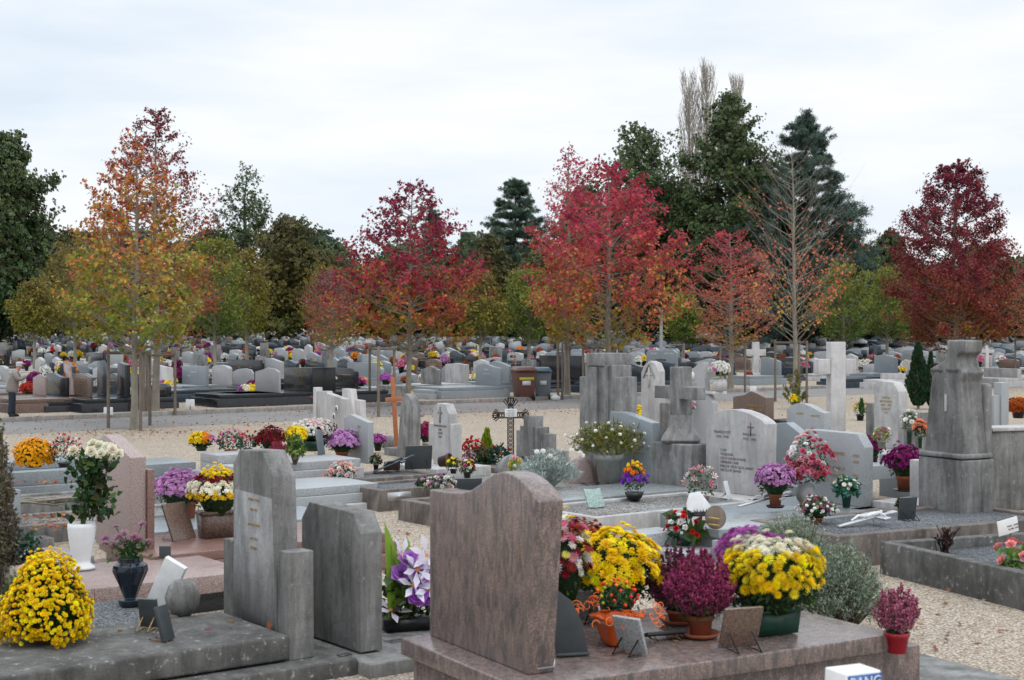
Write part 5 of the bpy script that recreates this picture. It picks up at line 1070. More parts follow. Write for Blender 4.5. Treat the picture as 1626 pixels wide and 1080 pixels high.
plaque('small brown plaque under the pewter crucifix arm', (622, 748), .27, 26, 16, 'brown', R(10), 30)
pl('small wilting red flower at the foot of the pewter crucifix', (597, 748), .27, 18, 722, 738, [CRI], T=T_ROSE, n=9, bs=.03, pot=('pot', 'blk', .5))
o = thing('flower_pot', 'overturned brown terracotta pot lying at the foot of the pale pillared headstone', 'flower pot', P(706, 745, .27), R(-15)); k = pot_mesh('pot', .11, .19).build('pot', M['rust'], o, smooth=True); k.rotation_euler = (R(8), R(78), 0); k.location = (-.08, 0, .11)
plant('artificial_flowers', 'long spray of white and mauve flowers lying on the second brown kerbed grave', 'flower arrangement', (703, 778), .27, 56, 752, 773, [WHI, PAL, MAU], T=T_ROSE, n=46, bs=.035, pot=None, lo=0, spray=.3)
pl('tiny lilac and cream blooms lying left of the white spray', (672, 774), .27, 26, 758, 770, [CRM, MAU], T=T_ROSE, n=9, bs=.03, pot=None, lo=0, name='artificial_flowers', cat='flower arrangement')
crucifix('second dark pewter crucifix lying flat across the grey chips', (662, 768), .27, 62, 'pew', R(18), -3)
plaque('dark slate plaque standing behind the top of the mauve headstone', (745, 790), .24, 40, 30, 'dk', R(12), 10)
pl('yellow pansies above the slate plaque', (720, 752), .27, 24, 726, 745, [YEL], T=T_DAISY, n=14, bs=.035, pot=('pot', 'blk', .5), ls=.05)
pl('pink and yellow bunch above the slate plaque', (742, 760), .27, 26, 732, 750, [YEL, PIN, PAL], T=T_ROSE, n=20, bs=.035, pot=('pot', 'blk', .5), ls=.05)
pl('red geranium left of the lime green dwarf conifer', (750, 744), .0, 34, 696, 726, [RED], T=T_BALL, n=42, bs=.04, pot=('pot', 'gpot', .45), ls=.05, open_=1)
pl('dusty mauve and white flowers low beside the pale pillared headstone', (744, 752), .0, 26, 716, 740, [DUS, PAL], T=T_DAISY, n=40, bs=.03, pot=('pot', 'blk', .5))
pl('crimson chrysanthemum between the gothic and pillared headstones', (676, 722), .0, 24, 672, 702, [[(.42, .02, .12)]], n=110, bs=.035, T=T_MUM2, pot=('pot', 'cream', .5))
def cone_shrub(name, label, base, z, w, top, cols, n=1500, seed=1, pot=None, ls=.03, cat='shrub'):
    r = np.random.default_rng(seed); p = P(*base, z); s = F/p[1]; h = (base[1]-top)/s; Rw = w/2/s; o = thing(name, label, cat, p); KEEP.append((p[0], p[1], Rw))
    u = r.random(n)**1.25; a = r.uniform(0, 6.28, n); rr = Rw*(np.sin(np.minimum(u*3.4, 1.5708)+.25)**1*(1-u)**.75*1.15)*(1+.18*np.sin(a*3+u*15))*r.uniform(.6, 1, n)
    O = np.stack([np.cos(a)*rr, np.sin(a)*rr, h*.05+u*h*.93], -1); Nn = np.cross(np.stack([np.cos(a)*.35, np.sin(a)*.35, np.ones(n)], -1), r.normal(0, 1, (n, 3)))
    # leaves stand upright
    g = MB(); sp = frames(Nn, np.zeros(n)); up = np.stack([np.cos(a)*.4, np.sin(a)*.4, np.ones(n)], -1); up /= np.linalg.norm(up, axis=1)[:, None]; N2 = Nn/np.linalg.norm(Nn, axis=1)[:, None]; B_ = np.cross(N2, up); sp = np.stack([up, B_, N2], -1)
    g.inst(T_LEAF, O, sp, ls*r.uniform(.7, 1.4, n)*2, jit(cols, n, r, .18)); g.build('foliage', M['green'], o)
    b = MB(); b.tube([(0, 0, 0), (0, 0, h*.8)], [Rw*.12, .006], 6); b.build('stem', M['bark'], o)
    if pot: pot_mesh('pot', Rw*.8, h*.12).build('pot', M[pot], o, smooth=True)
    return o
cone_shrub('dwarf_conifer', 'lime green pointed dwarf conifer left of the filigree iron cross', (773, 742), .0, 26, 682, [(.22, .30, .02), (.32, .38, .03)], seed=5, pot='blk')
pl('grey green bushy potted plant in a dark bowl left of the lime conifer', (764, 744), .0, 36, 706, 734, [(.10, .12, .06), (.14, .16, .08)], T=T_NARROW, n=160, bs=.06, pot=('pot', 'gpot', .6), cat='potted plant', name='potted_plant')
pl('dark leafy plant with red buds at the foot of the filigree iron cross', (793, 745), .0, 40, 706, 738, [RED], T=T_BALL, n=8, bs=.03, pot=('pot', 'gpot', .4), green=G_BLUE, leaf=T_BROAD, ls=.07, nl=300, cat='potted plant', name='potted_plant')
plaque('small slate plaque leaning against the granite boulder', (800, 752), .0, 14, 22, 'dk', R(20), -12)
pl('pink and yellow flowers left of the silver leaved plant', (818, 762), .0, 26, 726, 750, [PIN, YEL, WHI], T=T_ROSE, n=12, bs=.04, pot=('pot', 'gpot', .5), ls=.06, green=G_LIME)
o = thing('granite_boulder', 'rough grey boulder behind the wave of the mauve headstone', 'stone', P(812, 752, .05)); MB().lathe([(0, 0), (.30, .02), (.26, .15), (.15, .27), (0, .33)], 9, sy=.7).build('boulder', M['conc'], o, bevel=.02)
bush('silver_cineraria', 'silver white leaved cineraria with a few white blooms on the grey tomb', 'potted plant', (868, 776), .27, 108, 712, G_SILV+[(.50, .56, .56)], n=3600, ls=.07, seed=31, stem=(.3, .34, .3))
q = MB(); r = np.random.default_rng(3); p = P(868, 776, .27); s = F/p[1]; O = np.array([((a-868)/s, -.15, (776-b_)/s) for a, b_ in ((852, 716), (862, 715), (873, 723), (882, 727), (907, 714), (920, 718), (924, 722), (888, 741))]); q.inst(T_MUM, O, frames(np.array([(0, -1, .8)]*8), r.uniform(0, 6, 8)), .045, jit(WHI, 8, r, .03)); q.build('blossoms', M['petal'], bpy.data.objects['silver_cineraria'])
o = thing('granite_boulder', 'pink rough granite chunk right of the silver leaved plant', 'stone', P(922, 768, .2)); MB().lathe([(0, 0), (.30, .02), (.25, .22), (.12, .36), (0, .4)], 7, sy=.7).build('boulder', M['rose'], o, bevel=.02)
pl('white stock flowers with spiky olive branches in a huge grey pot', (967, 765), .265, 128, 668, 722, [WHI], T=T_BALL, n=46, bs=.035, pot=('pot', 'pot', .37), green=[(.14, .15, .03), (.22, .20, .05), (.10, .12, .03)], leaf=T_NARROW, ls=.11, nl=1500, open_=1, name='planter_arrangement', cat='planter', lo=-.3)
pl('round yellow chrysanthemum behind the blue grey slanted headstone', (1019, 690), .0, 48, 646, 672, [YEL], T=T_MUM2, n=200, bs=.028, pot=('pot', 'terra', .5))
pl('orange chrysanthemum over purple pansies in a black bowl on the pebbles', (1007, 795), .215, 36, 735, 782, [[(.30, .06, .55)], [(.28, .08, .5)], ORA, ORA, YEL], mode='top', T=T_BALL, n=42, bs=.045, pot=('bowl', 'blk', .85), ls=.045)
plaque('pale green open book shaped plaque lying on the pebbles', (948, 806), .215, 30, 32, 'gmarb', R(28), -28, None, 'book', t=.03)
# -- centre right
plaque('white roof shaped plaque with a dark pine landscape', (1112, 838), .335, 40, 56, 'plw', R(16), -10, None, 'roof')
k = bpy.data.objects['memorial_plaque'] 
pq = [o for o in bpy.data.objects if o.get('label', '').startswith('white roof')][0]; b = MB(); r = np.random.default_rng(4)
for i in range(9): x = -.06+i*.018; b.add([(x-.014, -.002, .14), (x+.014, -.002, .14), (x, -.002, .17+.03*r.random())], [np.array([(0, 1, 2)])], (.03, .03, .035))
b.box(-.085, .09, -.004, -.001, .115, .142, (.03, .03, .035)); kk = b.build('landscape', M['vc'], pq); kk.rotation_euler = (R(-10), 0, 0); kk.location = (0, 0, .008)
wd_ = plaque('round slice of grey wood with two small pegs in front of the white plaque', (1138, 842), .335, 34, 38, 'stake', R(10), -10, None, 'arch', t=.03)
for zz in (.05, .12): kk = MB(); kk.tube([(-.10, -.02, zz+.02), (.02, -.025, zz)], .012, 8, cap=True); kk.build('peg', M['gold'], wd_)
plant('artificial_lilies', 'white lilies and a pink rose in a small grey holder on the pebbles', 'flower arrangement', (1112, 795), .22, 50, 742, 788, [WHI, PAL, PIN], T=T_LILY, n=16, bs=.055, pot=('box', 'rose', .4, R(20)), green=G_MID)
plant('flower_arrangement', 'red and white artificial flowers with large leaves in a green bowl on the grey step', 'flower arrangement', (1088, 866), .135, 64, 812, 848, [RED, WHI], mode='mix', T=T_ROSE, n=40, bs=.040, pot=('bowl', 'gpot', .4), green=G_DK, leaf=T_BROAD, ls=.14, nl=46, lo=0)
crucifix('silver crucifix propped on the grey granite tomb left of the mauve chrysanthemum', (1172, 806), .335, 92, 'silver', R(18), -12)
plaque('small white angled plaque by the foot of the arched headstone', (1160, 794), .335, 12, 30, 'plw', R(60), -15)
pl('bushy mauve chrysanthemum in a terracotta pot and black saucer beside the arched headstone', (1231, 806), .335, 62, 737, 782, [MAU], T=T_MUM2, n=240, bs=.026, pot=('pot', 'terra', .36), saucer='blk')
pl('old rose pink hydrangea heads in a speckled stone vase', (1280, 802), .335, 62, 730, 768, [[(.52, .10, .17), (.60, .20, .26), (.44, .08, .13)]], T=T_ROSE, n=70, bs=.05, pot=('ball', 'pot', .55), name='hydrangea_bouquet', cat='bouquet')
pl('tall pink and white artificial lilies rising above the old rose hydrangeas', (1284, 780), .40, 72, 686, 752, [[(.60, .08, .16)], PAL, [(.70, .15, .25)], WHI], mode='mix', T=T_ROSE, n=70, bs=.05, pot=None, green=G_MID, name='artificial_lilies', cat='flower arrangement', lo=0)
pl('cream flowers with rounded teal leaves in a small teal pot', (1344, 806), .34, 42, 758, 786, [CRM, PAL], T=T_DAISY, n=30, bs=.03, pot=('pot', 'gpot', .38), green=[(.03, .14, .10), (.05, .18, .12)], leaf=T_BROAD, ls=.07, name='flower_arrangement', cat='flower arrangement')
pl('white and green flowers over wine coloured heather at the kerb corner', (1296, 832), .31, 56, 790, 822, [WHI, DUS, [(.14, .24, .05)]], mode='mix', T=T_BALL, n=110, bs=.028, pot=('pot', 'terra', .4))
crucifix('white crucifix propped on the blue grey chips right of the silver shrub', (1330, 838), .31, 104, 'silver', R(20), -10)
plaque('dark slate plaque with a pink rose on the blue grey chips beside the obelisk', (1440, 826), .31, 32, 36, 'dk', R(22), 10)
pl('small pink rose fixed to the slate plaque by the obelisk', (1430, 812), .33, 14, 792, 803, [PIN], T=T_ROSE, n=5, bs=.03, pot=None, lo=0, name='artificial_rose', cat='flower')
pl('deep magenta chrysanthemum in a terracotta pot with a black saucer left of the obelisk', (1436, 780), .31, 60, 708, 756, [MAG], T=T_MUM, n=210, bs=.036, pot=('pot', 'terra', .45), saucer='blk')
pl('magenta chrysanthemum half hidden behind the lettered blue grey headstone', (1386, 740), .305, 34, 694, 724, [MAG], T=T_MUM2, n=130, bs=.035, pot=('pot', 'blk', .5))
pl('dusty mauve and cream flowers in a low pot before the stained headstone', (1400, 712), .625, 28, 678, 700, [DUS, CRM], T=T_DAISY, n=26, bs=.035, pot=('pot', 'pot', .5), green=G_LIME)
pl('single white pompom flower left of the peach one', (1444, 706), .625, 24, 652, 684, [WHI], T=T_MUM, n=22, bs=.05, pot=('pot', 'gpot', .4), green=G_MID)
pl('single peach orange rose beside the obelisk', (1461, 712), .625, 22, 667, 694, [[(.85, .28, .16), (.88, .36, .22)]], T=T_ROSE, n=18, bs=.055, pot=('pot', 'gpot', .35), green=G_DK)
cone_shrub('cypress', 'dark green small columnar cypress just left of the obelisk', (1458, 650), 0, 42, 545, [(.02, .05, .022), (.03, .07, .03), (.025, .06, .03)], n=4200, seed=9, ls=.05)
cone_shrub('cypress', 'slimmer cypress stem leaning on the columnar one beside the obelisk', (1478, 650), 0, 20, 560, [(.025, .055, .024), (.03, .07, .03)], n=1600, seed=10, ls=.045)
pl('small yellow and pink flowers with a mini conifer right of the white cross', (1366, 668), 0, 24, 636, 658, [YEL, PIN], T=T_DAISY, n=24, bs=.04, pot=('pot', 'blk', .55), green=G_MID)
cone_shrub('dwarf_conifer', 'tiny green conifer standing in the pot right of the white cross', (1368, 660), .3, 10, 634, [(.04, .12, .03)], n=300, seed=3)
pl('yellow and rust chrysanthemum at the right edge', (1617, 664), .35, 44, 632, 652, [RUS, YEL], mode='split', T=T_MUM2, n=150, bs=.035, pot=('pot', 'blk', .5), lo=-.6)
p = P(1606, 900, .28); s = F/p[1]; cd = thing('name_card', 'white name card on a small stake beside the pink roses at the right edge', 'card', p, R(24)); z_ = (900-835)/s
MB().box(-.10, .14, -.008, 0, z_-.07, z_+.07).build('card', M['whitem'], cd, bevel=.002).rotation_euler = (0, R(-10), 0); MB().lathe([(.022, 0), (.012, z_-.08), (0, z_)], 8, o=(0, .012, 0)).build('stake', M['stake'], cd)
flat_text(['MARC  ANDRE', 'ALAIN  PAUL'], .024, 'pew', cd, (.02, -.0095, z_), rot=(R(90), R(-10), 0))
plant('artificial_roses', 'salmon pink roses with pale green leaves at the right edge', 'flower arrangement', (1612, 905), .28, 56, 862, 898, [[(.70, .20, .20), (.78, .32, .30)]], T=T_ROSE, n=9, bs=.075, pot=None, green=[(.12, .24, .05), (.25, .34, .10)], leaf=T_BROAD, ls=.06, lo=0)
o = thing('dead_plant', 'dark withered brown plant inside the lichen spotted kerb', 'plant', P(1500, 880, .22)); b = MB(); r = np.random.default_rng(7)
for i in range(40): b.tube([(r.normal(0, .03), r.normal(0, .03), 0), (r.normal(0, .05), r.normal(0, .05), .12), (r.normal(0, .06), r.normal(0, .06), r.uniform(.15, .28))], [.006, .004, .008], 4, (.05, .022, .02))
b.build('stems', M['vc'], o)
pl('white and pink flowers held in the round stone vase on the swept headstone', (1129, 604), VS[2]+.0, 30, 578, 598, [WHI, WHI, PIN], T=T_ROSE, n=30, bs=.055, pot=None, green=G_MID) if False else None
s = F/VS[1]; vo = thing('round_vase', 'round pale stone vase of white flowers on the shelf of the swept headstone', 'vase', VS+np.array([.10, -.04, .003])); pot_mesh('ball', 12/s, 22/s).build('body', M['white'], vo, smooth=True)
q = MB(); D = dome(34, r, -.1); q.inst(T_ROSE, D*[15/s, 15/s, 12/s]+[0, 0, 34/s], frames(D, r.uniform(0, 6, 34)), .06, jit(WHI+WHI+WHI+[(.75, .3, .5)], 34, r, .05)); q.build('blossoms', M['petal'], vo)
q = MB(); n = 50; a = r.uniform(0, 6.28, n); q.inst(T_NARROW, np.stack([np.cos(a)*.1, np.sin(a)*.1, np.full(n, 24/s)], -1), frames(np.stack([np.cos(a)*.3, np.sin(a)*.3, np.ones(n)], -1), a), .16, jit(G_LIME, n, r, .2)); q.build('foliage', M['green'], vo)
pl('pink and pale blue flowers on the far side of the stone cross arm', (1094, 700), .3, 20, 632, 655, [PIN, PAL, WHI], T=T_ROSE, n=16, bs=.04, pot=('pot', 'white', .4), open_=1)
# -- fallen leaves
def leaves(name, label, pts, size=.05, n=200, cols=((.34, .10, .05), (.28, .16, .07), (.42, .20, .09), (.22, .08, .05))):
    r = np.random.default_rng(n); b = MB(); O = []
    for (px_, py_, z_, rx_, ry_, k_) in pts:
        c = P(px_, py_, z_) if z_ is not None else P(px_, py_)
        for i in range(k_):
            a = r.normal(0, rx_), r.normal(0, ry_); zz = c[2] if z_ is not None else terr(c[0]+a[0], c[1]+a[1]); O.append((c[0]+a[0], c[1]+a[1], zz+.008+r.random()*.02))
    O = np.array(O); m = len(O); b.inst(T_STAR, O, frames(r.normal(0, .35, (m, 3))+[0, 0, 1], r.uniform(0, 6, m)), size*r.uniform(.6, 1.4, m), jit(cols, m, r, .2)); tag(b.build(name, M['leaf']), label, 'fallen leaves', kind='stuff')
leaves('fallen_leaves', 'dry reddish leaves scattered on the gravel and gathered in the grave corners', [(95, 822, .24, .4, .12, 160), (120, 838, .21, .45, .15, 160), (100, 768, .36, .5, .06, 60), (1500, 960, 0, .9, .8, 26), (1520, 1010, 0, .5, .4, 10), (450, 676, 0, .8, .35, 90), (240, 670, 0, 2.2, .9, 120), (420, 650, None, 1.0, .2, 120), (330, 640, None, 1.2, .2, 120), (700, 634, None, 1.4, .2, 160), (660, 665, 0, 2.2, 1.2, 90), (960, 660, 0, 3, 1.2, 80), (620, 800, 0, 1.0, .5, 14), (1250, 660, 0, 2.5, .9, 90), (1100, 635, None, 3, .6, 80), (720, 745, .1, .25, .1, 40), (212, 688, 0, 1.8, 1.0, 420), (646, 655, 0, 2.2, 1.2, 420), (968, 650, 0, 2.4, 1.0, 320), (330, 652, .13, 3.0, .12, 160), (180, 662, .13, 2.0, .1, 120), (700, 640, .13, 4, .1, 200), (1250, 617, .13, 4, .15, 160), (300, 672, .01, 3, .6, 120), (560, 655, .01, 3, .6, 140), (1165, 640, 0, 2, 1, 120), (1420, 1000, 0, .6, .5, 14), (620, 840, 0, .7, .5, 16), (300, 1000, .31, .5, .2, 5), (1250, 1000, .46, .5, .2, 4)], .065, 55)
# -- dry branches on the far left graves
o = thing('dry_branch', 'dead grey branches lying across the kerbed graves left of the white roses', 'branch', P(60, 800, .30), R(10)); b = MB(); r = np.random.default_rng(12)
for i in range(16):
    a = np.array([r.uniform(-.6, .3), r.normal(0, .08), r.uniform(0, .05)]); d_ = np.array([r.uniform(.4, .9), r.normal(0, .08), r.normal(0, .03)]); b.tube([a, a+d_*.5+[0, 0, .03], a+d_], [.018, .014, .006], 5, cap=True)
b.build('branches', M['bark'], o, smooth=True)
# ================================================================ ACROSS THE ROAD
def PZ(px, py, h):                              # pixel at a height above the terrain
    D = 50.0
    for i in range(60): x = (px-CX)/F*D; D = .5*D+.5*F*(H-terr(x, D)-h)/(py-YH)
    x = (px-CX)/F*D; return np.array([x, D, terr(x, D)+h])
def fg(label, near, outline, rx, mat, h=.38, ang=AL, slab=2.0, slabm=None, plinth=True, T=None, txt=None, cross=None, W=None):
    p = PZ(*near, h); g = Grave('grave', label, (p,), None, ang, group='graves fronting the far side of the road') if False else Grave('grave', label, (p,), None, ang)
    # local versions of the pixel tools at this depth
    g.z = p[2]; u3 = np.array([g.u[0], g.u[1], 0]); C = np.array([0, 0, H]); pts = []
    for a, b in outline:
        d = np.array([(a-CX)/F, 1, -(b-YH)/F]); t = (p-C)@u3/(d@u3); q = g.loc(C+d*t); pts.append((q[1], q[2]))
    Tk = along(p, g.u, rx) if T is None else T; Wd = pts[-1][0]
    g.W = Wd; hs = MB().prism([(0, 0)]+pts+[(Wd, 0)], 0, Tk).build('headstone', M[mat], g.o, bevel=.01)
    if slab: 
        sm = slabm or mat; x0, x1 = (-slab, Tk+.05) if slab > 0 else (-.05, -slab)
        g.lb('slab', x0, x1, -.06, max(.9, Wd)+.06, -.12, -.002, sm)
        if plinth: g.lb('base', x0-.12, x1+.1, -.16, max(.9, Wd)+.16, -.75, -.122, sm)
    if txt:
        for (t_, a, b, hp_) in txt:
            d = np.array([(a-CX)/F, 1, -(b-YH)/F]); t = (p-C)@u3/(d@u3); q = g.loc(C+d*t); sc = hp_*p[1]/F*1.4
            cu = bpy.data.curves.new('t', 'FONT'); cu.body = t_; cu.size = sc; cu.align_x = 'CENTER'; cu.extrude = .002; cu.space_line = 1.1; cu.resolution_u = 1
            tt = bpy.data.objects.new('t', cu); COL.objects.link(tt); me = bpy.data.meshes.new_from_object(tt.evaluated_get(bpy.context.evaluated_depsgraph_get())); bpy.data.objects.remove(tt)
            for v in me.vertices: A, B, C2 = v.co; v.co = (-.004-C2, q[1]-A*1.25, q[2]+B)
            me.flip_normals(); me.materials.clear(); me.materials.append(M['gold' if mat != 'terrb' else 'plw']); ob = bpy.data.objects.new('inscription', me); COL.objects.link(ob); ob.parent = g.o
    if cross:
        cx_, cz_, hh = cross; b = MB(); b.box(-.012, .002, cx_-.015, cx_+.015, cz_-hh, cz_); b.box(-.010, .001, cx_-hh*.3, cx_+hh*.3, cz_-hh*.33, cz_-hh*.33+.03); b.build('cross_emblem', M['gold'], g.o)
    return g
G1 = fg('brown polished grave with a curved top headstone near the man at the left edge', (144, 631), [(144, 600), (136, 596), (126, 593), (116, 593), (108, 598), (105, 604)], 147, 'brown', slab=2.2, txt=[('PIERRE MARTIN', 127, 606, 3), ('1919  1995', 127, 611, 2.5)])
fg('black wavy headstone between the brown one and the pink one on the left', (104, 629), [(104, 600), (94, 598), (84, 592), (74, 593), (71, 597)], 110, 'black', slab=1.4)
fg('pale pinkish headstone low behind the red chrysanthemum by the man', (71, 629), [(71, 598), (62, 594), (52, 600)], 74, 'rose', slab=1.2, slabm='brown')
fg('tall black narrow headstone right of the brown curved one', (170, 629), [(170, 590), (163, 572), (154, 574)], 174, 'navy', slab=1.4, slabm='black')
fg('taller black slanted headstone behind the orange tree trunk', (199, 632), [(199, 580), (188, 575), (186, 580)], 207, 'black', slab=1.2)
fg('long black polished tomb near the kerb at the left, no headstone', (104, 637), [(104, 636), (66, 636)], 290, 'black', h=.30, slab=.5, T=3.2)
fg('grey blue wide headstone beyond the yellow and red chrysanthemum', (327, 612), [(327, 581.5), (289, 581)], 332, 'terrb', slab=2.0, txt=[('JEAN DUPUY', 308, 592, 2.4), ('1925', 300, 598, 2.4)])
fg('whitish headstone between the two stakes left of the blue grey one', (271, 610), [(271, 584), (260, 582), (248, 579)], 275, 'white', slab=1.6)
fg('long dark grey slab tomb right of the orange tree', (380, 617), [(380, 616), (345, 616)], 384, 'navy', slab=3.2)
fg('black wide headstone with gilt lines behind the rounded light grey one', (414, 600), [(414, 572), (363, 571)], 417, 'black', slab=1.5, txt=[('ROBERT', 398, 584, 2), ('ANNE', 380, 584, 2)])
fg('light grey rounded headstone on the long black tomb', (402, 613), [(402, 593), (398, 587), (390, 585), (378, 586), (369, 591)], 404, 'terrl', slab=2.0, slabm='black')
fg('light grey headstone with a soft peak beside the black family stone', (443, 624), [(443, 591), (436, 586), (424, 584), (414, 588), (405, 590)], 446, 'terrl', slab=2.0, slabm='black')
gf = fg('thick black family headstone with gilt writing beside the grey ones', (496, 622), [(496, 584), (451, 584)], 533, 'black', slab=2.6, txt=[('FAMILLE  BORNIS', 476, 590, 3.4), ('ANDRE 1905  YVES 1940', 476, 594, 1.6), ('PAUL 1932  1998', 476, 598, 1.6)], cross=None)
fg('black slab tomb extending right of the family headstone', (610, 619), [(610, 618), (580, 618)], 613, 'black', slab=2.2)
fg('blue grey tall headstone with a dark cross behind the bouquets', (596, 600), [(596, 576), (551, 575)], 600, 'terrb', slab=1.4)
fg('grey gothic gabled headstone in the row left of the beige one', (694, 611), [(694, 588), (682, 581), (668, 588)], 701, 'conc', slab=1.8)
fg('beige flat topped headstone with a pale panel in the row left of the bins', (738, 609), [(738, 579), (722, 577), (707, 578)], 745, 'concl', slab=1.8)
fg('blue grey wavy headstone with gilt writing left of the bins', (794, 613), [(794, 585), (782, 582), (770, 577), (760, 579), (755, 584)], 798, 'terrb', slab=2.4, txt=[('MARIE', 772, 588, 2.4), ('1911 1990', 772, 595, 2.2)])
fg('second blue grey wavy headstone just behind the one left of the bins', (808, 606), [(808, 582), (796, 576), (784, 573), (776, 577)], 812, 'terrb', slab=1.2)
fg('low grey tomb by the kerb left of the bins', (797, 616), [(797, 615.5), (775, 615)], 800, 'terr', slab=3.0, h=.3)
fg('very wide black headstone beyond the bins', (922, 604), [(922, 565), (856, 564)], 925, 'black', slab=1.6)
fg('black headstone with a sloped top between the ribbed and gothic headstones', (1018, 606), [(1018, 583), (1004, 578), (986, 576)], 1024, 'navy', slab=2.2, txt=[('LOUIS PONS', 1000, 585, 2.2)])
fg('wide blue grey headstone with two carved names under the lamp column', (1074, 590), [(1074, 560), (1068, 556), (1030, 556), (1026, 560)], 1077, 'terrb', slab=1.6, txt=[('JORET', 1039, 563, 3.2), ('BOULAC', 1063, 563, 3.2)])
fg('dark slate headstone right behind the stone cross head', (1068, 604), [(1068, 577), (1046, 573)], 1072, 'navy', slab=1.5)
fg('dark headstone right of the small rosy tree stakes', (1158, 588), [(1158, 570), (1130, 566)], 1162, 'navy', slab=1.5)
fg('blue grey headstone behind the magenta and yellow chrysanthemums', (1238, 596), [(1238, 574), (1222, 568), (1208, 567)], 1241, 'terrb', slab=1.8)
fg('dark grey slab tomb right of the white cross', (1396, 600), [(1396, 598), (1375, 598)], 1399, 'navy', slab=2.6)
fg('blue grey headstone left of the obelisk across the road', (1422, 592), [(1422, 568), (1404, 563), (1388, 565)], 1426, 'terrb', slab=1.6)
fg('pale low tomb wall across the road carrying red and white flowers', (1434, 603), [(1434, 593), (1398, 593)], 1438, 'white', slab=1.0)
fg('pale stepped tomb with a small stone cross across the road at the right', (1616, 600), [(1616, 586), (1562, 584)], 1622, 'concl', slab=1.4)
def stone_cross(label, near, w, top, arm, mat, ang=R(12), t=.16):
    p = PZ(*near, 0); s = F/p[1]; o = thing('stone_cross', label, 'cross', p, ang); h = (near[1]-top)/s; ha = (near[1]-arm)/s; w2 = w/2/s; KEEP.append((p[0], p[1], .7))
    MB().box(-t/2, t/2, -t*.35, t*.35, .2, h).build('upright', M[mat], o, bevel=.01); MB().box(-w2, w2, -t*.33, t*.33, ha-t*.5, ha+t*.5).build('crossbar', M[mat], o, bevel=.01); MB().box(-t*1.6, t*1.6, -t, t, -.1, .22).build('foot', M[mat], o, bevel=.01)
stone_cross('white stone cross across the road behind the small rosy tree', (1200, 600), 32, 543, 560, 'white', t=.3)
stone_cross('thin pale stone cross across the road right of the obelisk', (1567, 596), 24, 549, 558, 'white', t=.17)
stone_cross('dark small cross across the road between the cross and the cypress', (1389, 580), 19, 547, 552, 'navy', t=.22)
o = thing('curved_sculpture', 'pink granite tusk shaped sculpture arching above the brown headstone on the left', 'sculpture', PZ(112, 628, .38), AL)
MB().tube([(0, .0, 0), (0, .05, .4), (0, .22, .75), (0, .48, .95)], [.2, .17, .12, .05], 10, cap=True).build('horn', M['rose'], o, smooth=True); MB().box(-.2, .3, -.3, .4, -.5, -.002).build('plinth', M['brown'], o, bevel=.01)
# -- bins
def bin_(label, near, w, top, body, lid, rz, stripe):
    p = P(*near, .005); s = F/p[1]; h = (near[1]-top)/s; w_ = w/s; o = thing('wheelie_bin', label, 'rubbish bin', p, rz, 'rubbish bins at the kerb'); b = MB(); KEEP.append((p[0], p[1], .8))
    a, t = w_*.40, w_*.5; d = .34
    V = [(-a, -d*.8, .08), (a, -d*.8, .08), (a, d*.8, .08), (-a, d*.8, .08), (-t, -d*1.05, h*.86), (t, -d*1.05, h*.86), (t, d*1.15, h*.86), (-t, d*1.15, h*.86)]
    b.add(V, [np.array([(0, 3, 2, 1), (4, 5, 6, 7), (0, 1, 5, 4), (1, 2, 6, 5), (2, 3, 7, 6), (3, 0, 4, 7)])]); b.build('body', M[body], o, bevel=.02)
    MB().box(-t-.02, t+.02, -d*1.15, d*1.2, h*.862, h*.905).build('rim', M[body], o, bevel=.008)
    l = MB(); l.add([(-t-.03, -d*1.2, h*.906), (t+.03, -d*1.2, h*.906), (t+.03, d*1.25, h*.906), (-t-.03, d*1.25, h*.906), (-t*.8, -d*.8, h), (t*.8, -d*.8, h), (t*.85, d*1.1, h*1.02), (-t*.85, d*1.1, h*1.02)], [np.array([(0, 3, 2, 1), (4, 5, 6, 7), (0, 1, 5, 4), (1, 2, 6, 5), (2, 3, 7, 6), (3, 0, 4, 7)])]); l.build('lid', M[lid], o, bevel=.02)
    hnd = MB(); hnd.tube([(-t*.7, -d*1.25, h*.88), (t*.7, -d*1.25, h*.88)], .018, 6, cap=True); hnd.build('handle', M['blk'], o)
    for q in (-1, 1):
        wb = MB(); wb.tube([(q*a*.9-.03, -d*.9, .10), (q*a*.9+.03, -d*.9, .10)], .10, 14, cap=True); wb.build('wheel', M['blk'], o)
    MB().box(-w_*.2, w_*.2, -d*1.06, -d*1.02, h*.46, h*.60).build('paper_label', M['plw'], o)
    if stripe: MB().box(-w_*.34, w_*.36, -d*1.09, -d*1.02, h*.61, h*.70).build('yellow_sticker', M['yel'], o)
M['yel'] = plain('yellow_sticker', (.55, .50, .02), .5); M['binb'] = plain('brown_bin_plastic', (.135, .055, .04), .45, var=.08); M['bing'] = plain('grey_bin_plastic', (.17, .19, .21), .45, var=.08); M['binl'] = plain('blue_grey_lid', (.08, .14, .19), .3, var=.08)
bin_('brown wheeled rubbish bin with a yellow sticker', (832, 635.5), 34, 583, 'binb', 'binb', R(14), True)
bin_('grey wheeled rubbish bin with a blue grey lid', (861, 634), 27, 584, 'bing', 'binl', R(4), False)
o = thing('litter_bag', 'crumpled white and blue packet lying by the grey bin', 'litter', P(882, 632)); r = np.random.default_rng(2); MB().lathe([(0, 0), (.14, .02), (.17, .1), (.09, .2), (0, .17)], 8, sy=.5).build('bag', M['whitem'], o, bevel=.01)
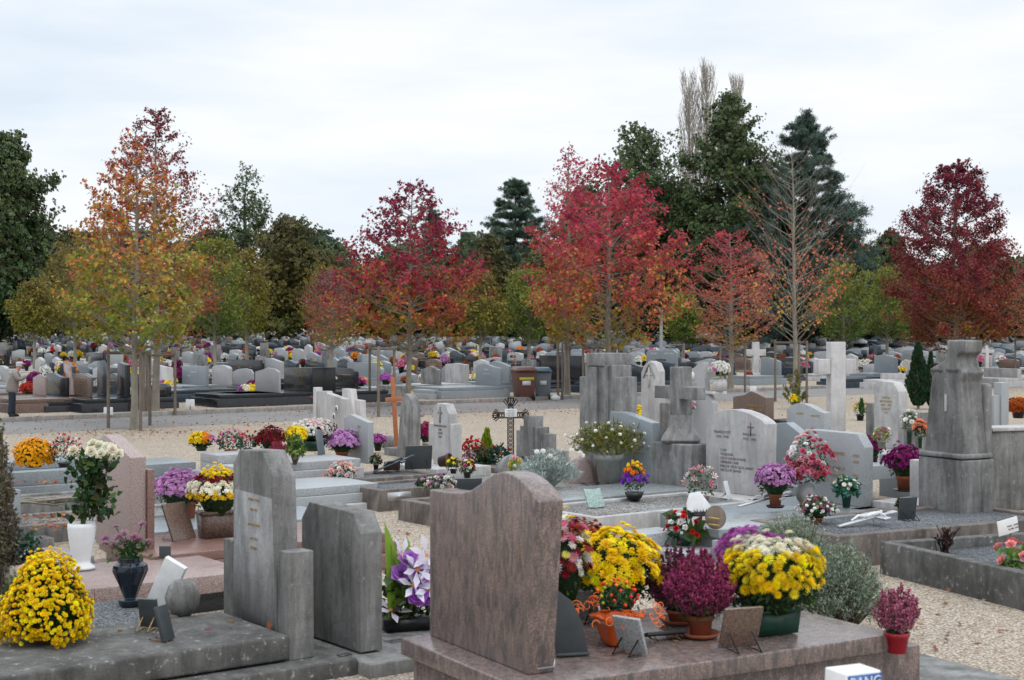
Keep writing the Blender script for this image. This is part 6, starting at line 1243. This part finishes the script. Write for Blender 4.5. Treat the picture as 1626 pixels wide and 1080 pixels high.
for lb_, x, y in (('white square marker plate on a short peg near the kerb at left', 172, 663), ('white tilted marker plate on the kerb beyond the orange tree', 302, 656), ('white marker plate at the kerb behind the dark headstone', 1196, 626), ('white marker plate by the kerb at the right edge', 1617, 602)):
    p = P(x, y); s = F/p[1]; o = thing('marker_plate', lb_, 'marker', p, R(10)); MB().lathe([(.015, 0), (.015, .12)], 6).build('peg', M['pew'], o); MB().box(-.13, .13, -.012, .012, .08, .30, tx=.01).build('plate', M['plw'], o, bevel=.004)
p = PZ(815, 596, 0); s = F/p[1]; o = thing('notice_board', 'white notice with a small picture on a thin post behind the brown bin', 'sign', p, R(10)); hh = (596-562)/s
MB().lathe([(.025, 0), (.025, hh)], 6, o=(.12, 0, 0)).build('post', M['silver'], o); MB().box(-.2, .2, -.03, -.01, hh-.25, hh).build('board', M['whitem'], o, bevel=.003); MB().box(0.0, .12, -.034, -.031, hh-.2, hh-.05).build('picture', M['gold'], o); MB().box(-.16, -.03, -.034, -.031, hh-.19, hh-.06).build('printed_text', M['pew'], o)
o = thing('lamp_column', 'pale blue grey column standing behind the wide headstone with two names', 'post', PD(1050, 78)); s = F/78; b = MB(); b.lathe([(.12, 0), (.09, 2.2), (.075, 3.1), (.1, 3.12), (.1, 3.2), (0, 3.2)], 10); b.build('column', M['terr'], o, smooth=True)
# -- flowers of the front row
FR = [('red chrysanthemum in a terracotta pot in front of the man', 49, 638, 36, 608, 628, [[(.50, .03, .02)]], 'terra'), ('bright pink geraniums on the brown grave at left', 107, 630, 22, 603, 616, [PIN], 'terra'),
 ('white and green flowers by the man with raised hands', 42, 622, 16, 598, 612, [WHI, G_MID], 'blk'), ('pink and white chrysanthemum left of the purple and yellow one', 259, 612, 24, 594, 606, [PAL, WHI], 'blk'),
 ('purple and yellow chrysanthemum right of the dark red tree trunk', 261, 628, 26, 605, 622, [PUR, YEL], 'blk'), ('large yellow and brick red chrysanthemum before the grey blue headstone', 296, 620, 38, 594, 613, [YEL, [(.36, .05, .04)]], 'blk'),
 ('yellow chrysanthemum round behind the grey blue headstone', 327, 592, 16, 567, 580, [YEL], 'terra'), ('mixed pink and green flowers right of the grey blue headstone', 349, 606, 18, 596, 603, [PAL, RED, G_MID], 'blk'),
 ('purple and cream flowers on the corner of the long black tomb', 397, 637, 40, 611, 632, [PUR, CRM, YEL, WHI], 'blk'), ('pink and white lily bouquet in a pale pot beside the black family headstone', 548, 622, 30, 590, 608, [PIN, PAL, WHI], 'cream'),
 ('yellow over magenta chrysanthemum right of the lily bouquet', 572, 620, 24, 599, 613, [MAG, PIN, YEL], 'blk'), ('violet chrysanthemum in a black pot left of the stakes', 613, 616, 24, 594, 608, [[(.48, .12, .50)]], 'blk'),
 ('orange chrysanthemum between the stakes of the crimson tree', 628, 616, 26, 598, 610, [ORA], 'blk'), ('yellow pompom flowers on stalks just above the gothic twin headstone', 659, 630, 18, 621, 628, [YEL], 'blk'),
 ('pale bouquet before the grey gabled headstone', 675, 611, 20, 592, 604, [WHI, PAL, LEM], 'blk'), ('cream and orange bouquet beside the blue grey wavy headstone', 751, 612, 22, 594, 606, [CRM, YEL, PAL], 'blk'),
 ('small orange bunch on the low grey tomb', 717, 620, 12, 610, 617, [ORA], 'blk'), ('yellow and magenta bouquet touching the brown bin from behind', 809, 606, 14, 584, 600, [YEL, MAG], 'blk'),
 ('orange and pink lilies in a tall bouquet before the wide black headstone', 874, 606, 22, 574, 592, [ORA, PAL, [(.80, .40, .10)], G_LIME], 'blk'), ('magenta flowers in a red pot right of the bins', 902, 618, 22, 601, 610, [[(.28, .03, .08)]], 'redp'),
 ('pale pink chrysanthemum in a terracotta pot before the sloped black headstone', 1011, 607, 18, 592, 601, [PAL, CRI], 'terra'), ('orange yellow chrysanthemum peeping over the sloped black headstone', 991, 592, 16, 571, 580, [[(.9, .45, .02)]], 'blk'),
 ('pink and white bunch right of the lamp column', 1092, 586, 12, 571, 580, [PIN, WHI], 'blk'), ('magenta chrysanthemum across the road in front of the white cross', 1217, 598, 18, 577, 592, [[(.30, .02, .20)]], 'blk'), ('round yellow chrysanthemum at the kerb behind the dark headstone', 1230, 608, 20, 588, 602, [YEL], 'blk'),
 ('rust red chrysanthemum at the kerb left of the round yellow one', 1189, 607, 14, 591, 602, [RUS], 'blk'), ('white, peach and red bouquet in a terracotta pot right of the white cross', 1376, 594, 30, 572, 587, [WHI, CRM, RED, ORA], 'terra'),
 ('red and white flowers on the pale low tomb wall', 1424, 594, 20, 582, 590, [RED, WHI], 'white'), ('peach flowers behind the foot of the nearly leafless tree', 1276, 592, 26, 568, 582, [PAL, ORA, G_MID], 'blk'),
 ('pink flowers on the pale stepped tomb at the right', 1606, 588, 24, 574, 583, [PIN, RED], 'terra'), ('white and pink bunch by the thin pale cross', 1590, 588, 20, 566, 580, [WHI, PAL, MAU], 'blk'), ('large yellow flowers low between the stakes at right', 1262, 650, 14, 626, 642, [YEL, G_LIME], 'blk')]
for (lb_, x, y, w, t, sp, cs, pm) in FR:
    p = PZ(x, y, .02); p[2] = H-(y-YH)/F*p[1]
    s = F/p[1]; base_z = p[2]
    plant('potted_chrysanthemum', lb_, PC, (x, y), p, w, t, sp, cs, T=T_MUM2, n=60, bs=.055, pot=('pot', pm, .5), mode='split', ls=.08)
bush('leafy_shrub', 'green and yellowing weeds at the foot of the nearly leafless tree', 'plant', (1262, 650), 0, 40, 586, [(.12, .16, .04), (.22, .20, .05), (.20, .15, .08)], n=900, ls=.08, leaf=T_LEAF, seed=41)

# ---------------------------------------------------------------- people
def skinned(name, pts, edges, mat, parent=None, sub=1):
    me = bpy.data.meshes.new(name); me.from_pydata([q[:3] for q in pts], edges, []); o = bpy.data.objects.new(name, me); COL.objects.link(o)
    m = o.modifiers.new('skin', 'SKIN'); m.use_smooth_shade = True
    for i, q in enumerate(pts): me.skin_vertices[0].data[i].radius = (q[3], q[4] if len(q) > 4 else q[3])
    me.skin_vertices[0].data[0].use_root = True
    s_ = o.modifiers.new('sub', 'SUBSURF'); s_.levels = sub; s_.render_levels = sub
    nm = bpy.data.meshes.new_from_object(o.evaluated_get(bpy.context.evaluated_depsgraph_get())); o.modifiers.clear(); o.data = nm; nm.materials.clear(); nm.materials.append(M[mat])
    if parent: o.parent = parent
    return o
for k_, c_ in (('skin', (.48, .27, .20)), ('coat', (.24, .205, .185)), ('navycloth', (.018, .025, .04)), ('blackcloth', (.012, .012, .016)), ('hairw', (.55, .54, .52)), ('redcloth', (.35, .05, .04)), ('capm', (.50, .50, .52))): M[k_] = plain('cloth_'+k_ if k_ != 'skin' else 'skin', c_, .85, sc=20)
def person(label, p, rz, hgt, coat, trou, hair, lean=.12, arms='up', cap=None):
    k = hgt/1.75; L = lean
    P0 = [(0, 0, .93, .14), (L*.3, 0, 1.10, .13), (L*.8, 0, 1.32, .15), (L*1.15, 0, 1.46, .06), (L*1.5+.02, 0, 1.55, .075), (L*1.7+.04, 0, 1.63, .095), (L*1.7+.03, 0, 1.71, .08)]
    E = [(i, i+1) for i in range(6)]
    def arm(sd, P0=P0, E=E):
        n = len(P0); a = [(L*.9, sd*.19, 1.38, .06)]
        if arms == 'up': a += [(L*.9+.12, sd*.24, 1.17, .046), (L*.9+.33, sd*.10, 1.30, .035), (L*.9+.37, sd*.08, 1.34, .03)]
        else: a += [(L*.5-.02, sd*.25, 1.10, .046), (L*.5+.06, sd*.24, .88, .033), (L*.5+.08, sd*.24, .80, .028)]
        P0 += a; E += [(2, n), (n, n+1), (n+1, n+2), (n+2, n+3)]
        h = np.array(a[-1][:3]); d = h-np.array(a[-2][:3]); d /= np.linalg.norm(d)
        for q in range(5):
            o_ = (q-1.5)*.017 if q < 4 else -.04; l = (.07, .08, .075, .06, .045)[q]; m = len(P0)
            tip = h+d*(.03+l*.6)+np.array([0, o_, 0]); t2 = tip+d*l*.4+np.array([.012, 0, -.012]); P0 += [(*tip, .009), (*t2, .008)]; E += [(n+3, m), (m, m+1)]
    arm(1); arm(-1)
    for sd in (1, -1):
        n = len(P0); P0 += [(0, sd*.095, .86, .095), (.01+.02*sd, sd*.10, .50, .06), (-.02+.05*sd, sd*.105, .10, .042), (.03+.05*sd, sd*.105, .045, .03), (.11+.05*sd, sd*.115, .035, .02)]; E += [(0, n), (n, n+1), (n+1, n+2), (n+2, n+3), (n+3, n+4)]
    sc = lambda A: [tuple(x*k for x in q) for q in A]
    o = skinned('person', sc(P0), E, 'skin'); tag(o, label, 'person'); o.location = tuple(p); o.rotation_euler = (0, 0, rz)
    J = [(-.01, 0, .72, .24, .22), (0, 0, .90, .235, .21), (L*.35, 0, 1.08, .225, .20), (L*.8, 0, 1.33, .22, .19), (L*1.1, 0, 1.46, .10)]; JE = [(0, 1), (1, 2), (2, 3), (3, 4)]
    for sd in (1, -1):
        n = len(J); J += [(L*.9, sd*.19, 1.38, .10), (L*.9+.12, sd*.24, 1.17, .088), (L*.9+.34, sd*.10, 1.31, .062)] if arms == 'up' else [(L*.9, sd*.20, 1.37, .085), (L*.5-.02, sd*.25, 1.10, .068), (L*.5+.07, sd*.24, .84, .054)]
        JE += [(3, n), (n, n+1), (n+1, n+2)]
    skinned('coat', sc(J), JE, coat, o)
    T_ = [(0, 0, .93, .13, .12)]; TE = []
    for sd in (1, -1): n = len(T_); T_ += [(0, sd*.095, .84, .115), (.01+.02*sd, sd*.10, .50, .085), (-.02+.05*sd, sd*.105, .05, .072)]; TE += [(0, n), (n, n+1), (n+1, n+2)]
    skinned('trousers', sc(T_), TE, trou, o)
    for sd in (1, -1): skinned('shoe', sc([(-.04+.05*sd, sd*.105, .05, .062), (.08+.05*sd, sd*.11, .045, .058), (.16+.05*sd, sd*.118, .03, .032)]), [(0, 1), (1, 2)], 'blackcloth', o)
    hx = L*1.7+.03
    hb_ = MB(); hb_.lathe([(.099*k, -.05*k), (.104*k, 0), (.09*k, .05*k), (.05*k, .085*k), (0, .095*k)], 14, o=((hx-.012)*k, 0, 1.665*k)); hb_.build('hair', M[hair], o, smooth=True)
    f = MB(); f.lathe([(0, -.02*k), (.013*k, -.008*k), (.008*k, .02*k), (0, .025*k)], 8, o=((hx+.105)*k, 0, 1.62*k)); f.build('nose', M['skin'], o, smooth=True)
    for sd in (1, -1): f = MB(); f.lathe([(0, -.009*k), (.009*k, 0), (0, .009*k)], 8, o=((hx+.092)*k, sd*.034*k, 1.645*k)); f.build('eye', M['blackcloth'], o); f = MB(); f.lathe([(0, -.03*k), (.018*k, 0), (0, .03*k)], 8, o=(hx*k, sd*.098*k, 1.63*k)); f.build('ear', M['skin'], o, smooth=True)
    f = MB(); f.box((hx+.088)*k, (hx+.098)*k, -.025*k, .025*k, 1.578*k, 1.588*k); f.build('mouth', M['redcloth'], o)
    if cap:
        f = MB(); f.lathe([(.112*k, -.005*k), (.116*k, .03*k), (.09*k, .065*k), (0, .075*k)], 16, o=(hx*k, 0, 1.69*k)); f.box((hx+.08)*k, (hx+.19)*k, -.07*k, .07*k, 1.685*k, 1.697*k); f.build('cap', M[cap], o, smooth=False)
    return o
pm = P(19, 662); person('old man in beige jacket and pale cap standing at the left edge, hands raised', pm, R(12), 87*pm[1]/F, 'coat', 'navycloth', 'hairw', cap='capm')
def pfar(px, foot, head, *a, **k):
    # stand the figure on the ground where its feet show
    D = 60.0; best = None
    for D in np.arange(50, 240, .5):
        x = (px-CX)/F*D; y = YH+F*(H-terr(x, D))/D
        if y <= foot: best = D; break
    best = best or 120; p = np.array([(px-CX)/F*best, best, terr((px-CX)/F*best, best)]); KEEP.append((p[0], p[1], 1.5))
    return p, (foot-head)*best/F
p_, h_ = pfar(455, 566, 535); person('distant person in a dark coat and blue trousers seen from behind between the graves', p_, R(80), h_, 'blackcloth', 'navycloth', 'blackcloth', 0, 'down')
p_, h_ = pfar(420, 562, 537); person('second distant person in black left of the one in the dark coat', p_, R(150), h_, 'blackcloth', 'blackcloth', 'hairw', 0, 'down')

# ---------------------------------------------------------------- the field of graves behind
r = np.random.default_rng(77)
def outl(kind, w, h):
    if kind == 'flat': return [(0, h), (w, h)]
    if kind == 'chamf': return [(0, h*.82), (w*.12, h), (w*.88, h), (w, h*.82)]
    if kind == 'arch': return [(w/2-w/2*math.cos(a), h*.82+h*.18*math.sin(a)) for a in np.linspace(0, math.pi, 9)]
    if kind == 'wave': return [(w*t, h*(.86+.13*math.sin(t*5.2-.4))) for t in np.linspace(0, 1, 9)]
    if kind == 'slope': return [(0, h*.78), (w*.7, h), (w, h*.97)]
    if kind == 'gable': return [(0, h*.82), (w*.5, h), (w, h*.82)]
kinds = [('wave', 'terrb', 'blue grey', 1.25, .95), ('arch', 'terrl', 'light grey', 1.1, .92), ('wave', 'navy', 'dark slate', 1.25, .9), ('chamf', 'black', 'black polished', 1.2, .9), ('flat', 'black', 'black polished', 1.35, .85), ('slope', 'terr', 'grey granite', 1.15, 1.0), ('chamf', 'terrb', 'blue grey', 1.1, .95), ('gable', 'concl', 'pale stone', .85, 1.05),
         ('wave', 'black', 'black polished', 1.2, .9), ('flat', 'black', 'low black', 1.3, .7), ('slope', 'navy', 'slate blue', 1.3, .8), ('flat', 'conc', 'weathered grey', .85, 1.15), ('slope', 'terrl', 'light grey', 1.2, .95), ('arch', 'brown', 'brown polished', 1.1, .9), ('wave', 'terrb', 'dull blue grey', 1.3, .95), ('flat', 'navy', 'dark blue', 1.3, .8), ('slope', 'navy', 'dark blue', 1.2, .9)]
nm = {'flat': 'straight topped', 'chamf': 'clipped corner', 'arch': 'round topped', 'wave': 'wave topped', 'slope': 'slant topped', 'gable': 'gabled'}
protos = []
for i, (kd, mt, cn, w, h) in enumerate(kinds):
    lab = '%s grave with %s headstone in the field across the road' % (cn, nm[kd])
    o = thing('field_grave', lab, 'grave', (0, 0, 0), 0, 'field graves %s %s' % (cn, nm[kd])); pts = [(0, .36)]+[(a, b+.36) for a, b in outl(kd, w, h)]+[(w, .36)]
    MB().prism(pts, 0, .16).build('headstone', M[mt], o, bevel=.012); MB().box(-1.9, .2, -.05, w+.05, .25, .358).build('slab', M[mt], o, bevel=.008); MB().box(-2.0, .3, -.12, w+.12, -.3, .248).build('base', M[mt if mt not in ('black', 'rose') else 'navy'], o)
    if mt in ('black', 'navy', 'brown', 'terrb'):
        b = MB(); zz = .36+h*.62; b.box(-.008, 0, w*.2, w*.8, zz, zz+.03); k = b.build('gilt_line', M['gold'], o)
    protos.append((o, w, outl(kd, w, h), mt))
cand = []
for i in range(0, 75):
    t = 2.3+i*1.62
    if i % 8 == 5: continue
    for j in range(-40, 110):
        s_ = j*2.85+(j % 2)*.25+r.normal(0, .12); t2 = t+r.normal(0, .1); q = xy(s_, t2)
        if q[1] < 30: continue
        px_ = CX+F*q[0]/q[1]
        if px_ < -90 or px_ > 1720: continue
        if q[1] > 165+abs(q[0])*.02 or (t2 > 95): continue
        if r.random() < .04: continue
        if any((q[0]-k_[0])**2+(q[1]-k_[1])**2 < (1.15+min(k_[2], .6))**2 for k_ in KEEP if abs(k_[1]-q[1]) < 3): continue
        cand.append((q[1], q[0], t2, s_, j))
cand.sort(); print('field graves', len(cand))
used = set(); NI = 280; SM = MB(); FL = []
colmap = dict(terrb=(.16, .18, .20), terrl=(.26, .27, .28), black=(.015, .017, .02), terr=(.22, .235, .245), concl=(.32, .31, .30), rose=(.22, .15, .135), conc=(.16, .16, .155), brown=(.14, .09, .07), navy=(.03, .04, .05))
for n_, (Y, X, t2, s_, j) in enumerate(cand):
    pi = r.integers(0, len(protos)); o, w, ol, mt = protos[pi]; z = float(zt(np.array(t2)))+.12; flip = (j % 2 == 1) and r.random() < .7; a = RA+(math.pi if flip else 0)+r.normal(0, .03)
    loc = np.array([X, Y, z]); sc = r.uniform(.85, 1.15); sz_ = r.uniform(.5, .8)
    if flip: loc = loc+np.array([RN[0], RN[1], 0])*w*sc
    if n_ < NI:
        if pi not in used: used.add(pi); o.location = tuple(loc); o.rotation_euler = (0, 0, a); o.scale = (sc, sc, sz_)
        else: dup(o, loc, a, (sc, sc, sz_))
    else:
        c, s2 = math.cos(a), math.sin(a); Rm = np.array([[c, -s2, 0], [s2, c, 0], [0, 0, 1]]); b = MB(); cc = np.array(colmap[mt])*r.uniform(.85, 1.2)
        b.prism([(0, .3)]+[(p[0], p[1]+.36) for p in ol]+[(w, .3)], 0, .16, cc); b.box(-1.9, .25, -.05, w+.05, -.3, .35, cc*.9)
        V = (np.concatenate(b.v)*[sc, sc, sz_])@Rm.T+loc; SM.add(V, b.f, np.concatenate(b.c))
    for q in range(2 if r.random() < .25 else 1):
        if r.random() < .8:
            d = np.array([-r.uniform(.2, 1.7), r.uniform(.1, w-.1)])*sc; c, s2 = math.cos(a), math.sin(a); FL.append((loc[0]+c*d[0]-s2*d[1], loc[1]+s2*d[0]+c*d[1], z+.358*sz_, n_))
for i_ in range(len(protos)):
    if i_ not in used: bpy.data.objects.remove(protos[i_][0])
M['gstuff'] = vcol('far_headstones', 0, .35)
if SM.n: tag(SM.build('far_graves', M['gstuff']), 'packed rows of small headstones reaching to the trees at the back', 'graves', kind='stuff')
fp = []
fcs = [([YEL], 'bright yellow'), ([MAU], 'mauve'), ([CRI], 'crimson'), ([WHI], 'white'), ([PIN], 'pink'), ([ORA], 'orange'), ([PUR, YEL], 'purple and yellow'), ([RED, WHI], 'red and white'), ([PAL, WHI], 'pale pink'), ([RUS], 'rust red'), ([MAG], 'magenta'), ([LEM, WHI], 'lemon and white')]
for i, (cs, cn) in enumerate(fcs):
    o = plant('field_flowers', 'one of the %s potted flowers standing on the field graves' % cn, PC, (CX, 600), np.array([0, 60., 0]), 20, 600-26, 600-7, cs, T=T_MUM2, n=44, bs=.055, pot=('pot', 'terra' if i % 2 else 'blk', .5), mode='split', ls=.09, nl=50, seed=i, group='field flowers '+cn); fp.append(o)
fu = set(); nf = 0; SF = MB()
for (x, y, z, n_) in FL:
    i = r.integers(0, len(fp)); sc = r.uniform(.5, .95)
    if nf < 290:
        nf += 1
        if i not in fu: fu.add(i); fp[i].location = (x, y, z); fp[i].scale = (sc,)*3
        else: dup(fp[i], (x, y, z), r.uniform(0, 6), sc)
    else:
        m = 12; D = dome(m, r, 0); cs = fcs[i][0]; SF.inst(T_MUM2, D*[.22, .22, .2]*sc+[x, y, z+.16], frames(D, r.uniform(0, 6, m)), .10, jit(cs[r.integers(0, len(cs))], m, r)); SF.lathe([(0, 0), (.1, .0), (.16, .2), (0, .25)], 6, (.03, .06, .02), (x, y, z))
for i in range(len(fp)):
    if i not in fu:
        for ch in list(tree_of(fp[i])): bpy.data.objects.remove(ch)
        bpy.data.objects.remove(fp[i])
if SF.n: tag(SF.build('far_flowers', M['petal']), 'specks of potted flowers on the far rows of graves', 'flowers', kind='stuff')
